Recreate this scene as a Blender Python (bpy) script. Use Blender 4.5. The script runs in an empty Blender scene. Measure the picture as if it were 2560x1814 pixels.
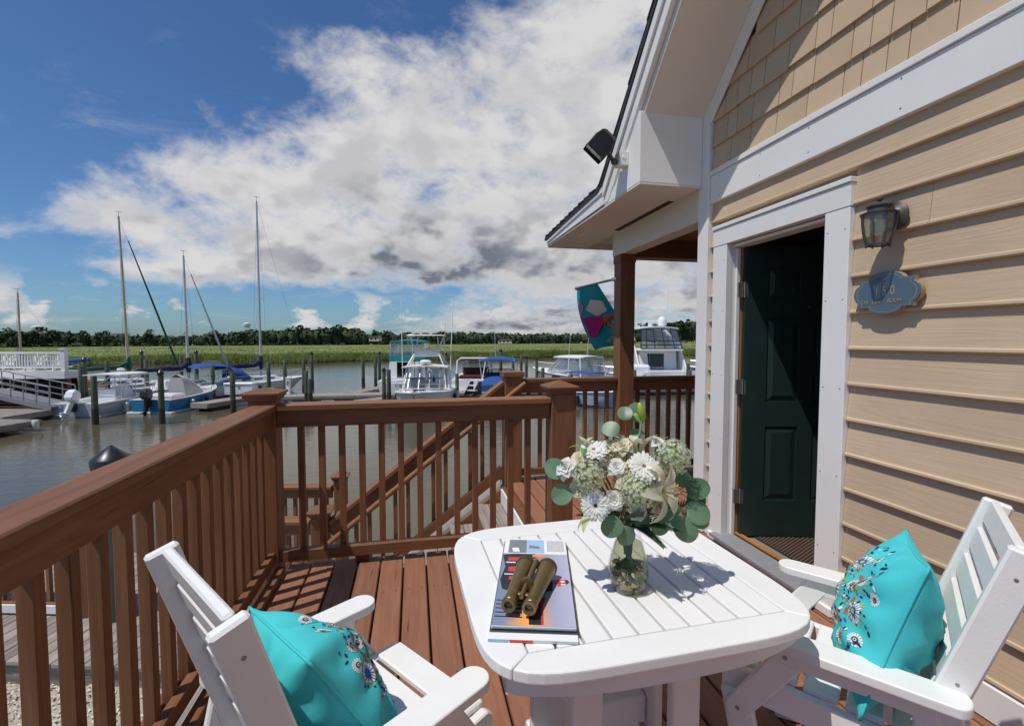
import bpy, bmesh, math, random
from mathutils import Matrix, Vector
R = math.radians
random.seed(7)
sc = bpy.context.scene
col = sc.collection

# ------------------------------------------------------------------ camera
TH, PT = R(11.7295), R(2.8624)
cam_d = bpy.data.cameras.new('camera'); cam_d.sensor_width = 36.0
cam_d.lens = 1180.0/2560.0*36.0
cam_d.clip_start = 0.05; cam_d.clip_end = 9000
cam = bpy.data.objects.new('camera', cam_d); col.objects.link(cam)
cam.location = (0, 0, 1.45)
cam.rotation_euler = (R(90)-PT, 0, -TH)
sc.camera = cam
sc.render.resolution_x, sc.render.resolution_y = 1024, 725

# ------------------------------------------------------------------ sky and sun
SUN = Vector((-0.45, -0.20, 1.0)).normalized()           # towards the sun
sun_el = math.asin(SUN.z); sun_az = math.atan2(SUN.x, SUN.y)
w = bpy.data.worlds.new('World'); sc.world = w; w.use_nodes = True
nt = w.node_tree; N = nt.nodes; L = nt.links; N.clear()
def nd(tree, t, **k):
    n = tree.nodes.new(t)
    for a, b in k.items():
        if a.startswith('i_'):
            key = a[2:]; key = int(key) if key.isdigit() else key.replace('_', ' ')
            n.inputs[key].default_value = b
        else: setattr(n, a, b)
    return n
def mth(tree, op, a, b=None, c=None, clamp=False):
    n = tree.nodes.new('ShaderNodeMath'); n.operation = op; n.use_clamp = clamp
    for i, v in enumerate((a, b, c)):
        if v is None: continue
        if isinstance(v, (int, float)): n.inputs[i].default_value = v
        else: tree.links.new(v, n.inputs[i])
    return n.outputs[0]
def sstep(tree, v, lo, hi):
    n = tree.nodes.new('ShaderNodeMapRange'); n.interpolation_type = 'SMOOTHSTEP'
    tree.links.new(v, n.inputs[0]); n.inputs[1].default_value = lo; n.inputs[2].default_value = hi
    return n.outputs[0]
def mixc(tree, f, a, b):
    n = tree.nodes.new('ShaderNodeMix'); n.data_type = 'RGBA'
    if isinstance(f, (int, float)): n.inputs[0].default_value = f
    else: tree.links.new(f, n.inputs[0])
    for i, v in ((6, a), (7, b)):
        if isinstance(v, tuple): n.inputs[i].default_value = (*v, 1) if len(v) == 3 else v
        else: tree.links.new(v, n.inputs[i])
    return n.outputs[2]
def adir(az, el):
    az, el = R(az), R(el)
    return Vector((math.sin(az)*math.cos(el), math.cos(az)*math.cos(el), math.sin(el)))

sky = nd(nt, 'ShaderNodeTexSky', sky_type='NISHITA', sun_disc=False, sun_elevation=sun_el, sun_rotation=sun_az,
         altitude=0.0, air_density=1.0, dust_density=0.55, ozone_density=2.2)
tc = nd(nt, 'ShaderNodeTexCoord')
D = tc.outputs['Generated']
sep = nd(nt, 'ShaderNodeSeparateXYZ'); L.new(D, sep.inputs[0])
dz = mth(nt, 'MAXIMUM', sep.outputs[2], 0.0)
hgt = mth(nt, 'ADD', dz, 0.13)
cmb = nd(nt, 'ShaderNodeCombineXYZ')
L.new(mth(nt, 'DIVIDE', sep.outputs[0], hgt), cmb.inputs[0]); L.new(mth(nt, 'DIVIDE', sep.outputs[1], hgt), cmb.inputs[1])
L.new(mth(nt, 'MULTIPLY', dz, 2.2), cmb.inputs[2])
def noise(vec, scale, detail, rough, dist=0.0, off=None):
    if off:
        a = nd(nt, 'ShaderNodeVectorMath', operation='ADD'); L.new(vec, a.inputs[0]); a.inputs[1].default_value = off; vec = a.outputs[0]
    n = nd(nt, 'ShaderNodeTexNoise', i_Scale=scale, i_Detail=detail, i_Roughness=rough, i_Distortion=dist)
    L.new(vec, n.inputs['Vector']); return n.outputs[0]
OFF = (3.1, 1.7, 0.4)
# cloud coordinates: perspective of a flat layer blended with plain direction so that low clouds keep their heaped shape
cd = nd(nt, 'ShaderNodeVectorMath', operation='MULTIPLY'); L.new(D, cd.inputs[0]); cd.inputs[1].default_value = (3.2, 3.2, 4.6)
cmx = nd(nt, 'ShaderNodeMix', data_type='VECTOR', i_0=0.72); L.new(cmb.outputs[0], cmx.inputs[4]); L.new(cd.outputs[0], cmx.inputs[5])
CV = cmx.outputs[1]
n_big = noise(CV, 0.80, 2.0, 0.5, 0.2, OFF)
n_mid = noise(CV, 1.9, 4.0, 0.55, 0.3, OFF)
n_det = noise(CV, 2.6, 14.0, 0.62, 0.20, OFF)
SO = (-0.13, -0.06, 0.22)
OFS = (OFF[0]+SO[0], OFF[1]+SO[1], OFF[2]+SO[2])
n_dlo = noise(CV, 2.2, 3.5, 0.55, 0.20, OFF)
n_sh = noise(CV, 2.2, 3.5, 0.55, 0.20, OFS)
def dotn(v):
    n = nd(nt, 'ShaderNodeVectorMath', operation='DOT_PRODUCT'); L.new(D, n.inputs[0]); n.inputs[1].default_value = v
    return n.outputs['Value']
def spot(az, el, r0, r1):
    return sstep(nt, dotn(adir(az, el)), math.cos(R(r1)), math.cos(R(r0)))
# the cloud bank fills one half of the sky; its edge is the great circle through these two directions
a, b = adir(-35, 9.0), adir(1, 36.0)
nb = a.cross(b).normalized()
if nb.dot(adir(10, 15)) < 0: nb = -nb
bank = dotn(nb)
bias = sstep(nt, bank, -0.10, 0.20)
# long tongue of the bank reaching over the low blue strip on the left
tl = mth(nt, 'MULTIPLY', sstep(nt, dotn(adir(-22, 9.5)), math.cos(R(14)), math.cos(R(3))), 0.75)
bias = mth(nt, 'MAXIMUM', bias, tl)
el_low = sstep(nt, sep.outputs[2], 0.070, 0.125)                  # clear strip below the bank
rightness = sstep(nt, dotn(adir(85, 0)), -0.10, 0.26)
low = mth(nt, 'MAXIMUM', el_low, mth(nt, 'MULTIPLY', rightness, 0.84))
cov = mth(nt, 'MULTIPLY', bias, low)
raw = mth(nt, 'ADD', mth(nt, 'ADD', mth(nt, 'MULTIPLY', n_det, 0.62), mth(nt, 'MULTIPLY', n_mid, 0.30)), mth(nt, 'MULTIPLY', n_big, 0.16))
dens = mth(nt, 'ADD', raw, mth(nt, 'MULTIPLY', cov, 0.285))
mask = mth(nt, 'MULTIPLY', sstep(nt, dens, 0.62, 0.84), sstep(nt, cov, 0.0, 0.25))
# small heaped clouds low over the horizon
c2 = nd(nt, 'ShaderNodeVectorMath', operation='MULTIPLY'); L.new(D, c2.inputs[0]); c2.inputs[1].default_value = (8.0, 8.0, 15.0)
n_cum = noise(c2.outputs[0], 1.0, 9.0, 0.55, 0.1, (1.3, 4.2, 0.35))
n_cumu = noise(c2.outputs[0], 1.0, 5.0, 0.55, 0.1, (1.3-.1, 4.2, 0.35+.25))
band = mth(nt, 'MULTIPLY', sstep(nt, sep.outputs[2], 0.010, 0.030), mth(nt, 'SUBTRACT', 1.0, sstep(nt, sep.outputs[2], 0.055, 0.115)))
cum = mth(nt, 'MULTIPLY', sstep(nt, n_cum, 0.52, 0.60), band)
mask2 = mth(nt, 'MAXIMUM', mask, cum)
wisp = mth(nt, 'MULTIPLY', sstep(nt, noise(cmb.outputs[0], 1.3, 9.0, 0.68, 0.8, (9.0, 2.0, 0.0)), 0.52, 0.82), 0.42)
mask3 = mth(nt, 'MAXIMUM', mask2, wisp)
# self shadow: more cloud towards the sun means darker; thick parts are greyer underneath
sh = mth(nt, 'SUBTRACT', n_sh, n_dlo)
shade = sstep(nt, sh, -0.09, 0.12)
core = sstep(nt, dens, 0.68, 0.92)
under = mth(nt, 'SUBTRACT', 1.0, sstep(nt, sep.outputs[2], 0.10, 0.34))
base = mth(nt, 'MULTIPLY', spot(-1, 7.5, 1, 13), sstep(nt, n_mid, 0.32, 0.56))
base = mth(nt, 'ADD', base, mth(nt, 'MULTIPLY', mth(nt, 'MULTIPLY', rightness, under), 0.70))
dk = mth(nt, 'ADD', mth(nt, 'MULTIPLY', mth(nt, 'MULTIPLY', shade, core), mth(nt, 'ADD', mth(nt, 'MULTIPLY', under, 0.30), 0.30)), mth(nt, 'MULTIPLY', mth(nt, 'MULTIPLY', base, core), mth(nt, 'ADD', mth(nt, 'MULTIPLY', shade, 0.30), 0.40)), clamp=True)
ccol = mixc(nt, dk, (0.68, 0.67, 0.675), (0.165, 0.185, 0.235))
cumc = mixc(nt, sstep(nt, mth(nt, 'SUBTRACT', n_cumu, n_cum), -.05, .14), (0.66, 0.65, 0.66), (0.36, 0.40, 0.48))
ccol = mixc(nt, mth(nt, 'MULTIPLY', cum, mth(nt, 'SUBTRACT', 1.0, mth(nt, 'MULTIPLY', mask, .7))), ccol, cumc)
SKY_S = 0.085
skyg = nd(nt, 'ShaderNodeMix', data_type='RGBA', blend_type='MULTIPLY', i_0=1.0); L.new(sky.outputs[0], skyg.inputs[6])
skyg.inputs[7].default_value = (0.54, 0.80, 1.09, 1)
cs = nd(nt, 'ShaderNodeVectorMath', operation='SCALE'); L.new(ccol, cs.inputs[0]); cs.inputs['Scale'].default_value = 1.0/SKY_S
fin = mixc(nt, mask3, skyg.outputs[2], cs.outputs[0])
bg = nd(nt, 'ShaderNodeBackground', i_Strength=SKY_S); L.new(fin, bg.inputs[0])
wo = nd(nt, 'ShaderNodeOutputWorld'); L.new(bg.outputs[0], wo.inputs[0])

sun_d = bpy.data.lights.new('sun', 'SUN'); sun_d.energy = 3.5; sun_d.angle = R(0.53); sun_d.color = (1.0, 0.955, 0.89)
sun = bpy.data.objects.new('sun', sun_d); col.objects.link(sun); sun.location = (-20, -10, 40)
sun.rotation_euler = SUN.to_track_quat('Z', 'Y').to_euler()
sc.view_settings.view_transform = 'Standard'; sc.view_settings.look = 'None'
sc.view_settings.exposure = 0.02; sc.view_settings.gamma = 1.0; sc.view_settings.use_curve_mapping = False
sc.cycles.max_bounces = 8; sc.cycles.transparent_max_bounces = 16
sc.cycles.caustics_reflective = False; sc.cycles.caustics_refractive = False

# ------------------------------------------------------------------ helpers
W = {}
class MB:
    def __init__(s): s.v = []; s.f = []; s.m = []
    def add(s, vs, fs, mat=0, M=None):
        o = len(s.v)
        s.v += [(M @ Vector(v))[:] for v in vs] if M is not None else [tuple(v) for v in vs]
        s.f += [tuple(i+o for i in f) for f in fs]; s.m += [mat]*len(fs); return s
    def box(s, x0, x1, y0, y1, z0, z1, mat=0, M=None):
        return s.add([(x0,y0,z0),(x1,y0,z0),(x1,y1,z0),(x0,y1,z0),(x0,y0,z1),(x1,y0,z1),(x1,y1,z1),(x0,y1,z1)],
                     [(3,2,1,0),(4,5,6,7),(0,1,5,4),(1,2,6,5),(2,3,7,6),(3,0,4,7)], mat, M)
    def bar(s, p0, p1, w, h, mat=0, side=None):
        return s.box(0, 1, -.5, .5, -.5, .5, mat, frame(p0, p1, side) @ Matrix.Diagonal(((Vector(p1)-Vector(p0)).length, w, h, 1)))
    def tube(s, pts, r, n=8, mat=0, cap=True):
        pts = [Vector(p) for p in pts]; rs = r if isinstance(r, (list, tuple)) else [r]*len(pts)
        vs = []; fs = []; ref = None
        for i, p in enumerate(pts):
            t = (pts[min(i+1, len(pts)-1)]-pts[max(i-1, 0)]).normalized()
            if ref is None: ref = Vector((0,0,1)) if abs(t.z) < .9 else Vector((1,0,0))
            a = t.cross(ref).normalized(); b = a.cross(t).normalized(); ref = b
            for k in range(n):
                c, d = math.cos(2*math.pi*k/n), math.sin(2*math.pi*k/n); vs.append(p+(a*c+b*d)*rs[i])
        for i in range(len(pts)-1):
            for k in range(n): fs.append((i*n+k, i*n+(k+1) % n, (i+1)*n+(k+1) % n, (i+1)*n+k))
        if cap: fs += [tuple(range(n))[::-1], tuple(range((len(pts)-1)*n, len(pts)*n))]
        return s.add(vs, fs, mat)
    def lathe(s, prof, n=16, mat=0, M=None, cap=True):
        vs = []; fs = []
        for (r, z) in prof:
            for k in range(n): vs.append((r*math.cos(2*math.pi*k/n), r*math.sin(2*math.pi*k/n), z))
        for i in range(len(prof)-1):
            for k in range(n): fs.append((i*n+k, i*n+(k+1) % n, (i+1)*n+(k+1) % n, (i+1)*n+k))
        if cap: fs += [tuple(range(n))[::-1], tuple(range((len(prof)-1)*n, len(prof)*n))]
        return s.add(vs, fs, mat, M)
    def prism(s, poly, z0, z1, mat=0, M=None):
        n = len(poly); vs = [(x, y, z0) for x, y in poly]+[(x, y, z1) for x, y in poly]
        fs = [tuple(range(n))[::-1], tuple(range(n, 2*n))]+[(k, (k+1) % n, n+(k+1) % n, n+k) for k in range(n)]
        return s.add(vs, fs, mat, M)
    def grid(s, fn, nu, nv, mat=0, closeu=False):
        vs = [fn(i/(nu if closeu else nu-1), j/(nv-1)) for j in range(nv) for i in range(nu)]
        fs = [(j*nu+i, j*nu+(i+1) % nu, (j+1)*nu+(i+1) % nu, (j+1)*nu+i) for j in range(nv-1) for i in range(nu if closeu else nu-1)]
        return s.add(vs, fs, mat)
    def sphere(s, c, r, n=10, m=6, mat=0, sc=(1,1,1)):
        pr = [(math.sin(math.pi*i/m), -math.cos(math.pi*i/m)) for i in range(m+1)]
        pr[0] = (.02, -1); pr[-1] = (.02, 1)
        return s.lathe(pr, n, mat, Matrix.Translation(c) @ Matrix.Diagonal((r*sc[0], r*sc[1], r*sc[2], 1)))
    def mesh(s, name, mats, smooth=False, bev=0.0, seg=1, ang=35):
        me = bpy.data.meshes.new(name); me.from_pydata(s.v, [], s.f)
        for m in (mats if isinstance(mats, (list, tuple)) else [mats]): me.materials.append(MAT[m] if isinstance(m, str) else m)
        me.polygons.foreach_set('material_index', s.m)
        bm = bmesh.new(); bm.from_mesh(me)
        bmesh.ops.recalc_face_normals(bm, faces=bm.faces)
        if bev:
            es = [e for e in bm.edges if len(e.link_faces) == 2 and e.calc_face_angle(0) > R(ang)]
            bmesh.ops.bevel(bm, geom=es, offset=bev, segments=seg, profile=.6, affect='EDGES', clamp_overlap=True)
        if smooth:
            for f in bm.faces: f.smooth = True
            if smooth != 'all':
                for e in bm.edges:
                    if len(e.link_faces) == 2 and e.calc_face_angle(0) > R(40): e.smooth = False
        bm.to_mesh(me); bm.free(); me.update(); return me
def frame(p0, p1, side=None):
    p0, p1 = Vector(p0), Vector(p1); x = (p1-p0).normalized()
    z = Vector(side) if side is not None else (Vector((0,0,1)) if abs(x.z) < .95 else Vector((0,1,0)))
    y = z.cross(x).normalized(); z = x.cross(y)
    M = Matrix.Identity(4)
    for i in range(3): M[i][0], M[i][1], M[i][2], M[i][3] = x[i], y[i], z[i], p0[i]
    return M
def obj(name, me, parent=None, M=None, local=False, label=None):
    o = bpy.data.objects.new(name, me); col.objects.link(o)
    M = M if M is not None else Matrix.Identity(4)
    if parent is not None:
        o.parent = parent
        if local: o.matrix_basis = M; W[o.name] = W[parent.name] @ M
        else: o.matrix_basis = W[parent.name].inverted() @ M; W[o.name] = M
    else: o.matrix_basis = M; W[o.name] = M
    if label: o['label'] = label
    return o
def tag(o, label, cat, group=None):
    o['label'] = label; o['category'] = cat
    if group: o['group'] = group
    return o
def thing(name, label, cat, loc=(0,0,0), rz=0.0, group=None):
    o = obj(name, None, None, Matrix.Translation(loc) @ Matrix.Rotation(rz, 4, 'Z')); o.empty_display_size = .1
    return tag(o, label, cat, group)
def struct(o): o['kind'] = 'structure'; return o
def stuff(o): o['kind'] = 'stuff'; return o
def copy_tree(o, parent=None, M=None):
    c = o.copy(); col.objects.link(c); c.parent = parent
    if M is not None: c.matrix_basis = M
    W[c.name] = (W[parent.name] if parent else Matrix.Identity(4)) @ c.matrix_basis
    for ch in list(o.children): copy_tree(ch, c)
    return c
_bc = {}
def board(name, p0, p1, w, h, mat, parent, bev=.003, side=None, local=False, label=None):
    """plank whose grain runs along its own X axis"""
    ln = (Vector(p1)-Vector(p0)).length
    k = (round(ln, 3), round(w, 4), round(h, 4), mat, bev)
    if k not in _bc: _bc[k] = MB().box(0, ln, -w/2, w/2, -h/2, h/2).mesh(name, mat, bev=bev)
    return obj(name, _bc[k], parent, frame(p0, p1, side), local, label)
DV = Vector((math.sin(TH), math.cos(TH), 0)); LV = Vector((math.cos(TH), -math.sin(TH), 0))
def mar(lat, dep, z=0.0):           # marina layout: metres along and away from the shore
    p = LV*lat+DV*dep; return Vector((p.x, p.y, z))
# ------------------------------------------------------------------ materials
MAT = {}
def newmat(name):
    m = bpy.data.materials.new(name); m.use_nodes = True; t = m.node_tree
    MAT[name] = m
    return m, t, t.nodes['Principled BSDF']
def plain(name, c, rough=.5, metal=0.0, var=.08, vscale=6.0, bump=0.0, bscale=60.0, spec=.5):
    m, t, p = newmat(name)
    p.inputs['Roughness'].default_value = rough; p.inputs['Metallic'].default_value = metal
    p.inputs['Specular IOR Level'].default_value = spec
    tcn = nd(t, 'ShaderNodeTexCoord'); oi = nd(t, 'ShaderNodeObjectInfo')
    n = nd(t, 'ShaderNodeTexNoise', i_Scale=vscale, i_Detail=6.0, i_Roughness=.6); t.links.new(tcn.outputs['Object'], n.inputs['Vector'])
    f = mth(t, 'ADD', mth(t, 'MULTIPLY', n.outputs[0], 2*var), mth(t, 'MULTIPLY', oi.outputs['Random'], var*.5))
    lo = tuple(x*(1-var*1.1) for x in c); hi = tuple(min(1, x*(1+var)) for x in c)
    mr = nd(t, 'ShaderNodeMapRange'); t.links.new(f, mr.inputs[0]); mr.inputs[1].default_value = var*.5; mr.inputs[2].default_value = var*1.8
    t.links.new(mixc(t, mr.outputs[0], lo, hi), p.inputs['Base Color'])
    if bump:
        b = nd(t, 'ShaderNodeTexNoise', i_Scale=bscale, i_Detail=5.0); t.links.new(tcn.outputs['Object'], b.inputs['Vector'])
        bp = nd(t, 'ShaderNodeBump', i_Strength=bump, i_Distance=.004); t.links.new(b.outputs[0], bp.inputs['Height']); t.links.new(bp.outputs[0], p.inputs['Normal'])
    return m
def wood(name, c_lo, c_hi, rough=.6, gs=(1.6, 26, 26), bump=.35, objvar=.25, wear=None, wearcol=None, cracks=True):
    m, t, p = newmat(name)
    p.inputs['Specular IOR Level'].default_value = .35
    tcn = nd(t, 'ShaderNodeTexCoord'); oi = nd(t, 'ShaderNodeObjectInfo')
    off = nd(t, 'ShaderNodeVectorMath', operation='SCALE'); off.inputs[0].default_value = (31, 17, 23); t.links.new(oi.outputs['Random'], off.inputs['Scale'])
    ad = nd(t, 'ShaderNodeVectorMath', operation='ADD'); t.links.new(tcn.outputs['Object'], ad.inputs[0]); t.links.new(off.outputs[0], ad.inputs[1])
    ml = nd(t, 'ShaderNodeVectorMath', operation='MULTIPLY'); t.links.new(ad.outputs[0], ml.inputs[0]); ml.inputs[1].default_value = gs
    g = nd(t, 'ShaderNodeTexNoise', i_Scale=1.0, i_Detail=7.0, i_Roughness=.62, i_Distortion=.9); t.links.new(ml.outputs[0], g.inputs['Vector'])
    ml2 = nd(t, 'ShaderNodeVectorMath', operation='MULTIPLY'); t.links.new(ad.outputs[0], ml2.inputs[0]); ml2.inputs[1].default_value = (gs[0]*2.2, gs[1]*6, gs[2]*6)
    g2 = nd(t, 'ShaderNodeTexNoise', i_Scale=1.0, i_Detail=3.0, i_Roughness=.5); t.links.new(ml2.outputs[0], g2.inputs['Vector'])
    gg = mth(t, 'ADD', mth(t, 'MULTIPLY', g.outputs[0], .75), mth(t, 'MULTIPLY', g2.outputs[0], .25))
    big = nd(t, 'ShaderNodeTexNoise', i_Scale=2.3, i_Detail=3.0); t.links.new(ad.outputs[0], big.inputs['Vector'])
    v = mth(t, 'ADD', sstep(t, gg, .34, .66), mth(t, 'MULTIPLY', mth(t, 'SUBTRACT', big.outputs[0], .5), .9), clamp=True)
    cc = mixc(t, v, c_lo, c_hi)
    hs = nd(t, 'ShaderNodeHueSaturation'); t.links.new(cc, hs.inputs['Color'])
    t.links.new(mth(t, 'ADD', mth(t, 'MULTIPLY', oi.outputs['Random'], objvar), 1-objvar/2), hs.inputs['Value'])
    out = hs.outputs[0]
    if wear:
        wn = nd(t, 'ShaderNodeTexNoise', i_Scale=7.0, i_Detail=9.0, i_Roughness=.72); 
        wm = nd(t, 'ShaderNodeVectorMath', operation='MULTIPLY'); t.links.new(ad.outputs[0], wm.inputs[0]); wm.inputs[1].default_value = (1, 3, 3)
        t.links.new(wm.outputs[0], wn.inputs['Vector'])
        out = mixc(t, mth(t, 'MULTIPLY', sstep(t, wn.outputs[0], wear, wear+.12), .8), out, wearcol)
    h = gg
    if cracks:
        mk = nd(t, 'ShaderNodeVectorMath', operation='MULTIPLY'); t.links.new(ad.outputs[0], mk.inputs[0]); mk.inputs[1].default_value = (2.0, 55, 55)
        ck = nd(t, 'ShaderNodeTexNoise', i_Scale=1.0, i_Detail=2.0, i_Distortion=.4); t.links.new(mk.outputs[0], ck.inputs['Vector'])
        cr = sstep(t, ck.outputs[0], .30, .26)
        out = mixc(t, mth(t, 'MULTIPLY', cr, .75), out, tuple(x*.25 for x in c_lo)); h = mth(t, 'SUBTRACT', gg, mth(t, 'MULTIPLY', cr, .8))
    t.links.new(out, p.inputs['Base Color'])
    t.links.new(mth(t, 'ADD', mth(t, 'MULTIPLY', gg, .25), rough-.12), p.inputs['Roughness'])
    bp = nd(t, 'ShaderNodeBump', i_Strength=bump, i_Distance=.003); t.links.new(h, bp.inputs['Height']); t.links.new(bp.outputs[0], p.inputs['Normal'])
    return m
wood('stained_wood', (.170, .071, .032), (.240, .108, .050), .55, wear=.66, wearcol=(.30, .17, .12))
wood('deck_wood', (.235, .102, .056), (.305, .140, .082), .60, objvar=.26, bump=.25)
wood('grey_wood', (.21, .175, .155), (.36, .31, .28), .75, objvar=.35)
wood('dock_wood', (.20, .175, .15), (.33, .29, .255), .8, objvar=.3)
wood('piling_wood', (.065, .085, .055), (.125, .145, .095), .8, gs=(1.0, 9, 9), bump=.5)
wood('orange_wood', (.30, .11, .03), (.45, .19, .06), .5)
wood('varnish_wood', (.33, .15, .045), (.46, .24, .08), .35, cracks=False)
def siding(name, c, gs, bump):
    m, t, p = newmat(name); p.inputs['Roughness'].default_value = .62; p.inputs['Specular IOR Level'].default_value = .3
    tcn = nd(t, 'ShaderNodeTexCoord'); oi = nd(t, 'ShaderNodeObjectInfo')
    off = nd(t, 'ShaderNodeVectorMath', operation='SCALE'); off.inputs[0].default_value = (13, 5, 29); t.links.new(oi.outputs['Random'], off.inputs['Scale'])
    ad = nd(t, 'ShaderNodeVectorMath', operation='ADD'); t.links.new(tcn.outputs['Object'], ad.inputs[0]); t.links.new(off.outputs[0], ad.inputs[1])
    ml = nd(t, 'ShaderNodeVectorMath', operation='MULTIPLY'); t.links.new(ad.outputs[0], ml.inputs[0]); ml.inputs[1].default_value = gs
    base = nd(t, 'ShaderNodeTexNoise', i_Scale=1.0, i_Detail=2.0, i_Distortion=.5); t.links.new(ml.outputs[0], base.inputs['Vector'])
    rings = mth(t, 'SINE', mth(t, 'MULTIPLY', base.outputs[0], 95.0))
    fine = nd(t, 'ShaderNodeTexNoise', i_Scale=1.0, i_Detail=3.0); 
    mf = nd(t, 'ShaderNodeVectorMath', operation='MULTIPLY'); t.links.new(ad.outputs[0], mf.inputs[0]); mf.inputs[1].default_value = (gs[0]*3, gs[1]*14, gs[2]*14); t.links.new(mf.outputs[0], fine.inputs['Vector'])
    h = mth(t, 'ADD', mth(t, 'MULTIPLY', rings, .16), fine.outputs[0])
    big = nd(t, 'ShaderNodeTexNoise', i_Scale=1.7, i_Detail=6.0, i_Roughness=.65); t.links.new(ad.outputs[0], big.inputs['Vector'])
    cc = mixc(t, sstep(t, big.outputs[0], .25, .75), tuple(x*.90 for x in c), tuple(x*1.06 for x in c))
    hs = nd(t, 'ShaderNodeHueSaturation'); t.links.new(cc, hs.inputs['Color']); t.links.new(mth(t, 'ADD', mth(t, 'MULTIPLY', oi.outputs['Random'], .10), .95), hs.inputs['Value'])
    t.links.new(hs.outputs[0], p.inputs['Base Color'])
    bp = nd(t, 'ShaderNodeBump', i_Strength=bump, i_Distance=.0025); t.links.new(h, bp.inputs['Height']); t.links.new(bp.outputs[0], p.inputs['Normal'])
siding('siding_paint', (.555, .420, .280), (.8, 7.0, 7.0), .32)
siding('shingle_paint', (.545, .408, .270), (6, 6, 1.0), .12)
plain('white_trim', (.80, .785, .75), .45, var=.05, vscale=3, bump=.12, bscale=90)
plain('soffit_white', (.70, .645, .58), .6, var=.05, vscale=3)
plain('white_plastic', (.79, .785, .765), .40, var=.045, vscale=7, bump=.12, bscale=160)
plain('white_gloss', (.78, .78, .77), .25, var=.03)
plain('boat_grey', (.42, .43, .47), .25, var=.04)
plain('boat_cream', (.70, .66, .58), .4, var=.04)
plain('boat_blue', (.035, .19, .36), .25, var=.06)
plain('boat_pale_blue', (.42, .55, .66), .3, var=.04)
plain('boat_black', (.02, .02, .022), .3, var=.05)
plain('canvas_teal', (.006, .22, .20), .8, var=.12)
plain('canvas_blue', (.012, .07, .25), .8, var=.12)
plain('canvas_navy', (.010, .014, .045), .85, var=.15)
plain('canvas_green', (.004, .075, .045), .8, var=.12)
plain('canvas_maroon', (.075, .012, .016), .85, var=.12)
plain('canvas_grey', (.46, .44, .42), .85, var=.10)
plain('cushion_white', (.62, .57, .58), .7, var=.05)
plain('steel', (.62, .62, .62), .3, metal=.85, var=.05)
plain('aluminium', (.26, .26, .26), .5, metal=.4, var=.06)
plain('mast_alu', (.55, .56, .58), .4, metal=.3, var=.04)
plain('mast_gold', (.55, .44, .27), .45, var=.08)
plain('rope', (.13, .12, .10), .9, var=.2)
plain('rigging', (.16, .16, .17), .6, var=.05)
plain('black_plastic', (.018, .018, .02), .35, var=.1)
plain('dark_slat', (.030, .022, .018), .8, var=.2)
plain('bronze_metal', (.085, .075, .068), .42, metal=.3, var=.15, vscale=30)
plain('door_green', (.016, .034, .029), .34, var=.18, vscale=9, bump=.05)
plain('hinge_metal', (.34, .31, .28), .38, metal=.7, var=.12)
plain('screw_metal', (.30, .30, .31), .4, metal=.7, var=.1)
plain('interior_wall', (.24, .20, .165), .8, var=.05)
plain('threshold', (.24, .24, .255), .6, var=.16, vscale=22, bump=.4, bscale=120)
plain('mat_rubber', (.010, .009, .008), .65, var=.2)
plain('mat_nub', (.30, .17, .10), .7, var=.2)
plain('roof_shingle', (.030, .031, .034), .9, var=.3, vscale=40, bump=.6, bscale=200)
plain('sign_blue', (.085, .140, .185), .38, var=.06, vscale=30)
plain('sign_gold', (.40, .28, .155), .45, var=.08)
plain('sign_ink', (.22, .13, .065), .5, var=.08)
plain('teal_fabric', (.055, .560, .590), .75, var=.07, vscale=5, bump=.45, bscale=520)
plain('thread_white', (.80, .78, .74), .8, var=.04)
plain('thread_navy', (.012, .022, .085), .8, var=.1)
plain('thread_blue', (.02, .12, .42), .8, var=.1)
plain('thread_lime', (.42, .50, .06), .8, var=.1)
plain('thread_rust', (.42, .14, .07), .8, var=.1)
plain('brass', (.25, .18, .075), .36, metal=.75, var=.22, vscale=26)
plain('brass_dark', (.13, .092, .05), .46, metal=.6, var=.25, vscale=26)
plain('lens_glass', (.10, .11, .12), .05, var=.02)
plain('paper', (.80, .80, .80), .6, var=.02)
plain('cover_dark', (.03, .033, .04), .4, var=.1)
plain('ink_dark', (.022, .022, .034), .45, var=.2)
plain('ink_red', (.60, .055, .035), .45, var=.15)
plain('ink_orange', (.85, .25, .04), .45, var=.2)
plain('ink_grey', (.20, .21, .23), .5, var=.4, vscale=90)
plain('ink_sky', (.32, .48, .68), .5, var=.15)
plain('petal_white', (.90, .895, .85), .55, var=.03)
plain('petal_cream', (.84, .79, .60), .5, var=.06)
plain('petal_pale_green', (.62, .66, .36), .5, var=.10)
plain('bud_green', (.34, .46, .06), .45, var=.12)
plain('allium_white', (.80, .82, .66), .6, var=.08)
plain('allium_green', (.36, .44, .20), .6, var=.12)
plain('astilbe', (.74, .64, .34), .7, var=.12)
plain('gerbera_core', (.20, .09, .03), .7, var=.3, vscale=200)
plain('gerbera_dark', (.012, .010, .014), .6, var=.2)
plain('yellow_bud', (.65, .50, .05), .6, var=.1)
plain('stem_green', (.10, .16, .035), .5, var=.15)
plain('stem_red', (.26, .13, .06), .6, var=.15)
plain('fern_green', (.018, .055, .016), .55, var=.2)
def leafmat(name, c):
    m = plain(name, c, .42, var=.14, vscale=18); t = m.node_tree; p = t.nodes['Principled BSDF']
    out = t.nodes['Material Output']; tr = nd(t, 'ShaderNodeBsdfTranslucent', i_Color=(c[0]*1.4, c[1]*1.5, c[2]*.8, 1))
    mx = nd(t, 'ShaderNodeMixShader', i_0=.25); t.links.new(p.outputs[0], mx.inputs[1]); t.links.new(tr.outputs[0], mx.inputs[2]); t.links.new(mx.outputs[0], out.inputs[0])
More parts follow.
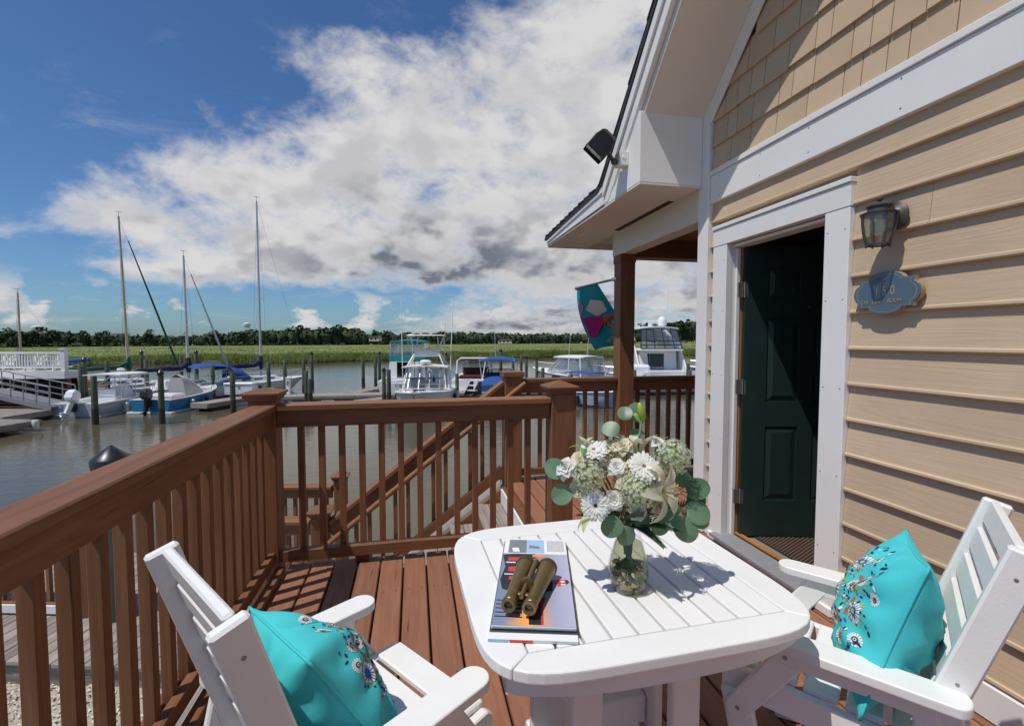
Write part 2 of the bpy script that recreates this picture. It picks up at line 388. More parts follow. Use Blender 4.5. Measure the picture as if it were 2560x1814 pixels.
for nm_ in ('petal_white', 'petal_cream', 'petal_pale_green', 'allium_white'):
    t = MAT[nm_].node_tree; p = t.nodes['Principled BSDF']; tr = nd(t, 'ShaderNodeBsdfTranslucent', i_Color=(.85, .85, .78, 1) if 'white' in nm_ else (.78, .74, .52, 1)); mx = nd(t, 'ShaderNodeMixShader', i_0=.38); t.links.new(p.outputs[0], mx.inputs[1]); t.links.new(tr.outputs[0], mx.inputs[2]); t.links.new(mx.outputs[0], t.nodes['Material Output'].inputs[0])
leafmat('eucalyptus', (.150, .250, .155)); leafmat('eucalyptus_dark', (.085, .165, .080)); leafmat('lily_leaf', (.20, .33, .06))
plain('shell_tan', (.58, .46, .34), .5, var=.2, vscale=40); plain('shell_pale', (.78, .71, .62), .5, var=.15, vscale=40); plain('shell_dark', (.24, .20, .165), .5, var=.25, vscale=40)
plain('flag_teal', (.004, .26, .30), .8, var=.08, vscale=8); plain('flag_white', (.62, .55, .47), .8, var=.05)
plain('flag_magenta', (.42, .008, .13), .8, var=.06); plain('flag_red', (.50, .085, .055), .8, var=.06); plain('flag_pink', (.62, .17, .24), .8, var=.06)
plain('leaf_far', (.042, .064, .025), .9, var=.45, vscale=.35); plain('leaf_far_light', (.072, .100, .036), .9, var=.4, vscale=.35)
plain('pine_far', (.032, .050, .024), .9, var=.4, vscale=.35)
plain('trunk_far', (.07, .055, .045), .9, var=.2)
plain('house_far', (.55, .50, .44), .8, var=.05); plain('roof_far', (.16, .10, .08), .8, var=.1)
plain('tower_far', (.62, .66, .70), .6, var=.03)
plain('concrete', (.36, .33, .29), .85, var=.15, vscale=8, bump=.3)
plain('earth', (.10, .085, .06), .95, var=.3, vscale=1.5, bump=.4)
plain('mud', (.045, .034, .022), .7, var=.3, vscale=1.0)
plain('shell_chip', (.60, .55, .46), .7, var=.35, vscale=35); plain('shell_bed', (.36, .32, .25), .9, var=.4, vscale=30, bump=.8, bscale=60)
def grassmat(name, lo, hi, sc_=(.05, .05, .05)):
    m, t, p = newmat(name); p.inputs['Roughness'].default_value = .75; p.inputs['Specular IOR Level'].default_value = .2
    tcn = nd(t, 'ShaderNodeTexCoord')
    ml = nd(t, 'ShaderNodeVectorMath', operation='MULTIPLY'); t.links.new(tcn.outputs['Object'], ml.inputs[0]); ml.inputs[1].default_value = sc_
    a1 = nd(t, 'ShaderNodeTexNoise', i_Scale=1.0, i_Detail=9.0, i_Roughness=.68); t.links.new(ml.outputs[0], a1.inputs['Vector'])
    t.links.new(mixc(t, sstep(t, a1.outputs[0], .32, .68), lo, hi), p.inputs['Base Color'])
grassmat('marsh_field', (.100, .130, .028), (.200, .220, .066)); grassmat('marsh_blade', (.120, .175, .030), (.265, .310, .080), (.3, .3, .3))
# thin clear sheets: mostly see-through with a mirror sheen at grazing angles
def sheet(name, tint, gloss=.06, frost=0.0, fcol=(.5, .5, .5)):
    m = bpy.data.materials.new(name); m.use_nodes = True; t = m.node_tree; t.nodes.clear(); MAT[name] = m
    o = nd(t, 'ShaderNodeOutputMaterial'); tr = nd(t, 'ShaderNodeBsdfTransparent', i_Color=(*tint, 1)); gl = nd(t, 'ShaderNodeBsdfGlossy', i_Roughness=.03)
    lw = nd(t, 'ShaderNodeLayerWeight', i_Blend=.5); f = mth(t, 'ADD', mth(t, 'MULTIPLY', mth(t, 'POWER', lw.outputs['Facing'], 4.0), .75), gloss, clamp=True)
    mx = nd(t, 'ShaderNodeMixShader'); t.links.new(f, mx.inputs[0]); t.links.new(tr.outputs[0], mx.inputs[1]); t.links.new(gl.outputs[0], mx.inputs[2]); last = mx
    if frost:
        df = nd(t, 'ShaderNodeBsdfDiffuse', i_Color=(*fcol, 1)); m2 = nd(t, 'ShaderNodeMixShader', i_0=frost); t.links.new(last.outputs[0], m2.inputs[1]); t.links.new(df.outputs[0], m2.inputs[2]); last = m2
    t.links.new(last.outputs[0], o.inputs[0])
sheet('clear_glass', (.95, .97, .96), .045); sheet('vase_water', (.72, .72, .60), .02)
sheet('lamp_glass', (.80, .82, .74), .10, .22, (.45, .44, .36)); sheet('boat_glass', (.50, .56, .60), .10); sheet('dark_glass', (.10, .12, .14), .10); sheet('clear_vinyl', (.72, .77, .82), .10, .10, (.7, .75, .8))
# page print: a dusk sky, warm in the middle of the page
m, t, p = newmat('dusk_print'); p.inputs['Roughness'].default_value = .35
tcn = nd(t, 'ShaderNodeTexCoord'); sp = nd(t, 'ShaderNodeSeparateXYZ'); t.links.new(tcn.outputs['Object'], sp.inputs[0])
nn = nd(t, 'ShaderNodeTexNoise', i_Scale=9.0, i_Detail=3.0); t.links.new(tcn.outputs['Object'], nn.inputs['Vector'])
warm = mth(t, 'MULTIPLY', sstep(t, mth(t, 'ABSOLUTE', mth(t, 'ADD', sp.outputs[0], .012)), .075, .0), sstep(t, sp.outputs[1], -.05, -.22))
blue = mixc(t, sstep(t, mth(t, 'ADD', sp.outputs[0], mth(t, 'MULTIPLY', nn.outputs[0], .05)), .0, .14), (.20, .25, .36), (.46, .46, .60))
t.links.new(mixc(t, warm, blue, (.95, .42, .10)), p.inputs['Base Color'])
# water: murky tidal creek with small ripples
m, t, p = newmat('creek_water')
p.inputs['Base Color'].default_value = (.098, .085, .050, 1); p.inputs['Roughness'].default_value = .08; p.inputs['IOR'].default_value = 1.33
tcn = nd(t, 'ShaderNodeTexCoord')
b1 = nd(t, 'ShaderNodeTexNoise', i_Scale=1.0, i_Detail=5.0, i_Roughness=.55); mv = nd(t, 'ShaderNodeVectorMath', operation='MULTIPLY'); mv.inputs[1].default_value = (1.1, 2.6, 1); t.links.new(tcn.outputs['Object'], mv.inputs[0]); t.links.new(mv.outputs[0], b1.inputs['Vector'])
b2 = nd(t, 'ShaderNodeTexNoise', i_Scale=.12, i_Detail=2.0); t.links.new(tcn.outputs['Object'], b2.inputs['Vector'])
hh = mth(t, 'MULTIPLY', b1.outputs[0], mth(t, 'ADD', mth(t, 'MULTIPLY', b2.outputs[0], 1.4), .0))
bp = nd(t, 'ShaderNodeBump', i_Strength=.55, i_Distance=.045); t.links.new(hh, bp.inputs['Height']); t.links.new(bp.outputs[0], p.inputs['Normal'])
# ------------------------------------------------------------------ ground, water, marsh
WZ = -2.45
o = struct(obj('water', MB().add([(-4000, 5.0, WZ), (4000, 5.0, WZ), (4000, 6000, WZ), (-4000, 6000, WZ), (-4000, -300, WZ), (4000, -300, WZ)], [(0,1,2,3), (4,5,1,0)]).mesh('water', 'creek_water')))
# shore under the deck: shell gravel behind a bulkhead
gb = MB()
gb.grid(lambda u, v: (-14+28*u, -14+(20.2-1.2*u)*v, -1.52+.02*math.sin(9*u*7)*math.sin(11*v*5)), 60, 50)
gb.box(-14, 14, 4.98, 5.02, -2.9, -1.53)
struct(obj('ground', gb.mesh('ground', 'shell_bed')))
def chips():
    rnd = random.Random(3); vs = []; fs = []
    for i in range(9000):
        x = rnd.uniform(-4.6, -1.05); y = rnd.uniform(1.4, 5.0); s = rnd.uniform(.008, .022); z = -1.505
        a = rnd.uniform(0, 6.28); tl = rnd.uniform(-.6, .6); n = len(vs)
        c, d = math.cos(a)*s, math.sin(a)*s
        vs += [(x+c, y+d, z+tl*s), (x-d*.8, y+c*.8, z+s*.5), (x-c, y-d, z-tl*s), (x+d*.7, y-c*.7, z+s*.6)]
        fs += [(n, n+1, n+2, n+3)]
    return MB().add(vs, fs)
stuff(tag(obj('shell_gravel', chips().mesh('shell_gravel', 'shell_chip')), 'crushed pale oyster shell gravel beside the grey boardwalk', 'gravel'))
e_ = Vector((.963, -.27, 0)); n_ = Vector((.27, .963, 0)); BW = Vector((-3.51, 4.74, -1.31))
cb = MB().box(-.1, 3.2, -.62, -.46, -.32, -.13)
tag(obj('concrete_kerb', cb.mesh('concrete_kerb', 'concrete', bev=.012), None, frame(BW, BW+e_)), 'low concrete kerb lying in the shell gravel below the deck', 'kerb')
bwk = struct(obj('boardwalk', MB().box(-4.5, 2.1, .03, 2.0, -.25, -.045).mesh('boardwalk', 'grey_wood'), None, frame(BW, BW+e_)))
for k in range(46):
    x = -4.45+k*.1425
    if x > 2.05: break
    jit = random.uniform(-.012, .012)
    board('plank', BW+e_*x+n_*(0+jit)-Vector((0,0,.019)), BW+e_*x+n_*(2.02+jit)-Vector((0,0,.019)), .136, .038, 'grey_wood', bwk, bev=.004)
# marsh across the creek
def dep0(lat): return max(60.0, 95+.45*lat) + 2.5*math.sin(lat*.21)+1.2*math.sin(lat*.63+1)
mb = MB()
lats = [-260+8*i for i in range(80)]
def marsh(u, v):
    lat = -260+640*u; d0 = dep0(lat)
    ds = [0, .35, 3, 12, 40, 110, 230, 420, 900]; zs = [-2.6, -2.0, -1.9, -1.95, -2.0, -2.0, -1.9, -1.7, -1.2]
    i = round(v*8); p = mar(lat*(1+ds[i]/300.0), d0+ds[i], zs[i]); return p[:]
mb.grid(lambda u, v: marsh(u, (1+7*v)/8), 120, 8); mb.grid(lambda u, v: marsh(u, v/8), 120, 2, 1)
struct(obj('marsh', mb.mesh('marsh', ['marsh_field', 'mud'], smooth='all')))
def blades():
    rnd = random.Random(5); vs = []; fs = []
    def blade(p, h, wd, lean):
        n = len(vs); a = rnd.uniform(-.5, .5); rx, ry = LV.x*math.cos(a)*wd, LV.y*math.cos(a)*wd
        lx, ly = rnd.uniform(-lean, lean), rnd.uniform(-lean, lean)
        vs.extend([(p.x-rx, p.y-ry, p.z), (p.x+rx, p.y+ry, p.z), (p.x+rx*.5+lx*.5, p.y+ry*.5+ly*.5, p.z+h*.65), (p.x+lx, p.y+ly, p.z+h), (p.x-rx*.5+lx*.45, p.y-ry*.5+ly*.45, p.z+h*.62)])
        fs.append((n, n+1, n+2, n+3, n+4))
    for i in range(60000):
        lat = rnd.uniform(-110, 85); t = rnd.random()**1.6*14; d = dep0(lat)-.15+t
        hgt_ = (1.15 if t < 5 else 1.15-.06*(t-5))*rnd.uniform(.75, 1.12)*(1+.10*math.sin(lat*.33))
        blade(mar(lat, d, -2.3 if t < .5 else -2.0), hgt_, rnd.uniform(.025, .075), .35)
    for i in range(14000):
        lat = rnd.uniform(-150, 190); d = dep0(lat)+14+rnd.random()**1.5*130
        blade(mar(lat*(1+(d-90)/300), d, -2.02), rnd.uniform(.15, .38), rnd.uniform(.06, .2), .3)
    return MB().add(vs, fs)
stuff(tag(obj('marsh_grass', blades().mesh('marsh_grass', 'marsh_blade')), 'tall green cordgrass lining the far bank of the creek', 'grass'))

# ------------------------------------------------------------------ deck
deck = struct(obj('deck', MB().box(-.86, 2.1, -2.2, 3.10, -.24, -.045).box(.86, 5.5, 3.10, 4.72, -.24, -.045).mesh('deck', 'stained_wood')))
x = -.80; k = 0
while x < 2.13:
    wd = min(.139, 2.148-x)
    far = 3.215 if x < .80 else 4.80
    if x+wd > .80 and x < .86: far = 3.215
    board('deck_board', (x+wd/2, -2.3, -.019), (x+wd/2, far, -.019), wd-.006, .038, 'deck_wood', deck, bev=.005); x += .1445
while x < 5.3:
    board('deck_board', (x+.069, 3.26, -.019), (x+.069, 4.80, -.019), .133, .038, 'deck_wood', deck, bev=.005); x += .1445
nl = MB()
x = -.80
while x < 2.0:
    for dx in (.035, .105):
        for yy in (-1.2, -.4, .4, 1.2, 2.0, 2.75, 3.12): nl.box(x+dx-.0045, x+dx+.0045, yy-.0045+.01*math.sin(x*40), yy+.0045+.01*math.sin(x*40), -.002, .0006)
    x += .1445
stuff(obj('nail_heads', nl.mesh('nail_heads', 'bronze_metal'), deck))
board('rim_board', (-.86, 3.13, -.16), (.82, 3.13, -.16), .04, .2, 'stained_wood', deck)
for px_ in (-.75, .9, 2.0, 4.0):
    for py_ in (.4, 2.95, 4.6):
        if px_ < .85 and py_ > 4: continue
        board('deck_post', (px_, py_, -1.6), (px_, py_, -.24), .14, .14, 'stained_wood', deck)

# ------------------------------------------------------------------ railings
RC = 'stained_wood'
def post_cap(p, w, parent, low=False):
    b = MB(); h = w/2
    b.box(-h*1.16, h*1.16, -h*1.16, h*1.16, -.03, -.012).box(-h*1.30, h*1.30, -h*1.30, h*1.30, -.012, .006)
    b.add([(-h*1.42, -h*1.42, .006), (h*1.42, -h*1.42, .006), (h*1.42, h*1.42, .006), (-h*1.42, h*1.42, .006),
           (-h*1.42, -h*1.42, .02), (h*1.42, -h*1.42, .02), (h*1.42, h*1.42, .02), (-h*1.42, h*1.42, .02), (0, 0, .045 if low else .062)],
          [(3,2,1,0), (0,1,5,4), (1,2,6,5), (2,3,7,6), (3,0,4,7), (4,5,8), (5,6,8), (6,7,8), (7,4,8)])
    obj('post_cap', b.mesh('post_cap', RC, bev=.002), parent, Matrix.Translation(p))
def post(x, y, z0, z1, w, parent, cap='pyr'):
    p = board('post', (x, y, z0), (x, y, z1), w, w, RC, parent, bev=.006)
    if cap == 'pyr': post_cap((x, y, z1+.03), w, p)
    elif cap == 'low': post_cap((x, y, z1+.03), w, p, True)
    elif cap == 'flat': obj('post_cap', MB().box(-w*.62, w*.62, -w*.62, w*.62, 0, .055).mesh('post_cap', RC, bev=.006), p, Matrix.Translation((x, y, z1)))
    return p
def rail_run(parent, a, b, zf, inward, spacing=.123, n_off=.5, btm=True, capw=.14):
    """level guard from a to b (2D) on a floor at zf; inward points to the walking side"""
    a, b, inw = Vector((*a, 0)), Vector((*b, 0)), Vector((*inward, 0)).normalized(); d = (b-a).normalized(); ln = (b-a).length
    U = Vector((0, 0, 1))
    board('top_rail', a+U*(zf+1.03), b+U*(zf+1.03), capw, .040, RC, parent, bev=.006)
    board('sub_rail', a+inw*.022+U*(zf+.957), b+inw*.022+U*(zf+.957), .038, .105, RC, parent)
    board('bottom_rail', a+inw*.022+U*(zf+.089), b+inw*.022+U*(zf+.089), .038, .068, RC, parent)
    board('nailing_strip', a-inw*.040+U*(zf+.986), b-inw*.040+U*(zf+.986), .034, .045, RC, parent)
    board('nailing_strip', a-inw*.040+U*(zf+.082), b-inw*.040+U*(zf+.082), .034, .05, RC, parent)
    n = int(ln/spacing)
    for i in range(n):
        p = a+d*(spacing*(i+n_off))-inw*.0105
        if spacing*(i+n_off) > ln-.03: break
        board('baluster', p+U*(zf+.062+.0005), p+U*(zf+1.009), .0385, .0385, RC, parent, bev=.002, side=d)
rl = thing('deck_railing', 'long brown wooden railing running beside the white chair with turned-away back', 'railing', (-.90, 1.0, 0))
post(-.915, 3.19, -.9, 1.075, .155, rl, 'low')
rail_run(rl, (-.90, -2.2), (-.90, 3.115), 0, (1, 0), n_off=.62)
board('base_plank', (-.825, -2.2, .021), (-.825, 3.10, .021), .05, .042, RC, rl)
rc_ = thing('deck_railing', 'short brown wooden railing between two capped posts behind the white table', 'railing', (.1, 3.17, 0))
post(1.0, 3.175, 0.0, 1.075, .157, rc_, 'pyr')
rail_run(rc_, (-.835, 3.165), (.92, 3.165), 0, (0, -1), n_off=1.05)
board('brace_block', (-.345, 3.19, -.04), (-.345, 3.19, .055), .085, .038, RC, rc_)
# porch guard behind the stairs
pr = thing('porch_railing', 'brown porch railing carrying the square column with the flag', 'railing', (2.1, 4.70, 0))
post(.975, 4.70, -.1, 1.07, .175, pr, 'flat')
rail_run(pr, (1.065, 4.70), (2.10, 4.70), 0, (0, -1), n_off=.7)
rail_run(pr, (2.28, 4.70), (5.2, 4.70), 0, (0, -1), n_off=.7)
# ------------------------------------------------------------------ stairs down to the boardwalk
st = thing('staircase', 'open wooden stairs with weathered grey treads going down to the boardwalk', 'stairs', (.1, 4.0, -1.31))
RISE, RUN = .187, .252
for i in range(1, 7):
    x1 = .845-RUN*(i-1); z = -RISE*i
    for j in (0, 1):
        board('tread', (x1-.066-.132*j-.004, 3.30, z-.019), (x1-.066-.132*j-.004, 4.60, z-.019), .126, .038, 'grey_wood', st, bev=.004)
    board('riser', (x1-.0, 3.32, z+.075), (x1-.0, 4.58, z+.075), .018, .140, 'white_trim' if i == 1 else 'stained_wood', st, bev=.001, side=(0,0,1))
for y, nm in ((3.31, 'stringer'), (4.60, 'stringer')):
    b = MB().prism([(.84, -.05), (-.75, -1.23), (-.75, -1.31), (-.55, -1.31), (.84, -.34)], -.019, .019)
    obj(nm, b.mesh(nm, 'stained_wood'), st, Matrix.Translation((0, y, 0)) @ Matrix.Rotation(R(90), 4, 'X'))
b = MB().prism([(.84, .03), (-.78, -1.17), (-.78, -1.235), (.84, -.035)], -.009, .009)
obj('stringer_trim', b.mesh('stringer_trim', 'white_trim'), st, Matrix.Translation((0, 4.655, 0)) @ Matrix.Rotation(R(90), 4, 'X'))
sg = thing('stair_railing', 'sloping brown stair railing with a lower grab rail', 'railing', (0, 4.70, -1.31))
SL = 1.317/1.695
def zr(x, z0): return z0+(x-.90)*SL
YS = 4.70
board('top_rail', (.885, YS, zr(.885, 1.03)), (-.80, YS, zr(-.80, 1.03)), .14, .04, RC, sg, bev=.006)
board('sub_rail', (.885, YS-.03, zr(.885, .945)), (-.80, YS-.03, zr(-.80, .945)), .038, .10, RC, sg)
board('bottom_rail', (.885, YS-.03, zr(.885, .135)), (-.80, YS-.03, zr(-.80, .135)), .038, .12, RC, sg)
gr = MB().tube([(1.09, 4.585, zr(1.09, .865)), (-.83, 4.585, zr(-.83, .865))], .026, 10)
obj('grab_rail', gr.mesh('grab_rail', RC, smooth=True), sg)
for x_ in (.55, -.05, -.6):
    obj('rail_bracket', MB().bar((x_, 4.60, zr(x_, .845)), (x_, 4.66, zr(x_, .80)), .02, .02).mesh('rail_bracket', 'steel'), sg)
for i in range(13):
    x_ = .79-.123*i
    board('baluster', (x_, YS, zr(x_, .10)), (x_, YS, zr(x_, 1.0)), .0385, .0385, RC, sg, bev=.002)
post(-.885, 4.70, -1.31, -.215, .157, sg, 'pyr')
# rail of the boardwalk: a run by the stair foot and a run with a white toe board on the left
bt = thing('boardwalk_railing', 'brown boardwalk railing joined to the post at the stair foot', 'railing', (-1.3, 4.78, -1.31))
rail_run(bt, (-1.62, 4.86), (-.97, 4.73), -1.31, (0, -1)); post(-1.70, 4.88, -1.31, -.19, .14, bt, 'pyr')
bt2 = thing('boardwalk_railing', 'brown boardwalk railing with a white toe board beside the capped mooring pile', 'railing', (-3.8, 5.5, -1.31))
rail_run(bt2, (-6.2, 6.12), (-3.33, 5.42), -1.31, (-.237, -.97)); post(-3.25, 5.38, -1.31, -.19, .14, bt2, 'pyr')
b0, b1_ = Vector((-6.2, 6.08, -1.245)), Vector((-3.33, 5.375, -1.245))
board('toe_board', b0, b1_, .025, .085, 'white_trim', bt2)
bt3 = thing('boardwalk_railing', 'brown boardwalk railing at the water edge beyond the stair foot', 'railing', (-.2, 5.6, -1.31))
rail_run(bt3, (-2.3, 6.05), (-.95, 5.80), -1.31, (-.18, -1)); post(-.86, 5.78, -1.31, -.19, .14, bt3, 'pyr'); post(-2.38, 6.07, -1.31, -.19, .14, bt3, 'pyr')
bwk2 = struct(obj('landing', MB().box(-1.75, -.72, 3.2, 4.9, -1.56, -1.352).mesh('landing', 'grey_wood')))
for k in range(7): board('plank', (-1.68+.1425*k, 3.2, -1.332), (-1.68+.1425*k, 5.0, -1.332), .136, .038, 'grey_wood', bwk2, bev=.004)
for k, x_ in enumerate((-2.0, -1.6, -1.2, -.8)): pass
# ------------------------------------------------------------------ house
XW = 2.15
hs_ = thing('house', 'tan clapboard house with white trim, gable shingles and an open dark green door', 'house', (3.5, 1.0, 0))
T = 'white_trim'
def slab(name, x0, x1, y0, y1, z0, z1, mat, parent=hs_, bev=.003, label=None):
    return board(name, (((x0+x1)/2), y0, (z0+z1)/2), (((x0+x1)/2), y1, (z0+z1)/2), x1-x0, z1-z0, mat, parent, bev, label=label)
# sheathing behind the boards, with the doorway left open
b = MB()
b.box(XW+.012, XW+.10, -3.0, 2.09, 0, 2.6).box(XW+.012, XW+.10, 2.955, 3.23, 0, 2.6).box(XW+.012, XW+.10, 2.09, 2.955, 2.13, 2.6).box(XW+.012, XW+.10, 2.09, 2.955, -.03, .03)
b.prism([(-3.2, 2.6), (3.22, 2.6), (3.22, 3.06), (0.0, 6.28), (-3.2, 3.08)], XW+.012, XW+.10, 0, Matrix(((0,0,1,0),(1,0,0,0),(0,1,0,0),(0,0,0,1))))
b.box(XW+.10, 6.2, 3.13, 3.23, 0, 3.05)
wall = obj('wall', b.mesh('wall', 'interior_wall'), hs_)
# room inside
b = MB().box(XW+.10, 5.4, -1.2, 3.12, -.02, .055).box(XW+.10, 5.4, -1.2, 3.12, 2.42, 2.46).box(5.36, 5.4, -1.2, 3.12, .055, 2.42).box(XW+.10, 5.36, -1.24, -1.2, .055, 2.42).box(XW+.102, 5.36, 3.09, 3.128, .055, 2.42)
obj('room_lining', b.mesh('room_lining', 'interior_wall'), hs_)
# lap siding: each board tilts out at its lower edge and ends in a rounded bead
EXP = .1785
def lap(y0, y1, z0, nxt=EXP):
    ln = y1-y0
    key = ('lap', round(ln, 3), round(nxt, 3))
    if key not in _bc:
        h = nxt+.012; prof = [(-.024, 0), (-.029, .006), (-.028, .016), (-.0215, .020), (-.0205, .026), (-.004, h), (.006, h), (.006, 0)]
        m_ = MB().prism([(q[0], q[1]) for q in prof], 0, ln, 0, Matrix(((0,0,1,0),(1,0,0,0),(0,1,0,0),(0,0,0,1))))
        _bc[key] = m_.mesh('siding_board', 'siding_paint')
    # local X = along the wall, Y = out of the wall, Z up
    M = Matrix(((0, 1, 0, XW+.006), (1, 0, 0, y0), (0, 0, 1, z0), (0, 0, 0, 1)))
    return obj('siding_board', _bc[key], wall, M)
z0 = .325-EXP; k = 0
while z0 < 2.42:
    h = EXP if z0+EXP < 2.42 else 2.43-z0
    if z0 < 2.24:
        cuts = [-3.0+.3*(k % 3), -.55+.23*(k % 4), 1.975]
        if k == 10: cuts = [-2.6, 1.62, 1.975]
        if k == 5: cuts = [-2.6, .35, 1.975]
        for a_, c_ in zip(cuts[:-1], cuts[1:]): lap(a_, c_-.002, z0, h)
        lap(3.066, 3.118, z0, h)
    else:
        cuts = [-2.8, .9, 3.118]
        for a_, c_ in zip(cuts[:-1], cuts[1:]): lap(a_, c_-.002, z0, h)
    z0 += EXP; k += 1
# trim
slab('skirt_board', XW-.028, XW+.012, -3.0, 1.972, .004, .139, T)
slab('skirt_board', XW-.026, XW+.012, 3.068, 3.115, .004, .160, T)
slab('corner_board', XW-.045, XW+.02, 3.12, 3.245, .004, 3.16, T)
slab('band_board', XW-.030, XW+.012, -3.0, 3.118, 2.432, 2.625, T)
slab('band_cap', XW-.040, XW+.012, -3.0, 3.118, 2.627, 2.662, T)
for y in (3.02, 2.62, 2.25, 1.75, 1.25, .75):
    for z in (2.47, 2.60): obj('nail_head', MB().lathe([(.0045, 0), (.004, .0012)], 6).mesh('nail_head', 'screw_metal'), hs_, Matrix.Translation((XW-.0302, y, z)) @ Matrix.Rotation(R(-90), 4, 'Y'))
# door casing
slab('door_casing', XW-.036, XW+.012, 2.915, 3.064, .02, 2.105, T)
slab('door_casing', XW-.036, XW+.012, 1.976, 2.122, .004, 2.105, T)
slab('door_head', XW-.038, XW+.012, 1.974, 3.066, 2.107, 2.222, T); slab('door_head_cap', XW-.046, XW+.012, 1.970, 3.070, 2.224, 2.25, T)
for y in (2.94, 3.04, 2.0, 2.1):
    for z in (.35, .75, 1.2, 1.65, 2.0): obj('nail_head', MB().lathe([(.004, 0), (.0035, .0012)], 6).mesh('nail_head', 'screw_metal'), hs_, Matrix.Translation((XW-.0362, y, z)) @ Matrix.Rotation(R(-90), 4, 'Y'))
# jambs, stops and sill
board('door_jamb', (XW+.06, 2.932, .04), (XW+.06, 2.932, 2.10), .095, .03, T, hs_, side=(0,1,0))
board('door_jamb', (XW+.06, 2.106, .04), (XW+.06, 2.106, 2.10), .095, .028, T, hs_, side=(0,1,0))
board('door_jamb', (XW+.06, 2.12, 2.094), (XW+.06, 2.917, 2.094), .095, .02, T, hs_)
board('door_stop', (XW+.052, 2.908, .05), (XW+.052, 2.908, 2.08), .03, .016, T, hs_, side=(0,1,0))
board('weather_strip', (XW+.09, 2.908, .05), (XW+.09, 2.908, 2.08), .028, .014, 'orange_wood', hs_, side=(0,1,0))
board('threshold', (XW-.02, 2.08, .062), (XW-.02, 2.96, .062), .15, .022, 'threshold', hs_)
board('sill_strip', (XW+.085, 2.122, .076), (XW+.085, 2.915, .076), .035, .014, 'orange_wood', hs_)
slab('sill_skirt', XW-.05, XW+.012, 2.00, 3.05, .004, .050, T)
# open six panel door
H0 = Vector((XW+.085, 2.885, .072)); DA = R(-14)
DM = Matrix.Translation(H0) @ Matrix.Rotation(DA, 4, 'Z')
door = obj('door', None, hs_, DM)
DW, DH, DT = .80, 2.01, .042
rows = [(.255, .775), (.945, 1.525), (1.655, 1.865)]; colsx = [(.155, .375), (.475, .675)]
b = MB(); xs = [0, .155, .375, .475, .675, DW]; zs = [0]+[q for r_ in rows for q in r_]+[DH]
for i in range(5):
    for j in range(7):
        pan = (i in (1, 3)) and (j in (1, 3, 5))
        y0_, y1_ = (-DT/2+.010, DT/2-.010) if pan else (-DT/2, DT/2)
        b.box(xs[i], xs[i+1], y0_, y1_, zs[j], zs[j+1])
obj('door_leaf', b.mesh('door_leaf', 'door_green'), door, DM)
for cx_ in colsx:
    for r_ in rows:
        for sgn in (-1, 1):
            i1 = .032; yb, yt = sgn*(DT/2-.0098), sgn*(DT/2-.001)
            X0, X1, Z0, Z1 = cx_[0]+.012, cx_[1]-.012, r_[0]+.012, r_[1]-.012
            bb = MB().add([(X0, yb, Z0), (X1, yb, Z0), (X1, yb, Z1), (X0, yb, Z1), (X0+i1, yt, Z0+i1), (X1-i1, yt, Z0+i1), (X1-i1, yt, Z1-i1), (X0+i1, yt, Z1-i1)],
                          [(4,5,6,7), (0,1,5,4), (1,2,6,5), (2,3,7,6), (3,0,4,7)])
            obj('door_panel', bb.mesh('door_panel', 'door_green'), door, DM)
obj('peephole', MB().lathe([(.010, 0), (.010, .006), (.005, .008)], 12).mesh('peephole', 'brass'), door, DM @ Matrix.Translation((.43, -DT/2, 1.60)) @ Matrix.Rotation(R(90), 4, 'X'))
obj('door_knob', MB().lathe([(.03, 0), (.03, .008), (.012, .012), (.012, .035), (.026, .045), (.028, .06), (.015, .072)], 16).mesh('door_knob', 'brass', smooth=True), door, DM @ Matrix.Translation((.735, -DT/2, .95)) @ Matrix.Rotation(R(90), 4, 'X'))
for z in (.30, 1.07, 1.74):
    b = MB().box(-.05, -.012, -.006, .004, -.05, .05).box(.0, .03, -.026, -.021, -.05, .05).tube([(-.004, -.012, -.052), (-.004, -.012, .052)], .007, 8)
    obj('hinge', b.mesh('hinge', 'hinge_metal'), hs_, Matrix.Translation((XW+.088, 2.886, z+.05)))
# gable shingles, each its own piece
rnd = random.Random(11); zz = 2.652; row = 0
while zz < 3.9:
    y = 3.11
    while y > .2:
        wd = rnd.choice((.10, .125, .15, .19, .225)); top = zz+.205; y2 = y-wd
        lim = 3.20-(y-3.10)-.03             # underside of the rake trim
        if zz < lim:
            h_ = min(.205, 3.20-(y2-3.10)-zz+.08); dz_ = rnd.uniform(-.006, .004); g = .0025
            bb = MB().add([(-.026, y2+g, zz+dz_), (-.026, y-g, zz+dz_), (-.006, y-g, zz+h_), (-.006, y2+g, zz+h_), (.010, y2+g, zz+dz_), (.010, y-g, zz+dz_), (.010, y-g, zz+h_), (.010, y2+g, zz+h_)],
                          [(0,1,2,3), (7,6,5,4), (0,4,5,1), (1,5,6,2), (2,6,7,3), (3,7,4,0)])
            obj('shingle', bb.mesh('shingle', 'shingle_paint'), wall, Matrix.Translation((XW, 0, 0)))
        y = y2
    zz += .178; row += 1
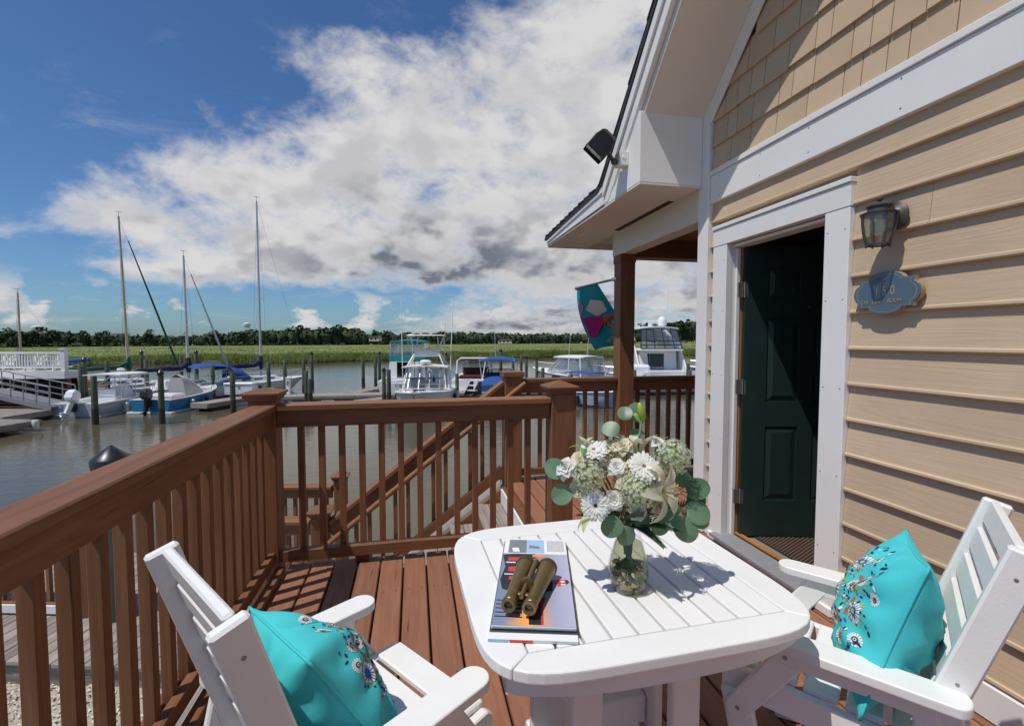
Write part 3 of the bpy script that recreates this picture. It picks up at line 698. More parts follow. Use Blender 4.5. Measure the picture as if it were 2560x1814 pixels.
# ---- roof: steep gable with overhanging rake, then a low porch roof
YZ = Matrix(((0,0,1,0),(1,0,0,0),(0,1,0,0),(0,0,0,1)))     # prism poly is (y, z), extruded along x
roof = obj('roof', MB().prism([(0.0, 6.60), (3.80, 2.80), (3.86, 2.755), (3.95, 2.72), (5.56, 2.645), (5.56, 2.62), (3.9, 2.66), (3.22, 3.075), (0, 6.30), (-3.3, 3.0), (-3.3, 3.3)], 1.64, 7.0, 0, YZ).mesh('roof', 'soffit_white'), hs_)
obj('shingle_layer', MB().prism([(0.0, 6.66), (3.80, 2.86), (3.88, 2.80), (4.0, 2.765), (5.63, 2.685), (5.63, 2.648), (3.95, 2.722), (3.86, 2.757), (3.80, 2.802), (0, 6.602), (-3.35, 3.25), (-3.35, 3.3)], 1.575, 7.0, 0, YZ).mesh('shingle_layer', 'roof_shingle'), roof)
for i in range(26):      # shingle tabs seen on the rake edge
    y = 3.75-i*.14; 
    obj('roof_shingle', MB().prism([(y, 2.862+3.80-y), (y+.15, 2.862+3.80-y-.15+.018), (y+.15, 2.862+3.80-y-.15), (y, 2.86+3.80-y-.006)], 1.568+.004*(i % 2), 1.75, 0, YZ).mesh('roof_shingle', 'roof_shingle'), roof)
for i in range(11):
    y = 3.98+i*.145; z = 2.768-.0494*(y-4.0)
    obj('roof_shingle', MB().prism([(y, z), (y+.15, z-.004+.012), (y+.15, z-.011), (y, z-.004)], 1.568+.004*(i % 2), 1.75, 0, YZ).mesh('roof_shingle', 'roof_shingle'), roof)
# rake fascia and crown, soffit, frieze
def rake(name, off_t, off_b, x0, x1, mat, y0=0.0, y1=3.80):
    # offsets measured straight down from the roof line z = 6.60 - y
    obj(name, MB().prism([(y0, 6.60-y0-off_t), (y1, 6.60-y1-off_t), (y1-off_b*.0, 6.60-y1-off_b), (y0, 6.60-y0-off_b)], x0, x1, 0, YZ).mesh(name, mat, bev=.002), roof)
obj('rake_fascia', MB().prism([(0, 6.597), (3.84, 2.757), (3.84, 2.602), (3.763, 2.602), (0, 6.365)], 1.600, 1.638, 0, YZ).mesh('rake_fascia', T, bev=.002), roof); rake('rake_crown', .006, .105, 1.583, 1.599, T, y1=3.84)
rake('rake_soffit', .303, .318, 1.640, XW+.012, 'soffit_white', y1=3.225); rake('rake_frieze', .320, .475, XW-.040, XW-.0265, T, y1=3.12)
obj('porch_fascia', MB().prism([(3.845, 2.752), (5.56, 2.643), (5.56, 2.588), (3.845, 2.60)], 1.596, 1.637, 0, YZ).mesh('porch_fascia', T, bev=.002), roof)
obj('porch_crown', MB().prism([(3.848, 2.748), (5.58, 2.640), (5.58, 2.615), (3.848, 2.70)], 1.583, 1.595, 0, YZ).mesh('porch_crown', T), roof)
obj('eave_fascia', MB().box(1.598, 7.0, 5.562, 5.59, 2.56, 2.645).mesh('eave_fascia', T), roof)
# boxed return under the rake
ret = obj('eave_return', MB().prism([(3.222, 2.60), (3.222, 3.060), (3.78, 2.66), (5.55, 2.60)], 1.641, 2.10, 0, YZ).mesh('eave_return', T), roof)
obj('return_face', MB().prism([(3.222, 2.586), (3.222, 3.095), (3.62, 2.70), (3.84, 2.60), (3.84, 2.586)], 1.604, 1.6395, 0, YZ).mesh('return_face', T, bev=.002), roof)
obj('return_end', MB().box(1.606, 2.103, 3.205, 3.2205, 2.586, 3.078).mesh('return_end', T, bev=.002), roof)
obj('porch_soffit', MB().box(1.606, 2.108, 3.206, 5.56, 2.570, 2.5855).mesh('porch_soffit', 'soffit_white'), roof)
obj('soffit_vent', MB().box(2.03, 2.085, 3.55, 4.60, 2.566, 2.572).mesh('soffit_vent', 'dark_slat'), roof)
obj('soffit_light', MB().box(1.75, 1.80, 4.75, 4.95, 2.564, 2.572).mesh('soffit_light', 'boat_cream'), roof)
obj('porch_beam', MB().box(2.110, 2.26, 3.247, 4.82, 2.335, 2.585).mesh('porch_beam', 'soffit_white', bev=.004), roof)
obj('porch_beam', MB().box(2.262, 6.5, 4.62, 4.81, 2.31, 2.585).mesh('porch_beam', 'stained_wood', bev=.004), roof, label='brown beam across the far side of the porch')  # cross beam coloured brown, the beam along the wall pale
obj('porch_ceiling', MB().box(2.262, 6.5, 3.247, 4.618, 2.50, 2.53).mesh('porch_ceiling', 'stained_wood'), roof)
pcol = board('porch_column', (2.1875, 4.6825, 0), (2.1875, 4.6825, 2.333), .165, .165, 'stained_wood', hs_, bev=.005)
obj('column_trim', MB().box(2.098, 2.277, 4.593, 4.772, 2.25, 2.325).mesh('column_trim', 'stained_wood', bev=.004), pcol)
# ------------------------------------------------------------------ door mat
mt = thing('door_mat', 'black rubber mat with rows of small tan nubs inside the doorway', 'mat', (2.75, 2.45, .056))
obj('mat_base', MB().box(-.42, .45, -.42, .42, 0, .008).mesh('mat_base', 'mat_rubber', bev=.003), mt, local=True)
nb_ = MB()
for i in range(36):
    for j in range(34):
        x_, y_ = -.405+.024*i, -.40+.024*j+(.012 if i % 2 else 0)
        nb_.box(x_-.005, x_+.005, y_-.004, y_+.004, .008, .0105)
stuff(obj('nubs', nb_.mesh('nubs', 'mat_nub'), mt, local=True))
# ------------------------------------------------------------------ wall lantern
lx, ly, lz = 2.035, 1.755, 1.945
lm = thing('wall_lantern', 'bronze carriage lantern with curved glass panes mounted beside the door', 'lantern', (XW-.03, ly, 2.0))
b = MB().lathe([(.062, 0), (.064, .010), (.050, .020), (.030, .030), (.020, .05)], 20, 0, Matrix.Translation((XW-.026, ly, 2.0)) @ Matrix.Rotation(R(-90), 4, 'Y'))
obj('back_plate', b.mesh('back_plate', 'bronze_metal', smooth=True), lm)
b = MB().tube([(XW-.06, ly, 2.0), (XW-.078, ly, 2.022), (lx+.022, ly, 2.028), (lx+.01, ly, 2.024)], [.03, .03, .024, .02], 12)
obj('arm', b.mesh('arm', 'bronze_metal', smooth=True), lm)
b = MB().lathe([(.072, 2.003), (.074, 2.009), (.060, 2.013), (.048, 2.016), (.046, 2.032), (.053, 2.037), (.053, 2.044), (.044, 2.050), (.014, 2.058), (.006, 2.060), (.013, 2.068), (.013, 2.077), (.004, 2.084)], 12, 0, Matrix.Translation((lx, ly, 0)))
obj('cap', b.mesh('cap', 'bronze_metal', smooth=True), lm)
prof = [(.066, 2.004), (.064, 1.965), (.058, 1.920), (.046, 1.872)]
for k in range(8):
    a_ = math.pi/8+k*math.pi/4
    b = MB().tube([(lx+r_*math.cos(a_), ly+r_*math.sin(a_), z) for r_, z in prof]+[(lx+.046*math.cos(a_), ly+.046*math.sin(a_), 1.862)], .0042, 6)
    obj('cage_rib', b.mesh('cage_rib', 'bronze_metal'), lm)
obj('glass', MB().lathe([(r_-.005, z) for r_, z in prof], 8, 0, Matrix.Translation((lx, ly, 0)) @ Matrix.Rotation(math.pi/8, 4, 'Z'), cap=False).mesh('glass', 'lamp_glass'), lm)
obj('base_ring', MB().lathe([(.050, 1.868), (.051, 1.874), (.044, 1.876), (.044, 1.868)], 8, 0, Matrix.Translation((lx, ly, 0)) @ Matrix.Rotation(math.pi/8, 4, 'Z'), cap=False).mesh('base_ring', 'bronze_metal'), lm)
obj('bulb', MB().sphere((lx, ly, 1.95), .022, 10, 8, sc=(1,1,1.4)).lathe([(.012, 1.97), (.012, 2.003)], 8, 0, Matrix.Translation((lx, ly, 0))).mesh('bulb', 'boat_cream', smooth=True), lm)
# ------------------------------------------------------------------ room sign
def sign_outline(s=1.0):
    hw, hh = .160*s, .098*s; q = []
    def arc(cx, cy, rx, ry, a0, a1, n=10):
        for i in range(n+1):
            a_ = R(a0+(a1-a0)*i/n); q.append((cx+rx*math.cos(a_), cy+ry*math.sin(a_)))
    w2, h2 = .128*s, .066*s
    q.append((-w2, h2)); q.append((-.082*s, h2-.002*s))
    arc(0, h2-.004*s, .082*s, hh-h2+.004*s, 170, 10)
    q.append((.082*s, h2-.002*s)); q.append((w2, h2)); q.append((w2, .046*s))
    arc(w2-.002*s, 0, hw-w2, .042*s, 80, -80)
    q.append((w2, -.046*s)); q.append((w2, -h2)); q.append((.082*s, -h2+.002*s))
    arc(0, -h2+.004*s, .082*s, hh-h2+.004*s, -10, -170)
    q.append((-.082*s, -h2+.002*s)); q.append((-w2, -h2)); q.append((-w2, -.046*s))
    arc(-w2+.002*s, 0, hw-w2, .042*s, 260, 100); q.append((-w2, .046*s))
    return q
sy, sz, sx = 1.770, 1.660, XW-.026
SM = Matrix(((0, 0, -1, sx), (-1, 0, 0, sy), (0, 1, 0, sz), (0, 0, 0, 1)))      # local x right along the wall, y up, z out
sgn_ = thing('room_sign', 'blue plaque with gold edge and lettering hung below the lantern', 'sign', (sx, sy, sz))
obj('plaque', MB().prism(sign_outline(), 0, .020, 0).mesh('plaque', 'sign_gold'), sgn_, SM)
obj('plaque_face', MB().prism(sign_outline(.985), .0205, .024, 0).mesh('plaque_face', 'sign_blue', bev=.001), sgn_, SM)
o_, i_ = sign_outline(.885), sign_outline(.868); n = len(o_)
obj('border_line', MB().add([(x, y, .0244) for x, y in o_]+[(x, y, .0244) for x, y in i_], [(k, (k+1) % n, n+(k+1) % n, n+k) for k in range(n)]).mesh('border_line', 'sign_gold'), sgn_, SM)
def text(name, body, size, parent, M, mat, sx_=1.0, ext=.0006, font_shear=0.0):
    cu = bpy.data.curves.new(name, 'FONT'); cu.body = body; cu.size = size; cu.align_x = 'CENTER'; cu.align_y = 'CENTER'; cu.extrude = ext; cu.resolution_u = 3; cu.shear = font_shear
    t_ = bpy.data.objects.new(name, cu); col.objects.link(t_); bpy.context.view_layer.update()
    me = bpy.data.meshes.new_from_object(t_.evaluated_get(bpy.context.evaluated_depsgraph_get())); col.objects.unlink(t_); bpy.data.objects.remove(t_)
    me.materials.clear(); me.materials.append(MAT[mat]); me.name = name
    return obj(name, me, parent, M @ Matrix.Diagonal((sx_, 1, 1, 1)))
text('sign_number', '1 5 0', .058, sgn_, SM @ Matrix.Translation((-.002, .008, .0248)), 'sign_gold', .80)
for wd_, x_, s_ in (('T', -.108, .026), ('HE', -.087, .021), ('G', -.052, .026), ('OLF', -.026, .021), ('R', .020, .026), ('OOM', .052, .021)):
    text('sign_lettering', wd_, s_, sgn_, SM @ Matrix.Translation((x_, -.038, .0248)), 'sign_gold', .95, .0012)
b = MB().lathe([(.007, 0), (.006, .002)], 12, 0, Matrix.Translation((-.005, .063, .0246))).prism([(-.006, .054), (-.004, .054), (-.0045, .045), (-.0055, .045)], .0246, .0256).box(-.011, .001, .053, .0555, .0246, .0256)
obj('golf_ball_emblem', b.mesh('golf_ball_emblem', 'sign_ink'), sgn_, SM)
# ------------------------------------------------------------------ floodlight on the eave
fl = thing('floodlight', 'black square floodlight clamped to a grey box on the white eave', 'floodlight', (1.60, 3.43, 2.80))
obj('junction_box', MB().box(1.53, 1.603, 3.385, 3.475, 2.765, 2.865).lathe([(.018, 0), (.015, .004)], 10, 0, Matrix.Translation((1.565, 3.385, 2.82)) @ Matrix.Rotation(R(90), 4, 'X')).mesh('junction_box', 'white_trim', bev=.006), fl)
obj('knuckle', MB().tube([(1.545, 3.43, 2.80), (1.51, 3.43, 2.79), (1.48, 3.43, 2.83), (1.455, 3.44, 2.87)], .016, 10).sphere((1.505, 3.43, 2.80), .026).mesh('knuckle', 'bronze_metal', smooth=True), fl)
fx = Vector((-.62, .28, -.73)).normalized(); FM = frame((1.40, 3.46, 2.915), Vector((1.40, 3.46, 2.915))+fx, (0, -.2, 1))
def hood(k, x): return [(x, -.105*k, -.085*k), (x, .105*k, -.085*k), (x, .105*k, .085*k), (x, -.105*k, .085*k)]
b = MB(); rings = [hood(.55, -.11), hood(.80, -.085), hood(1.0, -.02), hood(1.0, .075)]; vs = [v for r_ in rings for v in r_]
fs = [(3,2,1,0)]+[(4*i+k, 4*i+(k+1) % 4, 4*i+4+(k+1) % 4, 4*i+4+k) for i in range(3) for k in range(4)]
b.add(vs, fs); b.add([(.02, -.10, -.08), (.02, .10, -.08), (.02, .10, .08), (.02, -.10, .08)], [(0,1,2,3)])
obj('hood', b.mesh('hood', 'black_plastic', bev=.006), fl, FM)
obj('reflector', MB().add([(.021, -.09, -.07), (.021, .09, -.07), (.021, .09, .07), (.021, -.09, .07)], [(0,1,2,3)]).mesh('reflector', 'steel'), fl, FM)
obj('lens', MB().box(.055, .060, -.098, .098, -.078, .078).mesh('lens', 'boat_glass'), fl, FM)
# ------------------------------------------------------------------ white table
TX, TY, TZ = .588, 1.358, .73
tb = thing('patio_table', 'white slatted square patio table with rounded corners', 'table', (TX, TY, 0), R(2.0))
WP = 'white_plastic'
def outl(n=160, hx=.457, hy=.409, e=5.6):
    q = []
    for i in range(n):
        a_ = 2*math.pi*i/n; c, s = math.cos(a_), math.sin(a_)
        q.append((hx*math.copysign(abs(c)**(2/e), c), hy*math.copysign(abs(s)**(2/e), s)))
    return q
OQ = outl(); IX0, IX1, IY0, IY1 = -.350, .362, -.322, .306
def corner_ang(x, y): return math.atan2(y, x) % (2*math.pi)
def frame_piece(c0, c1):
    a0, a1 = corner_ang(*c0), corner_ang(*c1)
    if a1 < a0: a1 += 2*math.pi
    def outer(a_):   # point of the outline in direction a_
        best = None
        for i in range(len(OQ)):
            p, q = OQ[i], OQ[(i+1) % len(OQ)]; pa, qa = corner_ang(*p), corner_ang(*q)
            if qa < pa: qa += 2*math.pi
            t_ = a_ % (2*math.pi)
            for sh_ in (0, 2*math.pi):
                if pa <= t_+sh_ <= qa:
                    f = (t_+sh_-pa)/max(1e-9, qa-pa); return (p[0]+(q[0]-p[0])*f, p[1]+(q[1]-p[1])*f)
        return OQ[0]
    n = 26; eps = .0022
    pts = [outer(a0+eps+(a1-a0-2*eps)*i/n) for i in range(n+1)]
    return pts+[(c1[0], c1[1]), (c0[0], c0[1])]
cs_ = [(IX1, IY0), (IX1, IY1), (IX0, IY1), (IX0, IY0)]
for i in range(4):
    b = MB().prism(frame_piece(cs_[i], cs_[(i+1) % 4]), TZ-.030, TZ)
    obj('rim_board', b.mesh('rim_board', WP, bev=.006, seg=3, ang=50), tb, local=True)
ns = 10; pitch = (IX1-IX0)/ns
sl = MB().box(-(pitch-.0075)/2, (pitch-.0075)/2, IY0+.002, IY1-.002, -.026, -.0008).mesh('slat', WP, bev=.004, seg=2)
for i in range(ns): obj('slat', sl, tb, Matrix.Translation((IX0+pitch*(i+.5), 0, TZ)), True)
for y_ in (-.30, .30): obj('slat_support', MB().box(-.37, .37, y_-.03, y_+.03, TZ-.058, TZ-.031).mesh('slat_support', WP), tb, local=True)
for sgn in (-1, 1):
    def ap(u, v, sgn=sgn):
        x_ = -.40+.80*u; y_ = sgn*(.375-.055*(abs(x_)/.40)**3); return (x_, y_, TZ-.031-.062*v)
    b = MB().grid(ap, 24, 2).grid(lambda u, v, sgn=sgn: (ap(u, v)[0], ap(u, v)[1]-sgn*.03, ap(u, v)[2]), 24, 2)
    b.grid(lambda u, v, sgn=sgn: (ap(u, 1)[0], ap(u, 1)[1]-sgn*.03*v, ap(u, 1)[2]), 24, 2)
    obj('apron', b.mesh('apron', WP, smooth=True), tb, local=True)
    obj('apron', MB().box(sgn*.37-.014, sgn*.37+.014, -.30, .30, TZ-.092, TZ-.031).mesh('apron', WP, bev=.004), tb, local=True)
for x_ in (-.15, .15):
    for y_ in (-.19, .19):
        obj('leg', MB().box(x_-.045, x_+.045, y_-.016, y_+.016, .075, TZ-.06).mesh('leg', WP, bev=.005), tb, local=True)
    obj('leg', MB().box(x_-.016, x_+.016, -.06, .06, .20, TZ-.06).mesh('leg', WP, bev=.005), tb, local=True)
    fp = [(-.27, 0)]+[(-.27+.035*(1-math.cos(R(q))), .04+.035*math.sin(R(q))) for q in range(0, 91, 15)]+[(.27-.035*(1-math.cos(R(q))), .04+.035*math.sin(R(q))) for q in range(90, -1, -15)]+[(.27, 0), (.20, 0), (.18, .02), (-.18, .02), (-.20, 0)]
    obj('foot', MB().prism(fp, x_-.045, x_+.045, 0, Matrix(((0,0,1,0),(1,0,0,0),(0,1,0,0),(0,0,0,1)))).mesh('foot', WP, bev=.006), tb, local=True)
obj('stretcher', MB().box(-.13, .13, -.02, .02, .22, .31).mesh('stretcher', WP, bev=.004), tb, local=True)
# ------------------------------------------------------------------ white chairs
def make_chair():
    ch = thing('patio_chair', 'x', 'chair', (0, 0, 0))
    F = lambda z: -.097-.3045*(z-.594)                      # front edge of the back posts
    bdir = Vector((-.2913, 0, .9566)); nb2 = Vector((-.9566, 0, -.2913))
    for s in (-1, 1):
        y_ = s*.218
        p0 = Vector((F(.17), y_, .17))+nb2*.034; p1 = Vector((F(.975), y_, .975))+nb2*.034
        board('back_post', p0, p1, .030, .068, WP, ch, bev=.006, side=(-1, 0, 0), local=True)
        for z_ in (.91, .62, .48):
            c = Vector((F(z_), y_+s*.0152, z_))+nb2*.034
            obj('bolt', MB().lathe([(.0045, 0), (.004, .0012), (.002, .0013)], 8).mesh('bolt', 'screw_metal'), ch, Matrix.Translation(c) @ Matrix.Rotation(R(-90*s), 4, 'X'), True)
        # arm with rounded ends
        ap_ = []; hw = .043; x0, x1 = -.165, .335
        for q in range(-90, 91, 15): ap_.append((x1-hw+hw*math.cos(R(q)), hw*math.sin(R(q))))
        for q in range(90, 271, 15): ap_.append((x0+.03+.03*math.cos(R(q)), hw*math.sin(R(q))))
        obj('armrest', MB().prism(ap_, .566, .594).mesh('armrest', WP, bev=.006, seg=3, ang=50), ch, Matrix.Translation((0, s*.262, 0)), True)
        board('arm_rail', (-.11, s*.252, .538), (.255, s*.252, .538), .026, .055, WP, ch, local=True)
        # slanted brace with a rounded foot at the seat front
        a0, a1 = Vector((.205, s*.250, .545)), Vector((.350, s*.250, .318)); br = []
        ln = (a1-a0).length
        for q in range(-90, 91, 18): br.append((ln+.034*math.cos(R(q)), .034*math.sin(R(q))))
        br += [(0, .036), (0, -.036)]
        obj('arm_brace', MB().prism([(x, y) for x, y in br], -.013, .013).mesh('arm_brace', WP, bev=.004), ch, frame(a0, a1, (0, s, 0)), True)
        obj('bolt', MB().lathe([(.0065, 0), (.006, .002)], 10).mesh('bolt', 'screw_metal'), ch, Matrix.Translation((.348, s*.2635, .322)) @ Matrix.Rotation(R(-90*s), 4, 'X'), True)
        obj('bolt', MB().lathe([(.0065, 0), (.006, .002)], 10).mesh('bolt', 'screw_metal'), ch, Matrix.Translation((.225, s*.2655, .535)) @ Matrix.Rotation(R(-90*s), 4, 'X'), True)
        obj('seat_rail', MB().prism([(-.16, .325), (-.16, .40), (.385, .425), (.405, .41), (.405, .335)], -.014, .014).mesh('seat_rail', WP, bev=.004), ch, Matrix.Translation((0, s*.212, 0)) @ Matrix.Rotation(R(90), 4, 'X'), True)
        board('leg', (.362, s*.235, .365), (.285, s*.235, 0.0), .026, .085, WP, ch, bev=.005, side=(1, 0, 0), local=True)
        board('leg', (-.095, s*.240, .555), (-.215, s*.240, 0.0), .026, .100, WP, ch, bev=.005, side=(1, 0, 0), local=True)
        obj('foot', MB().prism([(-.27, 0), (-.27, .03), (-.24, .055), (.32, .055), (.35, .03), (.35, 0)], -.016, .016).mesh('foot', WP, bev=.006), ch, Matrix.Translation((0, s*.266, .002)) @ Matrix.Rotation(R(90), 4, 'X'), True)
    for i in range(6):
        z_ = .945-.086*i; c = Vector((F(z_), 0, z_))+nb2*.026
        board('back_slat', c+Vector((0, -.201, 0)), c+Vector((0, .201, 0)), .022, .068, WP, ch, bev=.005, side=bdir, local=True)
    for i in range(5):
        x_ = .352-.104*i
        board('seat_slat', (x_, -.196, .428-.0455*(.352-x_)), (x_, .196, .428-.0455*(.352-x_)), .088, .022, WP, ch, bev=.005, local=True)
    return ch
ch1 = make_chair(); ch1.location = (-.253, 1.189, 0); ch1.rotation_euler = (0, 0, R(37.0))
ch1['label'] = 'white slat-back patio chair standing between the railing and the table'; ch1['group'] = 'white patio chairs'
M1 = Matrix.Translation((-.253, 1.189, 0)) @ Matrix.Rotation(R(37.0), 4, 'Z'); W[ch1.name] = M1
M2 = Matrix.Translation((1.384, 1.119, 0)) @ Matrix.Rotation(R(128.8), 4, 'Z')
ch2 = copy_tree(ch1); ch2.matrix_basis = M2; W[ch2.name] = M2
ch2['label'] = 'white slat-back patio chair standing between the table and the house wall'
# ------------------------------------------------------------------ cushions
def make_cushion(name, label, M, seed, S=.222, Tk=.112):
    rnd = random.Random(seed)
    cu = obj(name, None, None, M); tag(cu, label, 'cushion', 'turquoise cushions')
    ph = [rnd.uniform(0, 6.28) for _ in range(6)]
    def surf(x, y, side):
        X = S*x*(1-.085*(1-y*y)); Y = S*y*(1-.085*(1-x*x))
        t_ = max(0, (1-x*x))**.62*max(0, (1-y*y))**.62
        wr = .012*math.sin(5*x+3*y+ph[0])*t_+.012*math.sin(9*x-7*y+ph[1])*t_*(1-t_)+.005*math.sin(17*x+6*y+ph[3])*(1-t_)**.5*t_+.004*math.sin(15*y-8*x+ph[4])*t_
        edge = (1-t_)*t_; wr += .032*edge*math.sin(11*math.atan2(y, x)+ph[2])
        return Vector((X, Y, side*(Tk*t_+.003)+wr*side*.8))
    nn_ = 44; cosd = [-math.cos(math.pi*i/(nn_-1)) for i in range(nn_)]
    b = MB()
    for side in (1, -1): b.grid(lambda u, v, side=side: surf(cosd[round(u*(nn_-1))], cosd[round(v*(nn_-1))], side)[:], nn_, nn_)
    me = b.mesh('cushion_cover', 'teal_fabric', smooth='all')
    obj('cushion_cover', me, cu, local=True)
    loop = [surf(-1+2*i/20, -1, 0) for i in range(20)]+[surf(1, -1+2*i/20, 0) for i in range(20)]+[surf(1-2*i/20, 1, 0) for i in range(20)]+[surf(-1, 1-2*i/20, 0) for i in range(21)]
    obj('piping', MB().tube([(p*1.004)[:] for p in loop], .0042, 6, cap=False).mesh('piping', 'teal_fabric', smooth='all'), cu, local=True)
    em = MB(); mats = ['thread_white', 'thread_navy', 'thread_blue', 'thread_lime', 'thread_rust']
    def patch(x, y, pts, m_, lift=.0012):
        vs = []
        for px_, py_ in pts:
            xx, yy = max(-.97, min(.97, x+px_)), max(-.97, min(.97, y+py_)); p = surf(xx, yy, 1)
            du = surf(min(.99, xx+.01), yy, 1)-surf(max(-.99, xx-.01), yy, 1); dv = surf(xx, min(.99, yy+.01), 1)-surf(xx, max(-.99, yy-.01), 1)
            nrm = du.cross(dv).normalized(); vs.append((p+nrm*lift)[:])
        em.add(vs, [tuple(range(len(vs)))], m_)
    def disc(x, y, r, m_, lift, n=10): patch(x, y, [(r*math.cos(2*math.pi*k/n), r*math.sin(2*math.pi*k/n)) for k in range(n)], m_, lift)
    def ray_(x, y, a_, r0, r1, wd, m_, lift):
        c, s = math.cos(a_), math.sin(a_); patch(x, y, [(r0*c-wd*.5*s, r0*s+wd*.5*c), (r0*c+wd*.5*s, r0*s-wd*.5*c), (r1*c+wd*s, r1*s-wd*c), (r1*c-wd*s, r1*s+wd*c)], m_, lift)
    def flower(x, y, r, ring):
        for k in range(14): ray_(x, y, 2*math.pi*k/14, r*.45, r, r*.15, 0, .0012)
        if ring:
            for k in range(14): ray_(x, y, 2*math.pi*(k+.5)/14, r*.3, r*.72, r*.07, 2, .0016)
            for k in range(18): disc(x+r*1.22*math.cos(k*.349), y+r*1.22*math.sin(k*.349), r*.11, 3, .0012, 6)
        disc(x, y, r*.42, 1 if not ring else 2, .0018); disc(x, y, r*.24, 3 if ring else 0, .0022, 8)
        if not ring: disc(x, y, r*.14, 1, .0026, 8)
    for (x, y, r, g) in ((-.05, .0, .19, 1), (.46, .42, .10, 0), (-.50, .40, .10, 0), (.50, -.42, .10, 0), (-.46, -.46, .10, 0), (.0, .55, .12, 1), (.02, -.56, .12, 1), (.60, .0, .13, 1), (-.62, .02, .13, 1), (.30, .26, .09, 0), (-.32, .24, .09, 0), (.30, -.28, .09, 0), (-.30, -.30, .09, 0), (.74, .30, .08, 0), (.76, -.28, .08, 0), (-.76, .30, .08, 0), (-.76, -.28, .08, 0), (.25, .74, .08, 0), (-.28, .74, .08, 0), (.28, -.76, .08, 0), (-.26, -.76, .08, 0)):
        flower(x, y, r, g)
    for k in range(300):
        a_ = rnd.uniform(0, 6.28); rr = rnd.choice((.27, .33, .38, .50, .56, .66, .74, .80, .86))+rnd.uniform(-.03, .03)
        x, y = rr*math.cos(a_), rr*math.sin(a_); m_ = rnd.choice((1, 1, 1, 2, 3, 4, 0)); s = rnd.uniform(.018, .036); a2 = a_+rnd.choice((0, 1.57))
        patch(x, y, [(s*math.cos(q)*math.cos(a2)-s*.55*math.sin(q)*math.sin(a2), s*math.cos(q)*math.sin(a2)+s*.55*math.sin(q)*math.cos(a2)) for q in [i*math.pi/4 for i in range(8)]], m_, .0014)
    for k in range(16):
        a_ = 2*math.pi*k/16+.2; x, y = .42*math.cos(a_), .42*math.sin(a_)
        for q in range(5): ray_(x, y, a_+(q-2)*.45, .01, .075, .012, 4, .0013)
    stuff(obj('embroidery', em.mesh('embroidery', mats), cu, local=True))
    return cu
def cush_M(chM, x, y, z, lean, yaw=0, roll=0):
    a_ = R(lean); Mx = Matrix(((0, -math.sin(a_), math.cos(a_), x), (1, 0, 0, y), (0, math.cos(a_), math.sin(a_), z), (0, 0, 0, 1)))
    return chM @ Mx @ Matrix.Rotation(R(yaw), 4, 'Y') @ Matrix.Rotation(R(roll), 4, 'Z')
make_cushion('cushion', 'turquoise embroidered cushion on the chair by the railing', cush_M(M1, .030, .0, .590, 30, 0, -9), 3, .203)
make_cushion('cushion', 'turquoise embroidered cushion on the chair by the house wall', cush_M(M2, .005, .03, .640, 17, 3, 8), 8)
# ------------------------------------------------------------------ open book and binoculars
TM = Matrix.Translation((TX, TY, 0)) @ Matrix.Rotation(R(2.0), 4, 'Z')
BKM = Matrix.Translation((.342, 1.318, TZ)) @ Matrix.Rotation(R(-15.0), 4, 'Z') @ Matrix.Diagonal((1, 1, .72, 1))
mg = thing('magazine', 'thin magazine lying under the open picture book on the table', 'magazine', BKM.to_translation()); W[mg.name] = mg.matrix_basis = BKM @ Matrix.Translation((-.002, -.012, 0))
obj('pages', MB().box(-.107, .107, -.262, .24, .0005, .010).mesh('pages', 'paper', bev=.001), mg, local=True)
obj('cover', MB().box(-.108, .108, -.2635, .241, .0103, .0112).mesh('cover', 'paper'), mg, local=True)
obj('cover_picture', MB().box(-.107, -.06, -.2640, -.2637, .001, .0105).mesh('cover_picture', 'ink_sky'), mg, local=True)
obj('cover_picture', MB().box(-.055, .0, -.2640, -.2637, .001, .0105).mesh('cover_picture', 'ink_red'), mg, local=True)
bk = thing('picture_book', 'open picture book showing a red lighthouse at dusk, lying on the table', 'book', (0, 0, 0)); bk.matrix_basis = BKM; W[bk.name] = BKM
obj('cover', MB().box(-.108, .108, -.250, .268, .0115, .0145).mesh('cover', 'cover_dark', bev=.001), bk, local=True)
def pg(x): return .0335+.003*math.cos(x*9)
for nm, y0, y1, zt in (('page_block', -.246, .143, .032), ('page_block', .147, .262, .029)):
    b = MB()
    for k in range(6):
        z0_ = .0148+(zt-.0148)*k/6; b.box(-.104+.0012*(k % 3), .104-.001*(k % 2), y0+.003*(5-k)*.4, y1, z0_, z0_+(zt-.0148)/6-.0006)
    obj(nm, b.mesh(nm, 'paper'), bk, local=True)
def pz(y): return (.0328+.0025*math.sin((y+.25)*8)) if y < .145 else .0302
obj('photo_page', MB().grid(lambda u, v: (-.1035+.207*u, -.245+.388*v, pz(-.245+.388*v)), 4, 20).mesh('photo_page', 'dusk_print', smooth='all'), bk, local=True)
obj('text_page', MB().grid(lambda u, v: (-.1035+.207*u, .147+.114*v, .0302), 2, 2).mesh('text_page', 'paper'), bk, local=True)
def ink(name, pts, m_, lift=.0004):
    obj(name, MB().add([(x, y, pz(y)+lift) for x, y in pts], [tuple(range(len(pts)))]).mesh(name, m_), bk, local=True)
ink('printed_shoreline', [(-.1035, .13), (-.09, .05), (-.1, -.03), (-.09, -.08), (-.05, -.10), (-.02, -.06), (-.015, .0), (-.03, .06), (-.012, .10), (.01, .12), (0, .142), (-.06, .142)], 'ink_dark')
ink('printed_shoreline', [(-.02, -.10), (.05, -.085), (.052, -.03), (.02, -.03), (.0, -.05), (-.03, -.06)], 'ink_dark', .0005)
ink('printed_jetty', [(-.012, -.24), (.018, -.24), (.02, -.18), (.03, -.12), (-.015, -.12)], 'ink_dark', .0005)
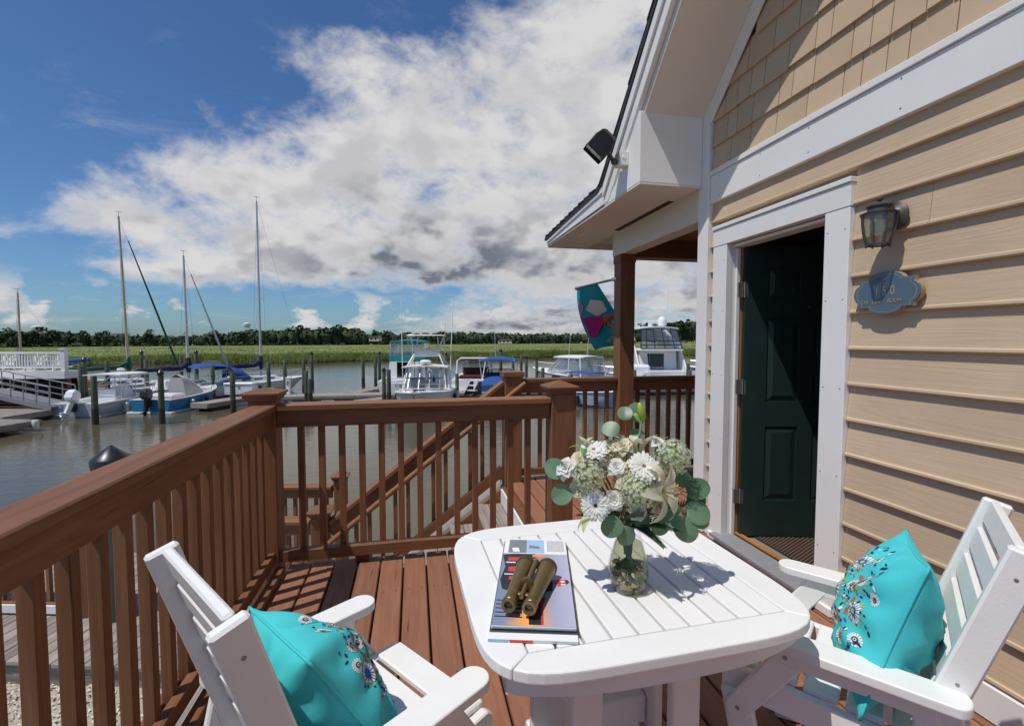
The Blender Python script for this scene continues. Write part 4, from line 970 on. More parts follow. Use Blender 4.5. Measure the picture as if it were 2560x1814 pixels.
for x0_, y0_, x1_, y1_, m_ in ((.055, -.045, .090, -.022, 'ink_red'), (.066, -.06, .074, -.02, 'ink_red'), (-.085, .09, -.045, .115, 'ink_red'), (-.08, .02, -.035, .05, 'ink_red'), (-.075, -.03, -.04, -.01, 'ink_red'), (-.008, .118, .03, .136, 'ink_orange'), (-.09, .075, -.06, .082, 'paper'), (-.09, .0, -.05, .006, 'paper'), (.075, -.05, .086, -.028, 'paper'), (.018, -.24, .024, -.13, 'ink_red'), (-.004, -.20, .002, -.15, 'ink_red')):
    ink('printed_lighthouse', [(x0_, y0_), (x1_, y0_), (x1_, y1_), (x0_, y1_)], m_, .0008)
ink('printed_lighthouse', [(.090, -.050), (.100, -.034), (.090, -.018)], 'ink_dark', .0009)
for k in range(5): ink('printed_mast', [(-.10, -.135-.018*k), (-.03, -.137-.018*k), (-.03, -.142-.018*k), (-.10, -.139-.018*k)], 'ink_dark', .0006)
ink('printed_photo', [(-.088, .152), (-.028, .152), (-.028, .252), (-.088, .252)], 'ink_grey', .0003); ink('printed_photo', [(-.072, .16), (-.05, .158), (-.055, .19), (-.078, .188)], 'paper', .0006)
ink('printed_photo', [(-.027, .152), (.03, .152), (.03, .252), (-.027, .252)], 'ink_sky', .0003); ink('printed_photo', [(-.02, .19), (.015, .185), (.015, .20), (-.02, .21)], 'ink_grey', .0006)
for k in range(16): ink('printed_text_line', [(.040+.0036*k, .165), (.0415+.0036*k, .165), (.0415+.0036*k, .25), (.040+.0036*k, .25)], 'ink_grey', .0003)
bn = thing('binoculars', 'antique brass binoculars resting on the open picture book', 'binoculars', (.30, 1.22, .77))
zb = TZ+.057
def barrel(e, o_):
    e, o_ = Vector(e), Vector(o_); ln = (o_-e).length; Mx = frame(e, o_) @ Matrix.Rotation(R(90), 4, 'Y')
    br = obj('barrel', MB().lathe([(.0165, .030), (.0175, .05), (.019, .085), (.0215, .135), (.0252, .185), (.0265, .215), (.0265, ln-.004)], 24, 0, Mx).mesh('barrel', 'brass', smooth=True), bn)
    obj('eyepiece', MB().lathe([(.0095, .012), (.0115, .002), (.0175, 0), (.0188, .004), (.0165, .009), (.0155, .012), (.0185, .016), (.0185, .022), (.0160, .025), (.0172, .029), (.0172, .034)], 24, 0, Mx, cap=False).mesh('eyepiece', 'brass', smooth=True), br)
    obj('eye_lens', MB().lathe([(.0098, .009), (.001, .008)], 16, 0, Mx).mesh('eye_lens', 'lens_glass', smooth=True), br)
    obj('objective_rim', MB().lathe([(.0270, ln-.012), (.0282, ln-.008), (.0282, ln), (.0245, ln), (.0235, ln-.02)], 24, 0, Mx, cap=False).mesh('objective_rim', 'brass_dark', smooth=True), br)
    return br
ea, eb = Vector((.224, 1.128, zb-.004)), Vector((.272, 1.106, zb-.004)); oa, ob = Vector((.318, 1.325, zb)), Vector((.376, 1.297, zb))
barrel(ea, oa); barrel(eb, ob)
mid0, mid1 = (ea+eb)/2, (oa+ob)/2; ax_ = (mid1-mid0).normalized(); U_ = Vector((0, 0, 1)); SD = ax_.cross(U_)
obj('focus_rod', MB().tube([(mid0+ax_*.028+U_*.012)[:], (mid0+ax_*.075+U_*.014)[:], (mid0+ax_*.21+U_*.016)[:]], [.006, .006, .009], 12).mesh('focus_rod', 'brass', smooth=True), bn)
obj('focus_wheel', MB().lathe([(.008, 0), (.0165, .002), (.0175, .006), (.0175, .012), (.0155, .015), (.008, .017)], 20, 0, frame(mid0+ax_*.082+U_*.014, mid1+U_*.016) @ Matrix.Rotation(R(90), 4, 'Y')).mesh('focus_wheel', 'brass', smooth=True), bn)
for t_, w_ in ((.052, .05), (.20, .055)):
    c = mid0+ax_*t_+U_*.006; obj('bridge', MB().bar((c-SD*w_*.5)[:], (c+SD*w_*.5)[:], .014, .007).mesh('bridge', 'brass_dark', bev=.002), bn)
# ------------------------------------------------------------------ vase
VP = Vector((.600, 1.236, TZ)); VM = Matrix.Translation(VP)
vs_ = thing('glass_vase', 'clear glass vase with water and shells on the table', 'vase', VP)
VPROF = [(.030, .000), (.044, .004), (.053, .020), (.0575, .045), (.0565, .070), (.051, .100), (.043, .128), (.036, .150), (.0335, .165), (.036, .182), (.042, .197)]
obj('vase_wall', MB().lathe(VPROF, 40, cap=False).mesh('vase_wall', 'clear_glass', smooth='all'), vs_, local=True)
obj('vase_base', MB().lathe([(.002, .001), (.030, .0005), (.042, .005), (.036, .009), (.002, .009)], 32, cap=False).mesh('vase_base', 'clear_glass', smooth='all'), vs_, local=True)
obj('vase_lip', MB().tube([(.042*math.cos(k*math.pi/16), .042*math.sin(k*math.pi/16), .197) for k in range(33)], .0016, 6, cap=False).mesh('vase_lip', 'clear_glass', smooth='all'), vs_, local=True)
obj('water', MB().lathe([(.001, .010)]+[(r_-.0025, z) for r_, z in VPROF if .003 < z < .137]+[(.0375, .137), (.001, .137)], 32, cap=False).mesh('water', 'vase_water', smooth=True), vs_, local=True)
rnd = random.Random(21)
def rad_at(z):
    for (r0, z0_), (r1, z1_) in zip(VPROF[:-1], VPROF[1:]):
        if z0_ <= z <= z1_: return r0+(r1-r0)*(z-z0_)/(z1_-z0_)
    return .03
shm = []
for v in range(5):
    b = MB(); s = .011
    def shell(u, w_, v=v):
        a_ = (u-.5)*math.pi*(1.1+.1*v); rr = s*w_*(1+.10*math.cos(a_*9)); return (rr*math.cos(a_), rr*math.sin(a_)*.85, .5*s*(1-w_*w_)+.001*math.cos(a_*9)*w_)
    b.grid(shell, 13, 5); me = b.mesh('seashell', ('shell_tan', 'shell_pale', 'shell_dark', 'shell_pale', 'shell_tan')[v], smooth='all'); shm.append(me)
for i in range(70):
    z = .014+.060*rnd.random()**.9; rr = (rad_at(z)-.0165)*math.sqrt(rnd.uniform(.25, 1.0)); a_ = rnd.uniform(0, 6.28)
    Mx = Matrix.Translation(VP+Vector((rr*math.cos(a_), rr*math.sin(a_), z))) @ Matrix.Rotation(rnd.uniform(0, 6.28), 4, 'Z') @ Matrix.Rotation(rnd.uniform(-1.3, 1.3), 4, 'X') @ Matrix.Rotation(rnd.uniform(-.8, .8), 4, 'Y') @ Matrix.Scale(rnd.uniform(.95, 1.5), 4)
    tag(obj('seashell', rnd.choice(shm), None, Mx), 'small seashell lying in the bottom of the glass vase', 'seashell', 'shells in the vase')
# ------------------------------------------------------------------ flowers
CAMP = Vector((0, 0, 1.45))
def toward(p, k): p = Vector(p); return CAMP+(p-CAMP)*k
def stem(parent, head, r=.0028, mat='stem_green', z0=.03):
    h = Vector(head); neck = VP+Vector(((h.x-VP.x)*.10, (h.y-VP.y)*.10, .175)); foot = VP-Vector(((h.x-VP.x)*.16, (h.y-VP.y)*.16, 0))+Vector((rnd.uniform(-.020, .020), rnd.uniform(-.020, .020), z0+rnd.uniform(.01, .04)))
    pts = [foot, VP+(neck-VP)*.6+Vector((0, 0, .0)), neck]
    m_ = neck+(h-neck)*.5+Vector((0, 0, .02)); pts += [neck+(m_-neck)*.5+Vector((0,0,.006)), m_, h]
    obj('stem', MB().tube([p[:] for p in pts], r, 7).mesh('stem', mat, smooth='all'), parent)
def facing(p, n, spin=0.0):
    n = Vector(n).normalized(); q = n.to_track_quat('Z', 'Y'); return Matrix.Translation(p) @ q.to_matrix().to_4x4() @ Matrix.Rotation(spin, 4, 'Z')
def gerbera(p, n, label, r=.034, core='gerbera_core'):
    t_ = thing('gerbera', label, 'flower', VP+Vector((0, 0, .03))); stem(t_, Vector(p)-Vector(n).normalized()*.006, .0026)
    Mx = facing(p, n, rnd.uniform(0, 1))
    for ring, (r0, r1, cnt, tilt, zz_) in enumerate(((.006, r, 22, .18, 0), (.006, r*.86, 20, .32, .002), (.005, r*.55, 16, .5, .004))):
        b = MB()
        for k in range(cnt):
            a_ = 2*math.pi*(k+.5*ring)/cnt+rnd.uniform(-.05, .05); rr = r1*rnd.uniform(.93, 1.05); wd = rr*.115; tl = tilt+rnd.uniform(-.12, .12)
            c, s = math.cos(a_), math.sin(a_); pr = []
            for f, w_ in ((0, .4), (.35, 1), (.75, 1.1), (.95, .75), (1.0, .2)):
                x_ = r0+(rr-r0)*f; z_ = zz_+math.sin(tl)*x_*(1-.35*f)
                pr.append((x_, wd*w_, z_))
            vs = [(x_*c-y_*s, x_*s+y_*c, z_-.0008) for x_, y_, z_ in pr]+[(x_*c, x_*s, z_+.0008) for x_, y_, z_ in pr]+[(x_*c+y_*s, x_*s-y_*c, z_-.0008) for x_, y_, z_ in pr]
            b.add(vs, [(i, i+1, i+6, i+5) for i in range(4)]+[(i+5, i+6, i+11, i+10) for i in range(4)])
        stuff(obj('petals', b.mesh('petals', 'petal_white', smooth='all'), t_, Mx))
    obj('flower_centre', MB().lathe([(.0085, 0), (.0088, .004), (.006, .0065), (.002, .005)], 16).mesh('flower_centre', core, smooth=True), t_, Mx)
def allium(p, label, r=.043):
    t_ = thing('allium', label, 'flower', VP+Vector((0, 0, .03))); stem(t_, p, .003)
    b = MB(); gr_ = MB(); n = 300
    for i in range(n):
        z_ = 1-2*(i+.5)/n; ph = i*2.39996; q = math.sqrt(max(0, 1-z_*z_)); d = Vector((q*math.cos(ph), q*math.sin(ph), z_))+Vector((rnd.uniform(-.12, .12), rnd.uniform(-.12, .12), rnd.uniform(-.12, .12))); d.normalize()
        rr = r*rnd.uniform(.82, 1.06); c = Vector(p)+d*rr; Mq = facing(c, d, rnd.uniform(0, 3))
        gr_.tube([(Vector(p)+d*r*.3)[:], c[:]], .0005, 3)
        for k in range(6):
            a_ = k*math.pi/3; l_ = rnd.uniform(.005, .0072); cc, s = math.cos(a_), math.sin(a_)
            b.add([(0, 0, 0), (l_*.5*cc-.0010*s, l_*.5*s+.0010*cc, .0012), (l_*cc, l_*s, .0022), (l_*.5*cc+.0010*s, l_*.5*s-.0010*cc, .0012)], [(0,1,2,3)], 0, Mq)
        b.sphere((0, 0, .001), .0014, 4, 3, 1, (1, 1, 1)) if False else None
        gr_.add([(v[0]*.0016, v[1]*.0016, v[2]*.0016) for v in ((1,0,0), (-1,0,0), (0,1,0), (0,-1,0), (0,0,1.2), (0,0,-1))], [(0,2,4), (2,1,4), (1,3,4), (3,0,4), (2,0,5), (1,2,5), (3,1,5), (0,3,5)], 0, Mq)
    stuff(obj('florets', b.mesh('florets', 'allium_white'), t_)); stuff(obj('floret_stalks', gr_.mesh('floret_stalks', 'allium_green'), t_))
    obj('floret_core', MB().sphere(p, r*.42, 14, 9).mesh('floret_core', 'allium_green', smooth='all'), t_)
def petal_mesh(name, ln, wd, curl, mat, cup=.25):
    def f(u, v):
        s = v; w_ = wd*(math.sin(math.pi*min(1, s*.93+.05))**.75); x_ = (u-.5)*w_
        a_ = curl*s*s; y_ = ln*s*math.cos(a_*.5); z_ = -ln*s*math.sin(a_*.5)*.9+ln*.0+cup*abs(u-.5)*w_*1.2
        return (x_, y_, z_)
    return MB().grid(f, 7, 10).mesh(name, mat, smooth='all')
def lily(p, n, label, opened=.8, ln=.078, mat='petal_cream', spin=0.0):
    t_ = thing('lily', label, 'flower', VP+Vector((0, 0, .03))); stem(t_, p, .0032)
    Mx = facing(p, n, spin)
    for k in range(6):
        me = petal_mesh('petal', ln*(1.0 if k % 2 else .95), ln*(.40 if k % 2 else .30), 1.5*opened, mat)
        obj('petal', me, t_, Mx @ Matrix.Rotation(k*math.pi/3, 4, 'Z') @ Matrix.Rotation(R(90)-opened*1.05+(.08 if k % 2 else 0), 4, 'X') @ Matrix.Translation((0, .004, 0)))
    for k in range(6):
        a_ = k*math.pi/3+.3; e2 = Vector((.020*math.cos(a_), .020*math.sin(a_), .045))
        obj('stamen', MB().tube([(0, 0, 0), (e2*.6)[:], e2[:]], .0008, 5).bar((e2+Vector((-.004, 0, 0)))[:], (e2+Vector((.004, 0, 0)))[:], .002, .002).mesh('stamen', 'petal_pale_green'), t_, Mx)
def at(n_): return Vector(FP[n_])
FP = dict(bud=(.641,1.249,1.238), lily1=(.625,1.246,1.10), ger1=(.505,1.272,1.129), ger2=(.645,1.24,1.082), ger3=(.509,1.263,.971), all1=(.725,1.225,1.113), all2=(.489,1.271,1.057), all3=(.626,1.241,1.013),
          rose=(.428,1.285,1.076), lily2=(.690,1.225,1.015), tulip=(.490,1.264,.914), lilybud=(.481,1.278,1.154), astil=(.563,1.259,1.10))
TOC = Vector((-.40, -.85, .30))
gerbera(toward(at('ger1'), .99), (-.15, -.45, 1.0), 'white gerbera with a green heart at the top of the bouquet beside lime buds', .041)
gerbera(toward(at('ger2'), .95), (-.05, -.75, .75), 'white gerbera with a brown heart above the lowest round allium', .046)
gerbera(toward(at('ger3'), .955), (-.45, -.95, .25), 'white gerbera with a black heart low on the bouquet beside grey-green leaves', .042, 'gerbera_dark')
allium(toward(at('all1'), .99), 'pale round allium head at the side of the bouquet nearest the door', .051)
allium(toward(at('all2'), .97), 'pale round allium head beside the white rose', .046)
allium(toward(at('all3'), .94), 'pale round allium head at the middle of the bouquet front', .047)
lily(toward(at('lily1'), 1.02), (.05, .15, 1.0), 'cream lily standing upright at the back of the bouquet', .46, .100)
lily(toward(at('lily2'), .945), (.55, -.75, .15), 'wide open cream lily hanging toward the table edge', 1.0, .100, 'petal_cream', .4)
# rose
p = toward(at('rose'), .985); t_ = thing('rose', 'ruffled white rose between the two round grey-green leaves', 'flower', VP+Vector((0,0,.03))); stem(t_, p, .003)
Mx = facing(p, (-.55, -.6, .55))
for ring, (cnt, ln, op) in enumerate(((3, .022, .15), (4, .028, .45), (5, .034, .8), (5, .036, 1.15))):
    for k in range(cnt):
        me = petal_mesh('petal', ln, ln*1.05, .5+ring*.25, 'petal_white', .5); obj('petal', me, t_, Mx @ Matrix.Rotation(2*math.pi*k/cnt+ring*.6, 4, 'Z') @ Matrix.Rotation(R(90)-op, 4, 'X') @ Matrix.Translation((0, .002, 0)))
# closed lily bud on its tall stem
p = at('bud'); t_ = thing('lily_bud', 'tall closed lime green lily bud rising above the bouquet', 'flower', VP+Vector((0,0,.03))); stem(t_, p-Vector((0, 0, .022)), .003)
obj('bud', MB().lathe([(.002, -.026), (.006, -.018), (.0098, -.002), (.0092, .014), (.0055, .026), (.001, .032)], 10, 0, Matrix.Translation(p) @ Matrix.Rotation(R(-14), 4, 'Y')).mesh('bud', 'bud_green', smooth='all'), t_)
for dx, ry in ((.012, 40), (-.008, -30)):
    obj('bud_leaf', petal_mesh('bud_leaf', .045, .014, .8, 'lily_leaf'), t_, Matrix.Translation(p-Vector((0, 0, .03))) @ Matrix.Rotation(R(ry), 4, 'Y') @ Matrix.Rotation(R(70), 4, 'X'))
p = at('lilybud'); t_ = thing('lily_bud', 'half open pale green lily bud beside the topmost gerbera', 'flower', VP+Vector((0,0,.03))); stem(t_, p-Vector((0, 0, .02)), .003)
for k in range(3): obj('petal', petal_mesh('petal', .040, .020, .7, 'petal_pale_green', .5), t_, Matrix.Translation(p-Vector((0, 0, .018))) @ Matrix.Rotation(k*2.1+.5, 4, 'Z') @ Matrix.Rotation(R(68), 4, 'X'))
for a_, ln in ((2.6, .055), (1.2, .05), (.2, .035)): obj('bud_leaf', petal_mesh('bud_leaf', ln, .016, .9, 'lily_leaf'), t_, Matrix.Translation(p-Vector((0, 0, .022))) @ Matrix.Rotation(a_, 4, 'Z') @ Matrix.Rotation(R(25), 4, 'X'))
p = toward(at('tulip'), .95); t_ = thing('lily_petal_spray', 'drooping pale green petal hanging over the vase rim', 'flower', VP+Vector((0,0,.03))); stem(t_, p+Vector((.02, 0, .02)), .003)
obj('petal', petal_mesh('petal', .060, .032, .8, 'petal_pale_green', .5), t_, Matrix.Translation(p+Vector((.012, 0, .022))) @ Matrix.Rotation(R(62), 4, 'Z') @ Matrix.Rotation(R(-25), 4, 'X'))
obj('petal', petal_mesh('petal', .055, .028, .7, 'petal_pale_green', .5), t_, Matrix.Translation(p+Vector((.014, 0, .026))) @ Matrix.Rotation(R(100), 4, 'Z') @ Matrix.Rotation(R(-35), 4, 'X'))
# filler blooms in the middle of the bouquet
for lab, q, nn_, sz in (('cream stock bloom tucked between the astilbe and the lowest allium', (.575, 1.215, 1.045), (-.2, -.8, .5), .026), ('white stock bloom above the black-hearted gerbera', (.545, 1.215, 1.00), (-.4, -.8, .3), .028), ('cream stock bloom behind the topmost gerbera', (.555, 1.275, 1.135), (-.1, -.4, .9), .026),
                        ('white stock bloom between the round alliums', (.560, 1.235, 1.085), (-.3, -.7, .6), .028), ('cream stock bloom below the allium near the door', (.70, 1.235, 1.055), (.2, -.7, .5), .026), ('white stock bloom hidden under the brown-hearted gerbera', (.665, 1.215, 1.045), (.1, -.8, .4), .024),
                        ('cream stock bloom beside the upright lily', (.585, 1.255, 1.140), (-.2, -.6, .8), .030), ('cream stock bloom under the white rose', (.455, 1.255, 1.025), (-.6, -.7, .2), .026), ('white stock bloom low between the front leaves', (.60, 1.185, .975), (-.1, -.9, .2), .024), ('cream stock bloom under the open lily', (.665, 1.19, .985), (.2, -.9, .3), .026),
                        ('white stock bloom above the allium near the door', (.690, 1.245, 1.145), (.2, -.5, .8), .024), ('cream stock bloom between the rose and the topmost gerbera', (.465, 1.275, 1.105), (-.4, -.5, .8), .026), ('cream stock bloom at the back of the bouquet', (.62, 1.30, 1.09), (.1, .5, .8), .03), ('white stock bloom on the far side of the bouquet', (.54, 1.31, 1.07), (-.2, .6, .6), .03)):
    t_ = thing('stock_bloom', lab, 'flower', VP+Vector((0, 0, .03))); p = Vector(q); stem(t_, p, .0024); Mx = facing(p, nn_, rnd.uniform(0, 3))
    for ring, (cnt, f, op) in enumerate(((3, .6, .2), (5, .9, .65), (6, 1.15, 1.1))):
        for k in range(cnt): obj('petal', petal_mesh('petal', sz*f, sz*f*1.1, .6+ring*.3, 'petal_cream' if 'cream' in lab else 'petal_white', .5), t_, Mx @ Matrix.Rotation(2*math.pi*k/cnt+ring*.7, 4, 'Z') @ Matrix.Rotation(R(90)-op, 4, 'X') @ Matrix.Translation((0, .002, 0)))
# feathery astilbe plumes
for (px_, py_, pz_, h_, lab) in ((.563, 1.262, 1.06, .115, 'feathery cream astilbe plume at the centre of the bouquet'), (.590, 1.225, 1.035, .09, 'short feathery cream astilbe plume beside the brown-hearted gerbera')):
    t_ = thing('astilbe', lab, 'flower', VP+Vector((0,0,.03))); p = Vector((px_, py_, pz_)); stem(t_, p, .002, 'stem_red'); b = MB()
    for i in range(420):
        z_ = rnd.random(); rr = .046*(1-z_)*rnd.random()**.6+.002; a_ = rnd.uniform(0, 6.28); s = rnd.uniform(.0014, .0032); c = p+Vector((rr*math.cos(a_), rr*math.sin(a_), -.02+h_*z_+rr*.6))
        b.add([(c.x+s, c.y, c.z), (c.x-s, c.y, c.z), (c.x, c.y+s, c.z), (c.x, c.y-s, c.z), (c.x, c.y, c.z+s*1.6), (c.x, c.y, c.z-s)], [(0,2,4), (2,1,4), (1,3,4), (3,0,4), (2,0,5), (1,2,5), (3,1,5), (0,3,5)])
    stuff(obj('plume', b.mesh('plume', 'astilbe'), t_))
# eucalyptus sprigs: stem plus round leaves
def leaf_mesh(r, mat, fold):
    def f(u, v):
        a_ = v*math.pi; y_ = r*(1-math.cos(a_)); w_ = r*.95*math.sin(a_)**.85*(1+.08*math.cos(a_)); x_ = (u-.5)*2*w_
        return (x_, y_, fold*abs(x_)+.10*r*math.sin(a_*1.5)-.12*y_*y_/r*.3)
    return MB().grid(f, 9, 11).mesh('leaf', mat, smooth='all')
def sprig(label, base, leaves, mat='eucalyptus', smat='stem_red'):
    leaves = [(a_, r_*1.03, n_, s_) for a_, r_, n_, s_ in leaves]
    t_ = thing('eucalyptus_sprig', label, 'foliage', VP+Vector((0,0,.03)))
    hub = Vector(base); stem(t_, hub, .0016, smat)
    for (p, r, n, sp) in leaves:
        p = Vector(p); d = (p-hub); n = Vector(n).normalized()
        y_ = (d-n*d.dot(n)); y_ = y_.normalized() if y_.length > 1e-4 else Vector((0, 0, 1)).cross(n).normalized()
        y_ = (Matrix.Rotation(sp, 3, n) @ y_); x_ = y_.cross(n); base_p = p-y_*r
        Mx = Matrix(((x_.x, y_.x, n.x, base_p.x), (x_.y, y_.y, n.y, base_p.y), (x_.z, y_.z, n.z, base_p.z), (0, 0, 0, 1)))
        lf = obj('leaf', leaf_mesh(r, mat, rnd.uniform(-.15, .25)), t_, Mx)
        obj('leaf_stalk', MB().tube([hub[:], (hub*.5+base_p*.5+Vector((0, 0, .006)))[:], base_p[:]], .0011, 5).mesh('leaf_stalk', smat), t_)
C_ = (-.38, -.80, .35)
sprig('eucalyptus sprig with two round grey-green leaves beside the white rose', (.462, 1.262, 1.035), [((.388, 1.275, 1.084), .030, (-.5, -.8, .2), .3), ((.406, 1.265, 1.010), .030, (-.4, -.85, .3), 0)])
sprig('eucalyptus sprig whose leaves hang over the front of the vase', (.575, 1.205, .975), [((.529, 1.195, .934), .030, (-.3, -.9, .3), 0), ((.568, 1.190, .907), .027, (-.2, -.95, .15), .2), ((.625, 1.195, .939), .026, (-.1, -.9, .35), 0)])
sprig('eucalyptus sprig with large leaves drooping toward the house wall', (.715, 1.200, .975), [((.696, 1.175, .960), .029, (-.3, -.7, .65), 0), ((.788, 1.185, .957), .035, (-.2, -.8, .5), 0), ((.745, 1.175, .915), .034, (-.3, -.85, .35), .3), ((.680, 1.205, .920), .026, (-.2, -.9, .3), 0), ((.805, 1.195, .93), .024, (-.2, -.8, .3), .4)], 'eucalyptus', 'lily_leaf')
sprig('eucalyptus sprig with dark leaves at the far side of the bouquet', (.745, 1.225, 1.0), [((.798, 1.205, 1.020), .032, (-.6, -.6, .3), 0), ((.764, 1.230, 1.045), .026, (-.2, -.9, .4), .3), ((.80, 1.215, .985), .026, (-.5, -.7, .4), 0)], 'eucalyptus_dark')
sprig('eucalyptus sprig with bluish leaves reaching up beside the tall bud', (.600, 1.262, 1.165), [((.596, 1.262, 1.237), .022, (-.4, -.8, .5), 0), ((.634, 1.268, 1.238), .028, (-.3, -.9, .2), 0), ((.555, 1.268, 1.192), .025, (-.3, -.7, .5), 0), ((.636, 1.262, 1.178), .021, (-.2, -.35, .9), 0)])
# fern sprays filling the lower part
for lab, a_, ln, el_ in (('dark green fern spray low on the vase side nearest the book', 2.9, .13, .25), ('dark green fern spray pointing to the house wall', -.1, .20, .35), ('dark green fern spray hanging over the front of the vase', -1.25, .11, -.1), ('dark green fern spray on the side of the rose', 2.55, .16, .55), ('dark green fern spray under the open lily', -.75, .13, .1), ('dark green fern spray standing at the back of the bouquet', 1.4, .17, .9), ('dark green fern spray between the gerberas', -1.8, .14, .7), ('dark green fern spray behind the allium near the door', .6, .18, .7)):
    t_ = thing('fern', lab, 'foliage', VP+Vector((0,0,.03))); s0 = VP+Vector((.02*math.cos(a_), .02*math.sin(a_), .20)); stem(t_, s0, .0014)
    d = Vector((math.cos(a_)*math.cos(el_), math.sin(a_)*math.cos(el_), math.sin(el_))); sd = Vector((-math.sin(a_), math.cos(a_), 0)); b = MB().tube([s0[:], (s0+d*ln*.5)[:], (s0+d*ln-Vector((0, 0, .02)))[:]], .0009, 5)
    for k in range(22):
        f = (k+2)/24; c = s0+d*ln*f-Vector((0, 0, .02*f*f))
        for sg_ in (-1, 1):
            tip = c+sd*sg_*ln*.28*(1-f*.75)+d*ln*.10; w_ = d*.003
            b.add([(c-w_)[:], (c+w_)[:], ((c+tip)/2+w_*1.2+Vector((0,0,.002)))[:], tip[:], ((c+tip)/2-w_*1.2+Vector((0,0,.002)))[:]], [(0,1,2,3,4)])
    stuff(obj('frond', b.mesh('frond', 'fern_green'), t_))
t_ = thing('craspedia', 'two small yellow button buds beside the lowest allium', 'flower', VP+Vector((0,0,.03)))
for q in ((.585, 1.205, 1.005), (.578, 1.203, .975)):
    obj('button', MB().sphere(q, .0062, 10, 7).mesh('button', 'yellow_bud', smooth='all'), t_)
stem(t_, (.585, 1.205, 1.0), .0012); stem(t_, (.578, 1.203, .972), .0012)
# long pointed leaf across the front
t_ = thing('lily_foliage', 'long bare green lily stem with pointed leaves in the bouquet', 'foliage', VP+Vector((0,0,.03))); stem(t_, (.625, 1.225, 1.10), .003)
for p, rz_, rx_, ln in (((.605, 1.22, 1.13), R(-130), -.5, .07), ((.60, 1.21, 1.03), R(200), .4, .06), ((.645, 1.215, 1.01), R(-30), -.3, .06)):
    obj('leaf', petal_mesh('leaf', ln, .014, .5, 'lily_leaf'), t_, Matrix.Translation(p) @ Matrix.Rotation(rz_, 4, 'Z') @ Matrix.Rotation(rx_, 4, 'X'))
# ------------------------------------------------------------------ flag on the porch column
S0 = Vector((2.11, 4.69, 2.09)); S1 = mar(.835, 6.15, 2.11)
fg = thing('porch_flag', 'teal flag with a bright cone and the word Welcome hanging from the porch column', 'flag', S0)
obj('flag_staff', MB().tube([S0[:], S1[:]], .013, 10).sphere(S1, .026).mesh('flag_staff', 'aluminium', smooth=True), fg)
obj('staff_bracket', MB().tube([(S0-(S1-S0)*.002)[:], (S0+(S1-S0)*.09)[:]], .02, 10).mesh('staff_bracket', 'steel', smooth=True), fg)
sd = (S1-S0); A_ = S0+sd*.44; B_ = S0+sd*.985
dn = Vector((0, 0, -1)); dh = (S1-S0).normalized(); lt = dh.cross(Vector((0, 0, 1))).normalized()      # lt points to the house side
def flagp(u, v):      # u along the staff (0 near, 1 outer end), v down the cloth
    top = A_+(B_-A_)*u
    # cloth gathers toward its outer lower corner and blows toward the house
    drop = .80*v*(1-.16*(1-u)); gather = (1-.25*v)
    p = B_+(top-B_)*gather+dn*drop
    p += lt*(.52*v*(1-u)+.20*v*v*u+.035*math.sin(10*u+3*v+1)*v)-dh*(.05*v*v)
    return p
fm = MB().grid(lambda u, v: flagp(u, v)[:], 30, 34); me = fm.mesh('flag_cloth', 'flag_teal', smooth='all'); obj('flag_cloth', me, fg)
fn = (flagp(.5, .5)-flagp(.45, .5)).cross(flagp(.5, .55)-flagp(.5, .5)).normalized()
if fn.dot(CAMP-flagp(.5, .5)) < 0: fn = -fn
def fpatch(name, pts, m_, lift=.004, sub=6):
    # fan of thin strips so the print follows the folds
    cx_ = sum(p[0] for p in pts)/len(pts); cy_ = sum(p[1] for p in pts)/len(pts); b = MB(); n = len(pts)
    vs = []; 
    for r_ in range(sub+1):
        for x, y in pts: q = flagp(min(1, max(0, cx_+(x-cx_)*r_/sub)), min(1, max(0, cy_+(y-cy_)*r_/sub))); vs.append((q+fn*lift)[:])
    fs = [(r_*n+k, r_*n+(k+1) % n, (r_+1)*n+(k+1) % n, (r_+1)*n+k) for r_ in range(1, sub) for k in range(n)]+[tuple(n+k for k in range(n))]
    b.add(vs, fs); obj(name, b.mesh(name, m_, smooth='all'), fg)
def blob(cx_, cy_, rx, ry, n=20, lob=0, la=0.0): return [(cx_+rx*(1+la*math.cos(lob*2*math.pi*k/n))*math.cos(2*math.pi*k/n), cy_+ry*(1+la*math.cos(lob*2*math.pi*k/n))*math.sin(2*math.pi*k/n)) for k in range(n)]
fpatch('scoop_motif', blob(.42, .36, .30, .13, 24, 5, .10), 'flag_white', .004)
fpatch('cone_motif', [(.98, .46), (.30, .52), (.34, .58), (.72, .84), (.86, .80)], 'flag_magenta', .006)
fpatch('ribbon_motif', [(.30, .52), (.05, .50), (.02, .56), (.22, .58), (.16, .70), (.26, .70), (.33, .60), (.42, .68), (.46, .64), (.36, .54)], 'flag_red', .008)
fpatch('loop_motif', [(.96, .24), (.86, .23), (.80, .30), (.84, .38), (.93, .46), (.97, .46), (.90, .36), (.86, .30), (.90, .27), (.97, .29)], 'flag_pink', .008)
me_lets = 'Welcome'
for i, ch_ in enumerate(me_lets):
    u = .50-.075*i; v = .905-.052*i*1.0
    q = flagp(u, v); ux = (flagp(u-.04, v-.028)-q).normalized(); uy = (flagp(u, v-.04)-q); uy = (uy-ux*uy.dot(ux)).normalized(); uz = ux.cross(uy)
    if uz.dot(fn) < 0: uz = -uz; uy = uz.cross(ux)
    q = q+fn*.007
    text('flag_lettering', ch_, .085, fg, Matrix(((ux.x, uy.x, uz.x, q.x), (ux.y, uy.y, uz.y, q.y), (ux.z, uy.z, uz.z, q.z), (0, 0, 0, 1))), 'flag_white', .8)
